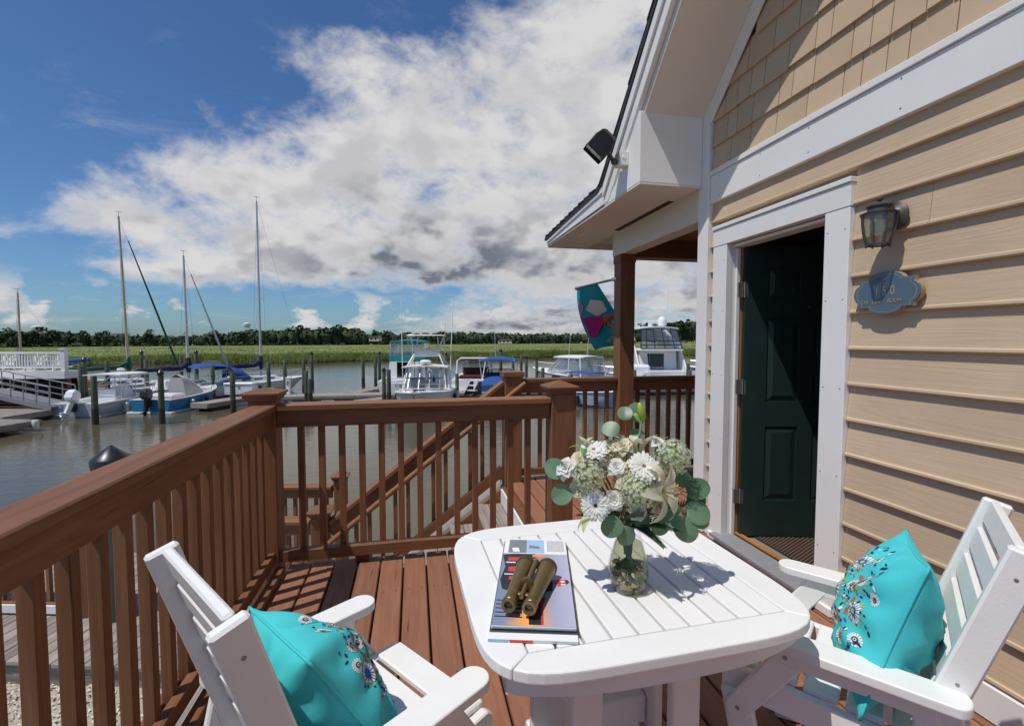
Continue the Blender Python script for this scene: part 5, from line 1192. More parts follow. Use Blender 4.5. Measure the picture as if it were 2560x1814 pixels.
# ------------------------------------------------------------------ far shore trees
def interp(x, pts):
    if x <= pts[0][0]: return pts[0][1]
    for (a_, p), (b_, q) in zip(pts[:-1], pts[1:]):
        if x <= b_: return p+(q-p)*(x-a_)/(b_-a_)
    return pts[-1][1]
# azimuth (as tangent from the shore normal) -> distance, ground height and tree height in metres
SH_D = [(-1.5, 205), (-1.08, 205), (-.32, 290), (.36, 420), (1.6, 520)]
SH_B = [(-1.5, -1.9), (-1.08, -2.0), (-.32, -2.0), (.2, -1.6), (.36, -.6), (1.6, -.6)]
SH_H = [(-1.5, 8.2), (-1.08, 7.6), (-.95, 7.2), (-.86, 6.4), (-.72, 5.6), (-.62, 7.5), (-.50, 10.0), (-.40, 11.2), (-.34, 11.4), (-.29, 9.0), (-.15, 9.0), (-.05, 8.6), (.10, 8.3), (.22, 8.0), (.25, 14), (.28, 17), (.36, 18.5), (.42, 19), (1.6, 19)]
def crown(b, c, rx, rz, n, rnd, sz, m=0, m2=1, squash=1.0):
    for i in range(n):
        z_ = rnd.uniform(-1, 1); ph = rnd.uniform(0, 6.28); q = math.sqrt(1-z_*z_)*rnd.uniform(.55, 1.05)
        z_ *= rnd.uniform(.7, 1.08); p = Vector((c[0]+rx*q*math.cos(ph), c[1]+rx*q*math.sin(ph), c[2]+rz*z_))
        s = sz*rnd.uniform(.6, 1.3); Mq = Matrix.Translation(p) @ Matrix.Rotation(rnd.uniform(0, 6.28), 4, 'Z') @ Matrix.Rotation(rnd.uniform(-.9, .9), 4, 'X') @ Matrix.Rotation(rnd.uniform(-.9, .9), 4, 'Y')
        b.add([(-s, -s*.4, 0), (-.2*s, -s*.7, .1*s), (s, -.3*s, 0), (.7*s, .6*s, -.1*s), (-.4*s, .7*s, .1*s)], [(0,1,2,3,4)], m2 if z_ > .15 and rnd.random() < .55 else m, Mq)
rnd = random.Random(17); tb_ = MB(); core = MB()
for i in range(1150):
    tx = rnd.uniform(-1.45, 1.2); row = rnd.choice((0, 0, 1, 2)); d = interp(tx, SH_D)+row*7+rnd.uniform(-2, 2); h = interp(tx, SH_H)*rnd.uniform(.82, 1.04)*(.86 if row == 0 else 1.0); zb_ = interp(tx, SH_B)-.3
    if .24 < tx < .50 and row < 2: continue
    p = mar(tx*d, d, zb_); r_ = h*rnd.uniform(.26, .38)
    core.sphere((p.x, p.y, zb_+h*.50), 1, 7, 5, 0, (r_*1.0, r_*1.0, h*.47))
    nl = rnd.choice((1, 2, 3))
    crown(tb_, (p.x, p.y, zb_+h*.52), r_, h*.48, 46, rnd, .095*h+.25)
    for k in range(nl): crown(tb_, (p.x+rnd.uniform(-1, 1)*r_*.7, p.y+rnd.uniform(-.5, .5)*r_, zb_+h*rnd.uniform(.45, .85)), r_*.5, h*.16, 16, rnd, .085*h+.2)
for i in range(260):     # low scrub in front of the wood
    tx = rnd.uniform(-1.45, 1.0); d = interp(tx, SH_D)-rnd.uniform(3, 9); zb_ = interp(tx, SH_B)-.2; p = mar(tx*d, d, zb_)
    crown(tb_, (p.x, p.y, zb_+.8), rnd.uniform(1.2, 3), rnd.uniform(.8, 1.6), 14, rnd, .6)
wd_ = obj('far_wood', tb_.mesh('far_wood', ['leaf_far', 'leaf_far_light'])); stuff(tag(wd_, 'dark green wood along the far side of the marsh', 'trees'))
stuff(obj('crown_cores', core.mesh('crown_cores', 'leaf_far', smooth='all'), wd_))  # solid cores added inside the crowns to block sky gaps
def tree(tx, d, zb_, h, kind, label, group):
    rn = random.Random(int(tx*1000)+int(d)); p = mar(tx*d, d, zb_)
    t_ = thing('pine_tree' if kind == 'pine' else 'broadleaf_tree', label, 'tree', p, group=group)
    b = MB().tube([(0, 0, -.5), (rn.uniform(-.2, .2), 0, h*.4), (rn.uniform(-.3, .3), 0, h*.85)], [h*.018+.05, h*.014+.04, .05], 6)
    for k in range(4): a_ = rn.uniform(0, 6.28); z_ = h*rn.uniform(.45, .8); b.tube([(0, 0, z_), (math.cos(a_)*h*.12, math.sin(a_)*h*.12, z_+h*.05)], .05, 4)
    obj('trunk', b.mesh('trunk', 'trunk_far'), t_, local=True); cb_ = MB()
    if kind == 'pine':
        for k in range(6): crown(cb_, (rn.uniform(-1, 1)*h*.09, rn.uniform(-1, 1)*h*.09, h*rn.uniform(.55, .93)), h*rn.uniform(.09, .15), h*rn.uniform(.05, .09), 26, rn, .045*h, 0, 1)
        obj('crown', cb_.mesh('crown', ['pine_far', 'leaf_far']), t_, local=True)
    else:
        for k in range(6): crown(cb_, (rn.uniform(-1, 1)*h*.22, rn.uniform(-1, 1)*h*.15, h*rn.uniform(.5, .86)), h*rn.uniform(.16, .24), h*rn.uniform(.10, .16), 34, rn, .065*h, 0, 1)
        obj('crown', cb_.mesh('crown', ['leaf_far', 'leaf_far_light']), t_, local=True)
for i in range(22):
    tx = .235+.0125*i+rnd.uniform(-.004, .004); d = interp(tx, SH_D)+rnd.uniform(-3, 10)
    tree(tx, d, interp(tx, SH_B), interp(tx, SH_H)*rnd.uniform(.86, 1.03), 'pine', 'tall pine with a bare trunk on the far bank behind the flybridge cruiser', 'pines on the far bank')
for tx, h in ((-1.07, 8.6), (-1.035, 8.0), (-1.005, 9.2), (-.965, 8.0), (-.905, 7.8), (-.865, 8.2), (-.77, 8.6), (-.63, 8.8), (-.57, 8.6), (-.455, 11.8), (-.37, 12.2)):
    tree(tx, interp(tx, SH_D)-4, interp(tx, SH_B), h, 'leaf', 'rounded broadleaf tree rising above the wood beyond the marsh', 'taller trees of the far wood')
tree(-.232, 205, -2.0, 5.2, 'pine', 'lone thin dead-looking tree standing out in the marsh', None); tree(-.158, 215, -2.0, 4.4, 'pine', 'small lone tree in the marsh behind the tower boat', None)
# houses, sheds and water towers far off
def far_house(tx, d, zb_, wdt, hgt_, label, roofh=1.2):
    p = mar(tx*d, d, zb_); t_ = thing('far_house', label, 'house', p, -TH)
    obj('wall', MB().box(-wdt/2, wdt/2, 0, 6, 0, hgt_).mesh('wall', 'house_far'), t_, local=True)
    obj('roof', MB().prism([(-wdt/2-.4, hgt_), (wdt/2+.4, hgt_), (wdt*.32, hgt_+roofh), (-wdt*.32, hgt_+roofh)], 0, 6.4, 0, Matrix(((1,0,0,0),(0,0,1,-.2),(0,1,0,0),(0,0,0,1)))).mesh('roof', 'roof_far'), t_, local=True)
    for k in range(int(wdt/2.5)): obj('window', MB().box(-.5, .5, -.06, .02, .9, 2.0).mesh('window', 'dark_glass'), t_, Matrix.Translation((-wdt/2+1.4+2.5*k, 0, 0)), True)
far_house(-.292, 280, .3, 6, 2.0, 'small white house among the trees of the wooded hill'); far_house(-.250, 272, -1.8, 5, 1.6, 'pale cottage at the marsh edge below the wooded hill'); far_house(-.015, 305, -1.3, 9, 2.0, 'long tan house with brown roof at the far marsh edge')
far_house(-.835, 330, 1.6, 9, 3.6, 'long white flat building showing above the trees behind the wooden mast', .3); far_house(-.742, 330, -.6, 10, 4.6, 'white industrial building in a gap of the far wood', .3)
for tx, d, h, lab in ((-1.005, 700, 22.5, 'white water tower above the trees by the shortest mast'), (-.560, 900, 34, 'white water tower above the wood beside the tallest mast')):
    p = mar(tx*d, d, -2); t_ = thing('water_tower', lab, 'water tower', p)
    obj('tank', MB().lathe([(1, h-9), (6.2, h-5), (6.8, h-2.2), (6.2, h-.2), (3, h+1.2), (.3, h+1.6)], 16).mesh('tank', 'tower_far', smooth=True), t_, local=True)
    for k in range(5): a_ = k*1.2566; obj('leg', MB().tube([(6*math.cos(a_), 6*math.sin(a_), 0), (5.5*math.cos(a_), 5.5*math.sin(a_), h-4)], .45, 6).mesh('leg', 'tower_far'), t_, local=True)
# ------------------------------------------------------------------ docks
def dock(name, label, lat0, dep0_, lat1, dep1, wdt, zt=-2.0, mat='dock_wood', planks=True, cat='dock'):
    a_, b_ = mar(lat0, dep0_, zt), mar(lat1, dep1, zt); ln = (b_-a_).length
    t_ = obj(name, None, None, frame(a_, b_)); tag(t_, label, cat)
    obj('frame', MB().box(0, ln, -wdt/2+.02, -wdt/2+.10, -.26, -.05).box(0, ln, wdt/2-.10, wdt/2-.02, -.26, -.05).box(0, .1, -wdt/2+.1, wdt/2-.1, -.26, -.05).box(ln-.1, ln, -wdt/2+.1, wdt/2-.1, -.26, -.05).mesh('frame', 'grey_wood'), t_, local=True)
    obj('rub_strip', MB().box(0, ln, -wdt/2-.03, -wdt/2+.018, -.16, -.045).mesh('rub_strip', 'dock_wood'), t_, local=True)
    for k in range(max(1, int(ln/2.4))): obj('float', MB().box(.4+2.4*k, .4+2.4*k+1.4, -wdt/2+.12, wdt/2-.12, -.62, -.27).mesh('float', 'black_plastic', bev=.03), t_, local=True)
    b = MB(); x = 0; rn = random.Random(int(lat0*10))
    while x < ln-.05: b.box(x, x+.136, -wdt/2+rn.uniform(-.01, .01), wdt/2+rn.uniform(-.01, .01), -.045, rn.uniform(-.004, .002)); x += .145
    stuff(obj('planks', b.mesh('planks', mat), t_, local=True)); return t_
dock('main_dock', 'long grey plank dock crossing behind the short railing', -16.2, 28.6, 26, 36.5, 1.6)
dock('finger_dock', 'grey finger dock pointing out beside the blue-hulled boat', -16.9, 25.3, -16.2, 28.3, 1.1)
dock('finger_dock', 'grey finger dock behind the main dock beside the teal-topped boat', -10.4, 30.6, -8.9, 37.0, 1.0)
dock('ramp_dock', 'short plank ramp sloping off the front of the main dock', -9.0, 27.4, -7.6, 28.9, 1.0, -2.12)
dock('side_dock', 'dark floating dock below the gangway beside the white outboard', -22.9, 14.0, -22.5, 20.4, 4.4, -2.0)
dock('landing_dock', 'grey dock at the foot of the gangway behind the white outboard', -30.0, 22.1, -22.6, 22.1, 2.6, -2.0)
for k in range(4):
    p = mar(-20.25, 13.6+2.1*k, -2.03); tag(obj('dock_bumper', MB().lathe([(.11, -.32), (.13, -.26), (.13, -.02), (.10, .05)], 12).mesh('dock_bumper', 'boat_cream', smooth=True), None, Matrix.Translation(p)), 'pale round bumper on the edge of the floating dock below the gangway', 'bumper', 'dock bumpers')
# ------------------------------------------------------------------ mooring piles
def pile(lat, dep, zt, r=.125, cap=None, label='', group='mooring piles', lean=(0, 0)):
    p = mar(lat, dep, WZ); t_ = thing('mooring_pile', label, 'pile', p, random.uniform(0, 6), group=group); h = zt-WZ
    sh_ = MB(); Mx = Matrix(((0,0,1,0),(0,1,0,0),(-1,0,0,0),(0,0,0,1)))
    me = MB().lathe([(r*1.0, .72), (r*.98, h*.6+.3), (r*.93, h-.02), (r*.85, h)], 12).mesh('shaft', 'piling_wood', smooth=True)
    # grain runs along local X, so the mesh is stored lying down and stood up by its matrix
    me.transform(Matrix.Rotation(R(90), 4, 'Y')); Ml = Matrix.Rotation(R(-90), 4, 'Y')
    obj('shaft', me, t_, Ml, True)
    obj('tide_band', MB().lathe([(r*1.04, -1.2), (r*1.06, .3), (r*1.04, .74), (r*.9, .75)], 12).mesh('tide_band', 'mud', smooth=True), t_, local=True)
    if cap: obj('pile_cap', MB().lathe([(r*1.12, h-.10), (r*1.14, h), (r*.08, h+.16)], 14).mesh('pile_cap', cap, smooth=True), t_, local=True)
    if random.random() < .5: obj('rope_loop', MB().tube([((r+.012)*math.cos(k*.5236), (r+.012)*math.sin(k*.5236), h*.55+.3+.02*math.sin(k)) for k in range(13)], .014, 5, cap=False).mesh('rope_loop', 'rope'), t_, local=True)
    return t_
def px(x, yb=None, dep=None):      # layout helper: bearing + range to (lat, dep)
    d = dep if dep else 3.9*1180/(yb-848); return ((x-1280)/1180*d, d)
PL = 'wooden mooring pile standing in the water '
# bearing, range, top height, cap
for (x, d, zt, cap, lab) in (
    (231, 21.5, -.22, None, 'front pile covering the console of the grey boat'), (399, 21.7, -.07, 'black_plastic', 'front pile before the black outboard'), (579, 24.4, -.24, None, 'pile beside the dock box and the corner post'),
    (209, 27.6, .30, 'black_plastic', 'black-capped pile by the end of the white platform railing'), (200, 26.6, -.05, None, 'pile next to the black-capped one by the white platform'),
    (266, 30.0, .10, None, 'pile under the green sail cover'), (353, 36.0, .50, 'black_plastic', 'black-capped pile behind the green furled sail'), (364, 30.5, .15, None, 'pile behind the bow of the grey boat'),
    (452, 37.0, .15, None, 'pile behind the navy sail cover'), (490, 37.0, .50, 'black_plastic', 'black-capped pile before the short mast'), (530, 31.0, -.25, None, 'pile between the two navy sail covers'),
    (670, 31.0, -.05, None, 'pile at the bow of the sailboat with the blue dodger'), (711, 31.0, .10, None, 'pile with the white power post on the dock'), (758, 33.0, .05, None, 'thin pile holding the sagging mooring rope'),
    (764, 28.0, -.40, None, 'taller of the twin piles on the dock edge'), (773, 27.7, -.85, None, 'shorter of the twin piles on the dock edge'), (779, 36.5, .40, 'black_plastic', 'tall black-capped pile across the open water'),
    (907, 38.5, -.10, None, 'single pile standing alone in the open water'), (938, 38.0, -.02, None, 'pile beside the stern of the teal-topped boat'), (948, 40.0, .35, 'black_plastic', 'black-capped pile beside the teal-topped boat'),
    (959, 27.6, -.32, 'black_plastic', 'black-capped pile before the teal-topped boat'), (971, 28.2, -.35, None, 'brownish pile beside the tower boat'), (1114, 36.0, .40, 'black_plastic', 'black-capped pile on the far side of the tower boat'),
    (1142, 28.4, -.62, None, 'stout pile between the tower boat and the maroon cruiser'), (1252, 40.0, .55, 'black_plastic', 'black-capped pile behind the blue canopy'), (1283, 40.0, .05, None, 'pile just past the blue canopy'),
    (1303, 40.0, .05, None, 'pile past the blue canopy with a rope'), (1316, 38.0, .05, 'black_plastic', 'dark-topped pile behind the stair newel'), (1342, 39.0, -.10, 'black_plastic', 'pile between the newel and the hardtop cruiser'),
    (1357, 33.0, -.55, None, 'short pile before the bow of the hardtop cruiser'), (1427, 28.0, -.75, 'black_plastic', 'near pile before the hardtop cruiser windshield'), (1472, 40.0, .60, None, 'pile directly under the flag'),
    (1479, 41.0, .10, None, 'pile behind the flag tip'), (1499, 38.0, .20, None, 'pile tied to the small bow by the column'), (1587, 31.0, -.55, None, 'pile in front of the flybridge cruiser stern quarter'),
    (1694, 41.0, .10, None, 'pale pile at the far side of the flybridge cruiser'), (1721, 33.0, -.25, None, 'white-edged pile beside the house corner'), (1726, 30.5, -.55, None, 'green-capped pile beside the house corner')):
    l_, d_ = px(x, dep=d); pile(l_, d_, zt, random.uniform(.118, .138), cap, PL+'- '+lab if False else 'mooring pile: '+lab)
bp_ = thing('boardwalk_pile', 'weathered boardwalk pile with a black cone cap beside the long railing', 'pile', (-2.93, 5.30, -1.31))
me = MB().lathe([(.135, -.3), (.132, 1.0), (.128, 1.60)], 16).mesh('shaft', 'piling_wood', smooth=True); me.transform(Matrix.Rotation(R(90), 4, 'Y')); obj('shaft', me, bp_, Matrix.Rotation(R(-90), 4, 'Y'), True)
obj('pile_cap', MB().lathe([(.160, 1.50), (.168, 1.585), (.16, 1.60), (.012, 1.72), (.002, 1.722)], 24).mesh('pile_cap', 'black_plastic', smooth=True), bp_, local=True)
# sagging mooring ropes
def rope(name, label, p0, p1, sag, r=.018):
    p0, p1 = Vector(p0), Vector(p1); pts = [(p0+(p1-p0)*(i/14)-Vector((0, 0, sag*4*(i/14)*(1-i/14))))[:] for i in range(15)]
    tag(obj(name, MB().tube(pts, r, 5).mesh(name, 'rope')), label, 'rope')
a_ = px(779, dep=36.5); b_ = px(690, dep=33.5); rope('mooring_rope', 'dark rope sagging from the tall black-capped pile to the blue dodger sailboat', mar(*a_, -.15), mar(*b_, -1.1), .35, .022)
a_ = px(1114, dep=36.0); b_ = px(1146, dep=36.0); rope('mooring_rope', 'short rope from the tower boat pile to the maroon cruiser', mar(*a_, -.5), mar(*b_, -1.3), .15)
a_ = px(1316, dep=38); b_ = px(1362, dep=36.5); rope('mooring_rope', 'thin rope from the dark-topped pile to the hardtop cruiser bow', mar(*a_, -.5), mar(*b_, -1.1), .12)
a_ = px(1499, dep=38); b_ = px(1530, dep=36); rope('mooring_rope', 'pale rope from a pile to the small bow beside the column', mar(*a_, -.1), mar(*b_, -.9), .1)
# dock furniture
def on_dock(x, dep): l_, d_ = px(x, dep=dep); return mar(l_, d_, -1.998)
pw = thing('power_post', 'white dock power post with a small grey meter', 'power post', on_dock(719, 29.6), -TH); obj('body', MB().box(-.12, .12, -.12, .12, 0, 1.0).box(-.14, .14, -.14, .14, 1.0, 1.06).mesh('body', 'white_gloss', bev=.01), pw, local=True); obj('meter', MB().box(-.06, .06, -.145, -.12, .6, .85).mesh('meter', 'aluminium'), pw, local=True)
bx_ = thing('dock_box', 'long white dock box behind the corner post', 'dock box', on_dock(601, 29.6), -TH+.05); obj('body', MB().box(-.85, .85, -.38, .38, 0, .62).mesh('body', 'white_gloss', bev=.03), bx_, local=True); obj('lid', MB().box(-.89, .89, -.42, .42, .62, .74).mesh('lid', 'white_gloss', bev=.03), bx_, local=True); obj('latch', MB().box(-.06, .06, -.43, -.38, .5, .62).mesh('latch', 'steel'), bx_, local=True)
cv = thing('covered_tender', 'low white rounded dinghy top showing behind the corner post cap', 'dinghy', on_dock(671, 29.0), -TH); obj('hull', MB().sphere((0, 0, .15), 1, 16, 8, 0, (.62, .45, .32)).mesh('hull', 'white_gloss', smooth=True), cv, local=True); obj('rub_rail', MB().tube([(.63*math.cos(k*.2618), .46*math.sin(k*.2618), .15) for k in range(25)], .03, 6, cap=False).mesh('rub_rail', 'canvas_grey', smooth=True), cv, local=True)
sp_ = thing('dock_steps', 'grey dock steps with three white treads before the maroon cruiser', 'steps', on_dock(1182, 29.3), -TH-.5)
for k in range(3): obj('tread', MB().box(-.30, .30, -.16, .16, -.02, .03).mesh('tread', 'white_gloss', bev=.008), sp_, Matrix.Translation((.12*k-.1, -.30*k+.3, .86-.28*k)), True)
for s in (-1, 1): obj('side', MB().prism([(-.62, 0), (.5, 0), (.5, .82), (.2, .82)], -.02, .02).mesh('side', 'boat_black'), sp_, Matrix.Translation((s*.30, 0, 0)) @ Matrix(((0,0,1,0),(1,0,0,0),(0,1,0,0),(0,0,0,1))), True)
p = on_dock(1305, 30.2); bw_ = thing('dock_box', 'small white dock box seen through the porch balusters', 'dock box', p, -TH); obj('body', MB().box(-.5, .5, -.3, .3, 0, .5).mesh('body', 'white_gloss', bev=.03), bw_, local=True); obj('lid', MB().box(-.53, .53, -.33, .33, .5, .58).mesh('lid', 'white_gloss', bev=.02), bw_, local=True)
# ------------------------------------------------------------------ white platform and gangway on the left
pf = thing('white_platform', 'raised white-railed platform over dark timber cribbing by the gangway', 'platform', mar(-30, 28, WZ), -TH)
PMx = Matrix.Translation(mar(0, 0, 0)) @ Matrix.Rotation(-TH, 4, 'Z')       # x = along shore, y = away
def pbox(name, x0, x1, y0, y1, z0, z1, mat): return obj(name, MB().box(x0, x1, y0, y1, z0, z1).mesh(name, mat), pf, PMx)
pbox('floor', -44, -25.7, 27.0, 28.2, -.50, -.38, 'white_trim'); pbox('fascia', -44, -25.6, 26.93, 26.99, -.80, -.36, 'white_trim'); pbox('fascia', -25.68, -25.6, 27.0, 28.2, -.80, -.36, 'white_trim')
for x_ in (-25.75, -29.9, -34.2, -38.5): pbox('rail_post', x_-.12, x_+.12, 27.0, 27.24, -.36, .86, 'white_trim'); pbox('post_cap', x_-.16, x_+.16, 26.96, 27.28, .86, .92, 'white_trim')
pbox('top_rail', -44, -25.87, 27.06, 27.18, .62, .74, 'white_trim'); pbox('bottom_rail', -44, -25.87, 27.08, 27.16, -.22, -.12, 'white_trim')
for k in range(110):
    x_ = -26.05-.163*k
    if all(abs(x_-q) > .18 for q in (-29.9, -34.2, -38.5)): pbox('baluster', x_-.025, x_+.025, 27.09, 27.15, -.12, .62, 'white_trim')
for k in range(9): pbox('crib_slat', -44, -25.9, 27.25, 27.33, -2.5+.20*k, -2.39+.20*k, 'dark_slat')
for k in range(6): pbox('crib_post', -26.1-2.2*k, -25.85-2.2*k, 27.34, 27.6, -3, -.5, 'stained_wood')
pbox('back_wall', -44, -26.0, 28.1, 28.18, -3, -.5, 'dark_slat')
pl_ = thing('lower_platform', 'low white edged landing at the head of the gangway', 'platform', mar(-31, 24, -1.3), -TH)
for nm, a in (('floor', (-40, -28.1, 23.5, 26.5, -1.42, -1.32)), ('fascia', (-40, -28.0, 23.42, 23.49, -1.60, -1.30)), ('post', (-28.25, -28.0, 23.5, 23.75, -1.3, .1)), ('rail', (-40, -28.25, 23.56, 23.68, -.1, .0))):
    obj(nm, MB().box(*a).mesh(nm, 'white_trim'), pl_, PMx)
for k in range(5): obj('pile', MB().lathe([(.14, -3), (.14, -1.42)], 10, 0, Matrix.Translation((-28.6-2.2*k, 24.2, 0))).mesh('pile', 'dark_slat'), pl_, PMx)
obj('skirt', MB().box(-40, -28.2, 24.4, 24.45, -3, -1.42).mesh('skirt', 'dark_slat'), pl_, PMx)
for k, lat in enumerate((-30.4, -28.55, -27.45, -32.5)):
    ad_ = thing('adirondack_chair', 'white fan-back chair standing on the raised white platform', 'chair', mar(lat+.6, 27.75, -.38), -TH+math.pi, 'chairs on the white platform')
    for q in range(7):
        a_ = (q-3)*.10; h = 1.12-.035*abs(q-3)**1.5; obj('back_slat', MB().box(-.035, .035, -.01, .01, 0, h-.3).mesh('back_slat', 'white_trim', bev=.008), ad_, Matrix.Translation(((q-3)*.075, -.1, .30)) @ Matrix.Rotation(a_, 4, 'Y') @ Matrix.Rotation(R(18), 4, 'X'), True)
    obj('seat', MB().box(-.27, .27, -.12, .42, .30, .34).mesh('seat', 'white_trim'), ad_, local=True)
    for s in (-1, 1): obj('armrest', MB().box(s*.33-.06, s*.33+.06, -.2, .5, .56, .585).mesh('armrest', 'white_trim'), ad_, local=True); obj('leg', MB().box(s*.31-.02, s*.31+.02, .34, .42, 0, .56).mesh('leg', 'white_trim'), ad_, local=True); obj('leg', MB().box(s*.31-.02, s*.31+.02, -.2, -.1, 0, .56).mesh('leg', 'white_trim'), ad_, local=True)
gw = thing('gangway', 'aluminium gangway ramp sloping down to the floating dock', 'gangway', mar(-25.5, 24.5, -1.8), -TH)
g0, g1 = mar(-27.9, 25.0, -1.28), mar(-22.3, 23.4, -1.93); gd = (g1-g0); gs_ = Vector((-gd.y, gd.x, 0)).normalized()
for s in (-.55, .55):
    o0 = gs_*s
    obj('side_beam', MB().bar((g0+o0)[:], (g1+o0)[:], .06, .22).mesh('side_beam', 'aluminium'), gw)
    for k, h in enumerate((1.05, .72, .40)):
        pts = [(g0+o0+gd*f+Vector((0, 0, h))) for f in (0.02, .5, .98)]
        obj('hand_rail', MB().tube([p[:] for p in pts], .032 if k == 0 else .022, 7).mesh('hand_rail', 'aluminium', smooth=True), gw)
    arc_ = [(g0+o0+gd*.02+Vector((0, 0, .72+.33*math.sin(q)))-gd.normalized()*(.38*math.cos(q))) for q in [math.pi/2-.26*i for i in range(13)]]
    obj('end_loop', MB().tube([p[:] for p in arc_], .032, 7).mesh('end_loop', 'aluminium', smooth=True), gw)
    for f in (.02, .18, .34, .5, .66, .82, .98): obj('stanchion', MB().tube([(g0+o0+gd*f)[:], (g0+o0+gd*f+Vector((0, 0, 1.05)))[:]], .026, 7).mesh('stanchion', 'aluminium'), gw)
obj('walkway', MB().bar((g0+Vector((0,0,.06)))[:], (g1+Vector((0,0,.06)))[:], 1.04, .05).mesh('walkway', 'aluminium'), gw)
# ------------------------------------------------------------------ boats
def boat(name, label, cat, lat, dep, hd): return obj_tag(name, label, cat, lat, dep, hd)
def obj_tag(name, label, cat, lat, dep, hd):
    p = mar(lat, dep, WZ); return thing(name, label, cat, p, R(hd)-TH, 'boats in the marina')
def hull(bt, Ln, B, fs, fb, hm, dm='white_gloss', cock=None, floor=.25, boot=None, full=.45, rub='white_gloss'):
    n = 18; S = []
    for i in range(n+1):
        t = i/n; w_ = B/2*(1-max(0, (t-full)/(1-full))**2.3)*(.93+.07*min(1, t/.3)); w_ = max(w_, .02)
        zs_ = fs+(fb-fs)*t**2; x = -Ln/2+Ln*t
        ch_ = w_*(.88-.38*t**4); zc = .05+.62*fb*max(0, (t-.55)/.45)**2.2; zk = -.35+(.35+.35*fb)*max(0, (t-.70)/.30)**2.4
        xc = x-Ln*.075*max(0, (t-.6)/.4)**2; xk = x-Ln*.13*max(0, (t-.6)/.4)**2
        S.append((x, w_, zs_, xc, ch_, zc, xk, zk))
    b = MB(); vs = []
    for (x, w_, zs_, xc, c_, zc, xk, zk) in S: vs += [(x, -w_, zs_), ((x+xc)/2, -(w_*.55+c_*.45)*1.0, (zs_*.5+zc*.5)), (xc, -c_, zc), (xk, 0, zk), (xc, c_, zc), ((x+xc)/2, (w_*.55+c_*.45), (zs_*.5+zc*.5)), (x, w_, zs_)]
    fs_ = [(7*i+k, 7*i+k+1, 7*i+8+k, 7*i+7+k) for i in range(n) for k in range(6)]+[(0, 1, 2, 3, 4, 5, 6)]
    b.add(vs, fs_, 0); h_ = obj('hull', b.mesh('hull', hm, smooth=True), bt, local=True)
    dk = MB(); gw_ = min(.20, B*.09)
    for i in range(n):
        a, c = S[i], S[i+1]; inside = cock and cock[0] <= (i+.5)/n <= cock[1]
        za, zc_ = a[2]-.015, c[2]-.015
        if inside:
            for s in (-1, 1):
                dk.add([(a[0], s*a[1], za), (c[0], s*c[1], zc_), (c[0], s*max(.02, c[1]-gw_), zc_), (a[0], s*max(.02, a[1]-gw_), za)], [(0,1,2,3)])
                dk.add([(a[0], s*max(.02, a[1]-gw_), za), (c[0], s*max(.02, c[1]-gw_), zc_), (c[0], s*max(.02, c[1]-gw_), floor), (a[0], s*max(.02, a[1]-gw_), floor)], [(0,1,2,3)])
            dk.add([(a[0], -max(.02, a[1]-gw_), floor), (c[0], -max(.02, c[1]-gw_), floor), (c[0], max(.02, c[1]-gw_), floor), (a[0], max(.02, a[1]-gw_), floor)], [(0,1,2,3)])
        else: dk.add([(a[0], -a[1], za), (c[0], -c[1], zc_), (c[0], c[1], zc_), (a[0], a[1], za), ((a[0]), 0, za+.04), (c[0], 0, zc_+.04)], [(0,1,5,4), (4,5,2,3)])
    if cock:
        for f in cock:
            i = min(n, max(0, round(f*n))); a = S[i]; w2 = max(.02, a[1]-gw_); dk.add([(a[0], -w2, floor), (a[0], w2, floor), (a[0], w2, a[2]-.015), (a[0], -w2, a[2]-.015)], [(0,1,2,3)])
    obj('deck', dk.mesh('deck', dm), bt, local=True)
    for s in (-1, 1): obj('rub_rail', MB().tube([(q[0], s*(q[1]+.01), q[2]-.01) for q in S], .035, 6).mesh('rub_rail', rub, smooth=True), bt, local=True)
    for s in (-1, 1):
        obj('boot_stripe', MB().tube([(q[3], s*(q[4]+.012), max(.10, q[5]+.03)) for q in S[:14]], .028, 5).mesh('boot_stripe', boot or 'canvas_navy'), bt, local=True)
        for t in (.28, .52):
            q = S[int(t*n)]; obj('fender', MB().lathe([(.03, 0), (.10, .06), (.11, .30), (.10, .50), (.03, .56)], 8, 0, Matrix.Translation((q[0], s*(q[1]+.10), q[2]-.72))).tube([(q[0], s*(q[1]+.10), q[2]-.17), (q[0], s*(q[1]), q[2]+.02)], .012, 4).mesh('fender', 'boat_cream' if t < .4 else 'canvas_navy'), bt, local=True)
    def sheer(t): i = min(n-1, int(t*n)); f = t*n-i; a, c = S[i], S[i+1]; return (a[0]+(c[0]-a[0])*f, a[1]+(c[1]-a[1])*f, a[2]+(c[2]-a[2])*f)
    return sheer
def part(bt, name, b, mat, smooth=False, bev=0.0, parent=None, label=None): return obj(name, b.mesh(name, mat, smooth=smooth, bev=bev), parent or bt, Matrix.Identity(4) if not parent else Matrix.Identity(4), True, label)
def tubes(bt, name, lists, r, mat='steel'):
    for l_ in lists: part(bt, name, MB().tube(l_, r, 6), mat, True)
def bow_rail(bt, sh, t0=.55, h=.45):
    ts = [t0+(.97-t0)*i/8 for i in range(9)]
    for s in (-1, 1):
        part(bt, 'bow_rail', MB().tube([(sh(t)[0], s*max(.06, sh(t)[1]-.06), sh(t)[2]+h*min(1, (i+.3)/2)) for i, t in enumerate(ts)], .02, 6), 'steel', True)
        for t in ts[1::2]: part(bt, 'stanchion', MB().tube([(sh(t)[0], s*max(.06, sh(t)[1]-.06), sh(t)[2]), (sh(t)[0], s*max(.06, sh(t)[1]-.06), sh(t)[2]+h)], .016, 5), 'steel')
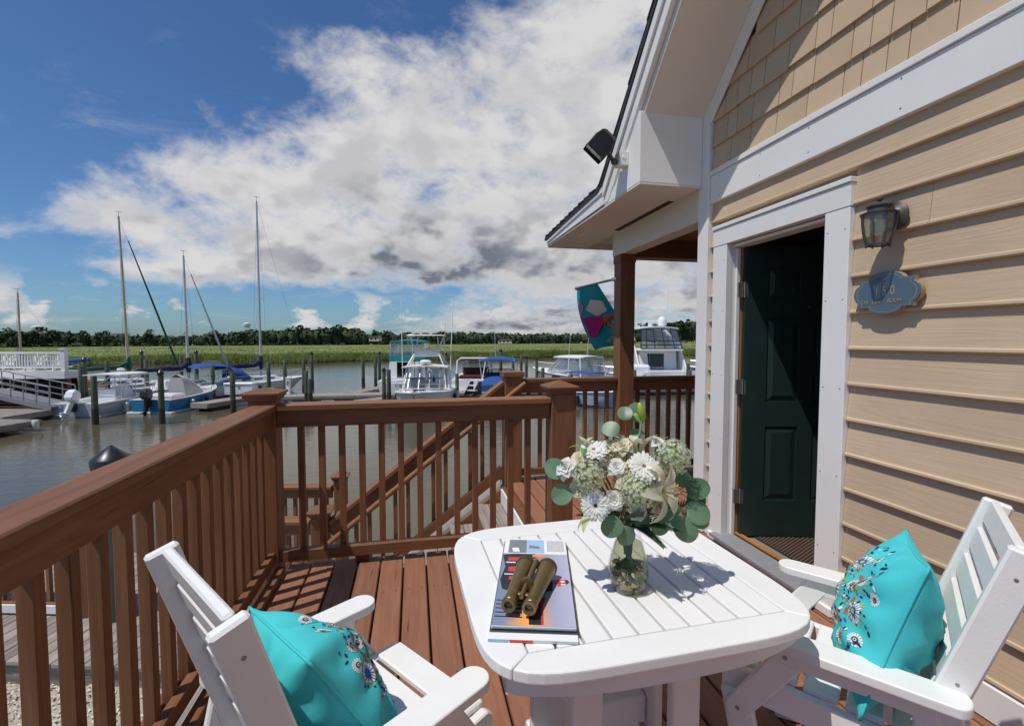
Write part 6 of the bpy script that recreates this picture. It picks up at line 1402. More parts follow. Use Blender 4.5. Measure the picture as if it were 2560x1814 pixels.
def outboard(bt, x, y, z, tilt, mat, s=1.0):
    e = obj('outboard', None, bt, Matrix.Translation((x, y, z)) @ Matrix.Rotation(R(tilt), 4, 'Y') @ Matrix.Scale(s, 4), True)
    def ring(x0, x1, w_, zz_): return [(x0, -w_, zz_), (x1, -w_*.8, zz_), (x1, w_*.8, zz_), (x0, w_, zz_)]
    R_ = [ring(-.30, .16, .17, -.02), ring(-.40, .20, .22, .12), ring(-.42, .20, .22, .42), ring(-.34, .14, .17, .60), ring(-.24, .06, .10, .66)]; vs = [v for r_ in R_ for v in r_]
    fs = [(3,2,1,0)]+[(4*i+k, 4*i+(k+1) % 4, 4*i+4+(k+1) % 4, 4*i+4+k) for i in range(4) for k in range(4)]+[(16,17,18,19)]
    part(e, 'cowling', MB().add(vs, fs), mat, False, .035)
    part(e, 'midsection', MB().prism([(-.24, 0), (.10, 0), (.06, -.5), (.02, -.75), (-.22, -.75), (-.20, -.4)], -.07, .07, 0, Matrix(((1,0,0,0),(0,0,1,0),(0,1,0,0),(0,0,0,1)))), mat, False, .02)
    part(e, 'gearcase', MB().tube([(.12, 0, -.86), (-.02, 0, -.86), (-.30, 0, -.86), (-.40, 0, -.86)], [.02, .07, .075, .05], 10).prism([(-.25, -.75), (-.02, -.75), (-.05, -1.08), (-.20, -1.05)], -.018, .018, 0, Matrix(((1,0,0,0),(0,0,1,0),(0,1,0,0),(0,0,0,1)))).box(-.38, .05, -.12, .12, -.76, -.735), mat, True)
    for k in range(3): part(e, 'propeller_blade', MB().add([(-.42, 0, -.86), (-.44, .08*math.cos(k*2.09+.5), -.86+.08*math.sin(k*2.09+.5)), (-.42, .19*math.cos(k*2.09), -.86+.19*math.sin(k*2.09)), (-.40, .10*math.cos(k*2.09-.5), -.86+.10*math.sin(k*2.09-.5))], [(0,1,2,3)]), 'steel')
    part(e, 'bracket', MB().box(.06, .30, -.14, .14, -.45, -.05), 'boat_black', False, .02)
def windshield(bt, x0, x1, w0, w1, z0, z1, mat='boat_glass', fr='steel', cols=3):
    """raked windshield: foot at x0 (half width w0, height z0), head at x1 (half width w1, height z1), plus side panes"""
    pts0 = [(x0-.8, -w0, z0), (x0, -w0*.72, z0), (x0, w0*.72, z0), (x0-.8, w0, z0)]; pts1 = [(x1-.7, -w1, z1), (x1, -w1*.72, z1), (x1, w1*.72, z1), (x1-.7, w1, z1)]
    for k in range(3):
        part(bt, 'window_pane', MB().add([pts0[k], pts0[k+1], pts1[k+1], pts1[k]], [(0,1,2,3)]), mat)
    tubes(bt, 'window_frame', [pts0, pts1]+[[a, c] for a, c in zip(pts0, pts1)]+[[tuple((Vector(pts0[1])*(1-f)+Vector(pts0[2])*f)[:]), tuple((Vector(pts1[1])*(1-f)+Vector(pts1[2])*f)[:])] for f in [i/cols for i in range(1, cols)]], .025, fr)
def canopy(bt, name, x0, x1, hw, z, crown_, mat, thick=.04, drop=0.0):
    def f(u, v): x = x0+(x1-x0)*u; y = -hw+2*hw*v; return (x, y, z+crown_*(1-(2*v-1)**2)*(1-.35*(2*u-1)**2)-drop*((2*u-1)**4))
    b = MB().grid(f, 10, 9).grid(lambda u, v: (f(u, v)[0], f(u, v)[1], f(u, v)[2]-thick), 10, 9)
    rim = [f(i/9, 0) for i in range(10)]+[f(1, j/8) for j in range(1, 9)]+[f(1-i/9, 1) for i in range(1, 10)]+[f(0, 1-j/8) for j in range(1, 8)]; n = len(rim)
    b.add(rim+[(x, y, zz_-thick) for x, y, zz_ in rim], [(k, (k+1) % n, n+(k+1) % n, n+k) for k in range(n)])
    part(bt, name, b, mat, True)
def lettering(bt, body, size, M, mat='boat_black', shear=.3): text('hull_lettering', body, size, bt, W[bt.name] @ M, mat, 1.0, .004, shear)
# grey centre console with white outboard, sitting on a low float
B1 = boat('centre_console_boat', 'grey centre console boat with white hardtop and tilted white outboard', 'boat', -21.9, 26.2, 95)
sh = hull(B1, 6.0, 2.35, .70, 1.02, 'boat_grey', cock=(.06, .80), floor=.30, rub='white_gloss')
part(B1, 'bow_cushion', MB().prism([(.9, -.55), (2.2, -.25), (2.2, .25), (.9, .55)], .85, 1.02), 'boat_grey', False, .03)
part(B1, 'console', MB().prism([(-.15, .3), (.55, .3), (.55, 1.0), (.30, 1.3), (-.05, 1.3), (-.15, 1.15)], -.38, .38, 0, Matrix(((1,0,0,0),(0,0,1,0),(0,1,0,0),(0,0,0,1)))), 'white_gloss', False, .04)
part(B1, 'console_screen', MB().add([(.55, -.36, 1.0), (.55, .36, 1.0), (.36, .32, 1.5), (.36, -.32, 1.5)], [(0,1,2,3)]), 'boat_glass')
part(B1, 'helm_seat', MB().box(-.95, -.45, -.45, .45, .3, .85).box(-.98, -.86, -.45, .45, .85, 1.25), 'white_gloss', False, .04); part(B1, 'bow_seat', MB().box(.62, .95, -.3, .3, .3, .8), 'white_gloss', False, .04)
canopy(B1, 'hardtop', -1.25, .95, .92, 2.02, .06, 'white_gloss', .05)
tubes(B1, 'top_leg', [[(-.65, s*.6, .35), (-.75, s*.62, 1.4), (-1.0, s*.75, 2.0)] for s in (-1, 1)]+[[(.45, s*.5, .35), (.50, s*.55, 1.4), (.75, s*.75, 2.0)] for s in (-1, 1)]+[[(-.70, s*.6, 1.35), (.50, s*.55, 1.45)] for s in (-1, 1)]+[[(-.75, s*.62, 1.4), (.6, s*.7, 1.9)] for s in (-1, 1)], .026)
part(B1, 'radar', MB().lathe([(.16, 2.16), (.18, 2.2), (.17, 2.28), (.05, 2.31)], 12, 0, Matrix.Translation((.2, 0, 0))), 'white_gloss', True)
bow_rail(B1, sh, .6, .35); outboard(B1, -3.12, 0, .80, 30, 'white_gloss', .92)
tag(obj('boat_float', MB().box(-3.0, 2.3, -1.15, 1.15, -.06, .12).mesh('boat_float', 'canvas_grey', bev=.05), None, W[B1.name].copy()), 'low grey drive-on float under the grey centre console boat', 'float')
# blue boat
B2 = boat('blue_boat', 'blue-hulled boat with a grey covered console and black outboard', 'boat', -18.95, 27.3, 91)
sh = hull(B2, 5.6, 2.2, .74, 1.0, 'boat_blue', cock=(.06, .78), floor=.30)
part(B2, 'console_cover', MB().grid(lambda u, v: (-.75+1.7*v+.10*math.cos(2*math.pi*u)*(1-v), (.55-.10*v)*math.cos(2*math.pi*u), .35+1.55*max(0, math.sin(2*math.pi*u))**.6*(1-.55*v*v)), 24, 10), 'canvas_grey', True)
part(B2, 'console_cover_back', MB().add([(-.75, -.55, .35), (-.75, .55, .35), (-.75, .35, 1.75), (-.75, -.35, 1.75)], [(0,1,2,3)]), 'canvas_grey')
part(B2, 'stern_seat', MB().box(-2.2, -1.2, -.8, .8, .3, .95), 'cushion_white', False, .08); bow_rail(B2, sh, .62, .25)
outboard(B2, -2.95, 0, .80, 8, 'boat_black', .85); part(B2, 'name_mark', MB().tube([(.35+.045*k, -1.075-.004*(k % 2), .58+.05*math.sin(k*1.9)) for k in range(10)], .012, 4), 'boat_black')
tag(obj('boat_float', MB().box(-2.9, 2.1, -1.2, 1.2, -.06, .12).mesh('boat_float', 'canvas_grey', bev=.05), None, W[B2.name].copy()), 'low grey drive-on float under the blue boat', 'float')
# sailboats
def sailboat(name, label, lat, dep, hd, Ln, B, mx, mh, mast_mat, cover, jib, boom=3.0, hm='white_gloss', rake=.02, jibmat=None, mastlean=0.0, spread=.45):
    s_ = boat(name, label, 'sailboat', lat, dep, hd); sh = hull(s_, Ln, B, .75, 1.05, hm, cock=(.08, .34), floor=.35, full=.35)
    x0, x1 = -Ln*.15, Ln*.24; part(s_, 'cabin', MB().add([(x0, -B*.30, .75), (x1, -B*.18, .9), (x1, B*.18, .9), (x0, B*.30, .75), (x0+.05, -B*.26, 1.28), (x1-.35, -B*.15, 1.22), (x1-.35, B*.15, 1.22), (x0+.05, B*.26, 1.28)], [(4,5,6,7), (0,1,5,4), (1,2,6,5), (2,3,7,6), (3,0,4,7)]), 'white_gloss', False, .04)
    for s in (-1, 1):
        for k in range(3):
            f0, f1 = .12+.26*k, .30+.26*k; xa, xb = x0+(x1-x0)*f0, x0+(x1-x0)*f1; ya = B*(.30-.12*f0)*.97+.004; yb = B*(.30-.12*f1)*.97+.004
            part(s_, 'port_light', MB().add([(xa, s*ya, .97), (xb, s*yb, .99), (xb, s*(yb-.03), 1.10), (xa, s*(ya-.03), 1.10)], [(0,1,2,3)]), 'dark_glass')
    top = Vector((mx+mastlean*mh, 0, mh)); foot = Vector((mx, 0, 1.1))
    ms = part(s_, 'mast', MB().tube([foot[:], (foot*.5+top*.5)[:], top[:]], [.085, .078, .055], 10), mast_mat, True)
    part(s_, 'masthead', MB().tube([top[:], (top+Vector((0, 0, .35)))[:]], .014, 5).bar((top+Vector((-.2, 0, .3)))[:], (top+Vector((.2, 0, .3)))[:], .02, .02), 'rigging', parent=ms)
    sp = foot+(top-foot)*spread; part(s_, 'spreader', MB().tube([(sp+Vector((0, -.75, 0)))[:], (sp+Vector((0, .75, 0)))[:]], .022, 6), mast_mat, parent=ms)
    bw, st_ = Vector((Ln/2-.15, 0, 1.1)), Vector((-Ln/2+.1, 0, .85))
    tubes(s_, 'stay', [[bw[:], (top-Vector((0, 0, .1)))[:]]]+[[(mx-.1, s*B*.42, .85), (sp+Vector((0, s*.75, 0)))[:], (top-Vector((0, 0, .2)))[:]] for s in (-1, 1)]+[[(mx-.4, s*B*.42, .85), sp[:]] for s in (-1, 1)], .006, 'rigging')
    if jib: part(s_, 'furled_jib', MB().tube([(bw+(top-bw)*f)[:] for f in (.03, .1, .5, .86)], [.04, .075, .06, .03], 8), jib, True)
    bz = 1.85; part(s_, 'boom', MB().tube([(mx, 0, bz), (mx-boom, 0, bz-.05)], .05, 8), mast_mat, True)
    b = MB(); pts = []; rs = []
    for i in range(13): f = i/12; pts.append((mx+.05-(boom+.05)*f, .02*math.sin(9*f), bz+.16-.05*f+.02*math.sin(17*f)+(.42 if i == 0 else .12 if i == 1 else 0))); rs.append(.10 if i == 0 else .20-.10*f+.015*math.sin(23*f))
    b.tube(pts, rs, 9); b.tube([(mx+.02, 0, bz-.15), (mx+.02, 0, bz+.4), (mx+.02, 0, bz+.85)], [.13, .17, .11], 9)
    part(s_, 'sail_cover', b, cover, True)
    tubes(s_, 'lazy_line', [[(mx-boom*f, 0, bz+.2), (mx+mastlean*3, 0, bz+2.6)] for f in (.6, .8)], .010, 'rope')
    for s in (-1, 1):
        part(s_, 'lifeline', MB().tube([(sh(t)[0], s*(sh(t)[1]-.06), sh(t)[2]+.55) for t in (.03, .3, .55, .8, .95)], .012, 5), 'steel')
        for t in (.03, .3, .55, .8, .95): part(s_, 'stanchion', MB().tube([(sh(t)[0], s*(sh(t)[1]-.06), sh(t)[2]), (sh(t)[0], s*(sh(t)[1]-.06), sh(t)[2]+.57)], .016, 5), 'steel')
    tubes(s_, 'pulpit', [[(sh(.93)[0], -sh(.93)[1], sh(.93)[2]), (sh(.93)[0]+.1, -sh(.93)[1], sh(.93)[2]+.6), (Ln/2+.05, 0, 1.7), (sh(.93)[0]+.1, sh(.93)[1], sh(.93)[2]+.6), (sh(.93)[0], sh(.93)[1], sh(.93)[2])]], .018)
    return s_, sh
C1, sh = sailboat('sailboat', 'sailboat with a tan wooden mast and green sail cover', -26.65, 31.6, 50, 8.0, 2.6, .75, 12.1, 'mast_gold', 'canvas_green', 'canvas_green', 3.3, mastlean=-.018)
part(C1, 'coaming', MB().box(-2.6, -.6, -.95, -.88, .75, 1.25).box(-2.6, -.6, .88, .95, .75, 1.25).box(-2.7, -2.6, -.95, .95, .6, 1.15), 'varnish_wood', False, .02)
C2, sh = sailboat('sailboat', 'sailboat with a grey mast, navy sail cover and pale furled sail', -21.9, 30.9, 58, 7.2, 2.5, .6, 9.4, 'mast_alu', 'canvas_navy', 'cushion_white', 3.0, mastlean=-.006)
C3, sh = sailboat('sailboat', 'white sailboat with a blue dodger and the tallest silver mast', -19.0, 34.2, 52, 8.8, 2.9, .75, 13.9, 'mast_alu', 'canvas_navy', None, 3.3)
canopy(C3, 'bimini', -3.9, -1.7, 1.1, 2.1, .20, 'canvas_blue', .03, .15); tubes(C3, 'bimini_frame', [[(-2.8, s*1.05, .9), (-3.7, s*1.08, 2.05)] for s in (-1, 1)]+[[(-2.8, s*1.05, .9), (-1.9, s*1.08, 2.05)] for s in (-1, 1)], .02)
part(C3, 'dodger', MB().grid(lambda u, v: (-1.5+1.3*v, 1.05*math.cos(math.pi*u)*(1-.12*v), 1.15+.85*math.sin(math.pi*u)**.6*(1-v**2.2)), 15, 8), 'canvas_blue', True)
lettering(C3, 'Mem', .38, Matrix.Translation((-4.42, .15, .45)) @ Matrix(((0,0,-1,0),(-1,0,0,0),(0,1,0,0),(0,0,0,1))))
C4, sh = sailboat('sailboat', 'sailboat behind the white platform with a short tan mast', -40.8, 38.5, 40, 8.0, 2.6, .5, 7.7, 'mast_gold', 'canvas_blue', None, 3.0, spread=.9)
C5 = boat('blue_covered_boat', 'low boat with a long blue canvas cover by the platform corner', 'boat', -32.6, 34.5, 8); sh = hull(C5, 6.0, 2.2, .7, 1.0, 'white_gloss', cock=(.1, .4)); part(C5, 'boom_cover', MB().tube([(-2.6, 0, 2.15), (0, 0, 2.3), (1.5, 0, 2.4)], [.13, .17, .16], 9), 'canvas_blue', True); part(C5, 'mast_crutch', MB().tube([(-2.2, 0, .7), (-2.2, 0, 2.1)], .04, 6).tube([(1.2, 0, .9), (1.2, 0, 2.3)], .05, 6), 'mast_alu'); part(C5, 'cabin', MB().box(-.4, 1.6, -.65, .65, .7, 1.3), 'white_gloss', False, .08)
# teal flybridge boat, stern to the dock
H1 = boat('flybridge_boat', 'white flybridge boat with teal canvas top beside the tower boat', 'boat', -7.9, 37.0, 92); sh = hull(H1, 9.0, 3.3, 1.0, 1.6, 'white_gloss', cock=(.03, .30), floor=.5)
part(H1, 'cabin', MB().add([(-1.8, -1.4, 1.0), (2.4, -1.0, 1.3), (2.4, 1.0, 1.3), (-1.8, 1.4, 1.0), (-1.8, -1.3, 2.3), (1.5, -1.0, 2.3), (1.5, 1.0, 2.3), (-1.8, 1.3, 2.3)], [(4,5,6,7), (0,1,5,4), (1,2,6,5), (2,3,7,6), (3,0,4,7)]), 'white_gloss', False, .05)
for s in (-1, 1): part(H1, 'cabin_window', MB().add([(-1.4, s*1.37, 1.5), (1.2, s*1.15, 1.6), (1.0, s*1.10, 2.1), (-1.4, s*1.335, 2.1)], [(0,1,2,3)]), 'dark_glass')
part(H1, 'cabin_door', MB().box(-1.83, -1.805, -.1, .75, .6, 2.2), 'dark_glass'); part(H1, 'ladder', MB().box(-1.95, -1.9, -.95, -.9, .6, 2.4).box(-1.95, -1.9, -.6, -.55, .6, 2.4), 'boat_black')
for k in range(8): part(H1, 'ladder_rung', MB().box(-1.95, -1.88, -.92, -.58, .7+.2*k, .74+.2*k), 'white_gloss')
part(H1, 'bridge_band', MB().box(-1.75, 1.2, -1.35, -1.28, 2.3, 2.75).box(-1.75, 1.2, 1.28, 1.35, 2.3, 2.75).box(-1.82, -1.75, -1.35, 1.35, 2.3, 2.70).box(1.2, 1.27, -1.35, 1.35, 2.3, 2.8), 'canvas_teal', False, .02)
for q in ([(-1.79, -1.32, 2.7), (-1.79, 1.32, 2.7), (-1.6, 1.2, 3.75), (-1.6, -1.2, 3.75)], [(-1.75, -1.32, 2.75), (1.2, -1.32, 2.75), (.9, -1.2, 3.75), (-1.6, -1.2, 3.75)], [(-1.75, 1.32, 2.75), (1.2, 1.32, 2.75), (.9, 1.2, 3.75), (-1.6, 1.2, 3.75)]): part(H1, 'vinyl_curtain', MB().add(q, [(0,1,2,3)]), 'clear_vinyl')
canopy(H1, 'bridge_top', -1.75, 1.2, 1.28, 3.74, .18, 'canvas_teal', .12); tubes(H1, 'bridge_frame', [[(x, s*1.3, 2.3), (x+.1, s*1.22, 3.74)] for x in (-1.7, 0, 1.1) for s in (-1, 1)], .03, 'white_gloss')
part(H1, 'radar_dome', MB().lathe([(.05, 3.9), (.05, 4.05), (.28, 4.08), (.30, 4.2), (.2, 4.28), (.02, 4.3)], 14), 'white_gloss', True); part(H1, 'transom_gate', MB().box(-4.53, -4.49, -1.1, 1.1, .2, .9), 'white_gloss', False, .02); lettering(H1, 'YNES', .26, Matrix.Translation((-4.56, .1, .72)) @ Matrix(((0,0,-1,0),(-1,0,0,0),(0,1,0,0),(0,0,0,1))))
# tower boat, bow towards the deck
I1 = boat('tower_boat', 'white express fishing boat with an aluminium tower, bow toward the railing', 'boat', -4.7, 25.6, -88); sh = hull(I1, 8.2, 2.95, 1.05, 1.45, 'white_gloss', 'white_gloss', cock=(.03, .42), floor=.5, full=.5)
windshield(I1, .75, .05, 1.18, 1.05, 1.30, 2.35, 'boat_glass', 'steel', 3); part(I1, 'helm_console', MB().box(-.9, -.3, -.9, -.1, .6, 1.75).box(-1.5, -1.0, -.9, -.2, .6, 1.5).box(-.9, -.2, .2, .9, .6, 1.5), 'boat_cream', False, .05)
canopy(I1, 'hardtop', -1.5, .35, 1.22, 2.42, .12, 'boat_cream', .06); tubes(I1, 'window_rail', [[(.45, -1.0, 1.85), (.45, 1.0, 1.85)]], .03, 'boat_black')
tw = []
for s in (-1, 1): tw += [[(.55, s*1.15, 1.3), (.0, s*1.0, 2.45), (-.5, s*.62, 3.2), (-.7, s*.55, 3.35)], [(-1.8, s*1.2, 1.05), (-1.4, s*1.05, 2.45), (-1.0, s*.62, 3.2), (-.95, s*.55, 4.05)], [(.0, s*1.0, 2.45), (-1.4, s*1.05, 2.45)], [(-.5, s*.62, 3.2), (-.45, s*.95, 4.1)], [(-1.4, s*1.05, 2.45), (-.5, s*.62, 3.2)]]
tubes(I1, 'tower_leg', tw, .032, 'white_gloss'); part(I1, 'tower_platform', MB().box(-1.2, -.45, -.65, .65, 2.95, 3.25), 'white_gloss', False, .03); tubes(I1, 'tower_rail', [[(-1.3, -.7, 3.3), (-.4, -.7, 3.3), (-.4, .7, 3.3), (-1.3, .7, 3.3), (-1.3, -.7, 3.3)]], .025, 'white_gloss')
canopy(I1, 'tower_top', -1.35, -.15, 1.02, 4.12, .06, 'canvas_grey', .04); tubes(I1, 'tower_top_frame', [[(-.15, -1.02, 4.12), (-.15, 1.02, 4.12)], [(-.2, -.98, 4.1), (-.3, -.98, 3.3)], [(-.2, .98, 4.1), (-.3, .98, 3.3)]], .022, 'steel')
part(I1, 'radar_dome', MB().lathe([(.08, 2.55), (.30, 2.60), (.32, 2.70), (.22, 2.78), (.02, 2.8)], 14), 'white_gloss', True)
tubes(I1, 'outrigger', [[(-.3, s*1.28, 1.2), (-.5, s*1.35, 3.5), (-.9, s*1.45, 6.2)] for s in (-1, 1)], .022, 'white_gloss'); tubes(I1, 'antenna', [[(-1.2, s*.9, 2.5), (-1.3, s*.95, 5.0)] for s in (-1, 1)], .014, 'white_gloss')
bow_rail(I1, sh, .5, .4); part(I1, 'deck_hatch', MB().box(1.75, 2.15, -.28, .28, 1.34, 1.38), 'dark_glass', False, .02); part(I1, 'anchor', MB().tube([(3.0, 0, 1.45), (3.4, 0, 1.47), (4.0, 0, 1.44)], .035, 6).bar((2.9, -.2, 1.45), (2.9, .2, 1.45), .06, .05), 'boat_black')
# maroon cruiser
J1 = boat('maroon_cruiser', 'white cruiser with a maroon canvas interior beside the blue canopy', 'boat', -2.75, 36.2, 88); sh = hull(J1, 7.6, 2.8, 1.1, 1.45, 'white_gloss', cock=(.08, .48), floor=.6)
tubes(J1, 'radar_arch', [[(-1.5, -1.3, 1.1), (-1.3, -1.25, 2.3), (-1.25, -1.0, 2.5), (-1.25, 1.0, 2.5), (-1.3, 1.25, 2.3), (-1.5, 1.3, 1.1)]], .07, 'white_gloss'); canopy(J1, 'canvas_top', -1.4, .6, 1.2, 2.36, .10, 'canvas_maroon', .05); windshield(J1, 1.3, .6, 1.2, 1.05, 1.3, 2.2)
part(J1, 'cockpit_seat', MB().box(-2.2, -1.6, -1.0, 1.0, .6, 1.3).box(-.6, .2, -1.0, .0, .6, 1.6), 'canvas_maroon', False, .06); part(J1, 'canvas_back', MB().box(-.1, .0, -1.0, 1.0, .6, 1.75), 'canvas_maroon'); part(J1, 'transom_locker', MB().box(-3.72, -3.0, -1.25, 1.25, .5, 1.12), 'white_gloss', False, .05); part(J1, 'swim_platform', MB().box(-4.5, -3.8, -1.25, 1.25, .15, .25), 'white_gloss', False, .04)
# blue bimini runabout
K1 = boat('blue_canopy_boat', 'runabout with blue canopy and blue canvas cover behind the stair newel', 'boat', -.85, 34.0, 82); sh = hull(K1, 6.2, 2.4, .9, 1.2, 'canvas_blue', cock=(.2, .6), floor=.5, rub='white_gloss')
canopy(K1, 'bimini', -1.6, .9, 1.25, 2.48, .22, 'canvas_blue', .06, .10); part(K1, 'canvas_cover', MB().grid(lambda u, v: (-3.0+1.5*v, -1.08+2.16*u, .95+.42*math.sin(math.pi*u)**.5*v), 9, 6), 'canvas_blue', True); part(K1, 'seat_back', MB().box(-1.2, -1.0, -1.0, 1.0, .5, 1.6), 'canvas_navy', False, .05)
tubes(K1, 'bimini_frame', [[(-.6, s*1.2, .95), (-1.5, s*1.22, 2.45)] for s in (-1, 1)]+[[(-.6, s*1.2, .95), (.8, s*1.22, 2.45)] for s in (-1, 1)], .03, 'white_gloss'); windshield(K1, 1.2, .7, 1.05, .95, 1.1, 1.75); tubes(K1, 'antenna', [[(-.2, .3, 2.65), (-.35, .35, 4.6)]], .014, 'white_gloss')
# hardtop express cruiser
L1 = boat('hardtop_cruiser', 'white hardtop express cruiser with curved side windows behind the porch rail', 'boat', 4.6, 37.5, 128); sh = hull(L1, 9.0, 3.1, 1.1, 1.5, 'white_gloss', cock=(.04, .40), floor=.6)
windshield(L1, 1.6, .2, 1.35, 1.1, 1.35, 2.55, 'boat_glass', 'white_gloss', 3); canopy(L1, 'hardtop', -2.4, .5, 1.3, 2.55, .14, 'white_gloss', .08)
for s in (-1, 1): part(L1, 'vinyl_curtain', MB().add([(-2.4, s*1.4, 1.15), (.0, s*1.3, 1.4), (-.2, s*1.2, 2.5), (-2.2, s*1.2, 2.5)], [(0,1,2,3)]), 'clear_vinyl')
part(L1, 'vinyl_curtain', MB().add([(-2.5, -1.35, 1.15), (-2.5, 1.35, 1.15), (-2.3, 1.2, 2.5), (-2.3, -1.2, 2.5)], [(0,1,2,3)]), 'clear_vinyl'); tubes(L1, 'top_frame', [[(-2.5, s*1.38, 1.1), (-2.3, s*1.25, 2.55)] for s in (-1, 1)]+[[(-1.2, s*1.38, 1.2), (-1.2, s*1.25, 2.6)] for s in (-1, 1)], .05, 'white_gloss')
part(L1, 'helm_seat', MB().box(-1.4, -.7, -.9, -.1, .6, 1.7), 'white_gloss', False, .06); part(L1, 'stern_bench', MB().box(-3.6, -3.0, -1.2, 1.2, .6, 1.15), 'canvas_blue', False, .06); bow_rail(L1, sh, .5, .5); tubes(L1, 'antenna', [[(-.9, s*1.0, 2.65), (-1.2, s*1.05, 5.6)] for s in (-1, 1)], .014, 'white_gloss')
# pale blue skiff in front
S1_ = boat('pale_blue_skiff', 'pale blue centre console skiff tied before the hardtop cruiser', 'boat', 4.75, 28.0, -52); sh = hull(S1_, 5.8, 2.2, .75, 1.1, 'boat_pale_blue', cock=(.06, .80), floor=.3)
part(S1_, 'console', MB().box(-.3, .3, -.35, .35, .3, 1.2), 'white_gloss', False, .05); part(S1_, 'seat', MB().box(-1.1, -.6, -.45, .45, .3, .9), 'white_gloss', False, .05); canopy(S1_, 'sun_top', -1.3, .7, .95, 1.95, .05, 'canvas_blue', .03); tubes(S1_, 'top_leg', [[(-.7, s*.6, .35), (-.9, s*.8, 1.95)] for s in (-1, 1)]+[[(.3, s*.55, .35), (.5, s*.8, 1.95)] for s in (-1, 1)], .03); bow_rail(S1_, sh, .6, .3); outboard(S1_, -3.0, 0, .95, 4, 'boat_black')
# big flybridge cruiser
M_ = boat('flybridge_cruiser', 'large white flybridge cruiser with a navy framed vinyl enclosure', 'boat', 12.0, 42.5, 94); sh = hull(M_, 12.5, 4.3, 1.35, 2.1, 'white_gloss', cock=(.03, .24), floor=.7)
part(M_, 'cabin', MB().add([(-2.9, -1.75, 1.3), (3.2, -1.3, 1.9), (3.2, 1.3, 1.9), (-2.9, 1.75, 1.3), (-2.9, -1.65, 2.95), (1.6, -1.2, 2.95), (1.6, 1.2, 2.95), (-2.9, 1.65, 2.95)], [(4,5,6,7), (0,1,5,4), (1,2,6,5), (2,3,7,6), (3,0,4,7)]), 'white_gloss', False, .08)
part(M_, 'salon_door', MB().box(-2.93, -2.9, -.55, .65, .8, 2.7), 'dark_glass'); part(M_, 'salon_door', MB().box(-2.93, -2.9, .68, 1.3, .8, 2.7), 'dark_glass'); part(M_, 'door_rail', MB().box(-2.98, -2.94, -.5, .5, 1.5, 1.55), 'steel')
part(M_, 'bridge_deck', MB().box(-3.9, 1.7, -1.85, 1.85, 2.95, 3.12), 'white_gloss', False, .06)
for s in (-1, 1):
    part(M_, 'side_wing', MB().prism([(-4.4, 1.3), (-2.4, 1.3), (-1.6, 3.1), (.9, 4.6), (.4, 4.85), (-2.9, 3.3)], s*1.95-.06, s*1.95+.06, 0, Matrix(((1,0,0,0),(0,0,1,0),(0,1,0,0),(0,0,0,1)))), 'white_gloss', False, .03)
    part(M_, 'side_window', MB().add([(-1.2, s*1.9, 3.3), (1.6, s*1.7, 3.3), (.7, s*1.5, 4.6), (-.4, s*1.6, 4.6)], [(0,1,2,3)]), 'dark_glass')
    part(M_, 'cabin_window', MB().add([(-2.2, s*1.74, 1.9), (1.8, s*1.46, 2.1), (1.4, s*1.38, 2.6), (-2.2, s*1.70, 2.6)], [(0,1,2,3)]), 'dark_glass')
canopy(M_, 'hardtop', -3.2, 1.3, 1.65, 4.85, .20, 'white_gloss', .10)
eq = [(-3.85, -1.75, 3.15), (-3.85, 1.75, 3.15), (-3.1, 1.5, 4.8), (-3.1, -1.5, 4.8)]; part(M_, 'vinyl_enclosure', MB().add(eq, [(0,1,2,3)]), 'clear_vinyl')
ev = [Vector(q) for q in eq]; seams = [[(ev[0]*(1-f)+ev[1]*f)[:], (ev[3]*(1-f)+ev[2]*f)[:]] for f in (0, .18, .42, .66, .86, 1)]+[[(ev[0]*(1-f)+ev[3]*f)[:], (ev[1]*(1-f)+ev[2]*f)[:]] for f in (0, .18, .38)]+[[ev[3][:], ev[2][:]]]
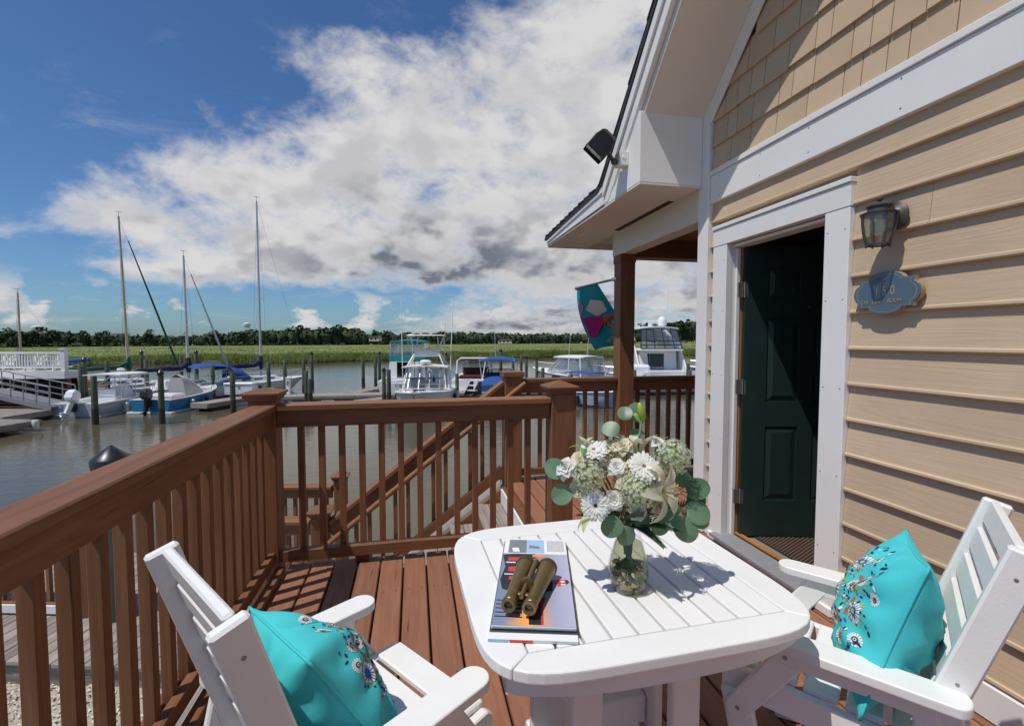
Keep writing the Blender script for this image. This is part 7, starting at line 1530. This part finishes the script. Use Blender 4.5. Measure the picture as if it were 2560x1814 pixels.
tubes(M_, 'canvas_seam', seams, .04, 'canvas_navy'); part(M_, 'stairway', MB().prism([(-3.9, .7), (-2.9, .7), (-2.9, 2.9), (-3.2, 2.9)], 1.0, 1.7, 0, Matrix(((1,0,0,0),(0,0,1,0),(0,1,0,0),(0,0,0,1)))), 'boat_cream', False, .03)
part(M_, 'deck_chair', MB().box(-4.6, -4.1, -.5, .0, .7, 1.25), 'canvas_grey', False, .04); part(M_, 'deck_chair', MB().box(-4.6, -4.1, -1.2, -.7, .7, 1.25), 'canvas_grey', False, .04); part(M_, 'transom_door', MB().box(-6.30, -6.24, -1.9, 1.9, .5, 1.45), 'white_gloss', False, .04)
part(M_, 'radar_bar', MB().box(-1.0, -.85, -.9, .6, 5.45, 5.55).box(-1.05, -.8, -.2, .1, 5.0, 5.45), 'white_gloss', False, .03); part(M_, 'satellite_dome', MB().lathe([(.2, 5.0), (.36, 5.1), (.38, 5.5), (.30, 5.75), (.12, 5.88), (.01, 5.9)], 16, 0, Matrix.Translation((-1.3, -1.0, 0))), 'white_gloss', True); tubes(M_, 'antenna', [[(-1.0, s*1.5, 5.0), (-1.2, s*1.55, 8.2)] for s in (-1, 1)], .018, 'white_gloss'); part(M_, 'horn', MB().lathe([(.12, 5.0), (.18, 5.06), (.12, 5.14)], 10, 0, Matrix.Translation((-.6, .9, 0))), 'white_gloss', True)
# two more bows
N1 = boat('white_bow_boat', 'white boat showing only its bow beside the porch column', 'boat', 9.9, 37.6, 172); sh = hull(N1, 7.5, 2.6, 1.0, 1.4, 'white_gloss', cock=(.1, .45)); bow_rail(N1, sh, .5, .5); part(N1, 'cabin', MB().box(-1.0, 1.4, -.8, .8, 1.0, 1.9), 'white_gloss', False, .15); part(N1, 'cabin_window', MB().box(-.8, 1.0, -.82, -.78, 1.35, 1.7), 'dark_glass')
N2 = boat('white_bow_boat', 'white boat with its bow poking out past the house corner', 'boat', 18.6, 39.0, 176); sh = hull(N2, 8.0, 2.8, 1.2, 1.7, 'white_gloss', cock=(.1, .45)); bow_rail(N2, sh, .5, .5); part(N2, 'cabin', MB().box(-1.0, 1.4, -.8, .8, 1.2, 2.1), 'white_gloss', False, .15)
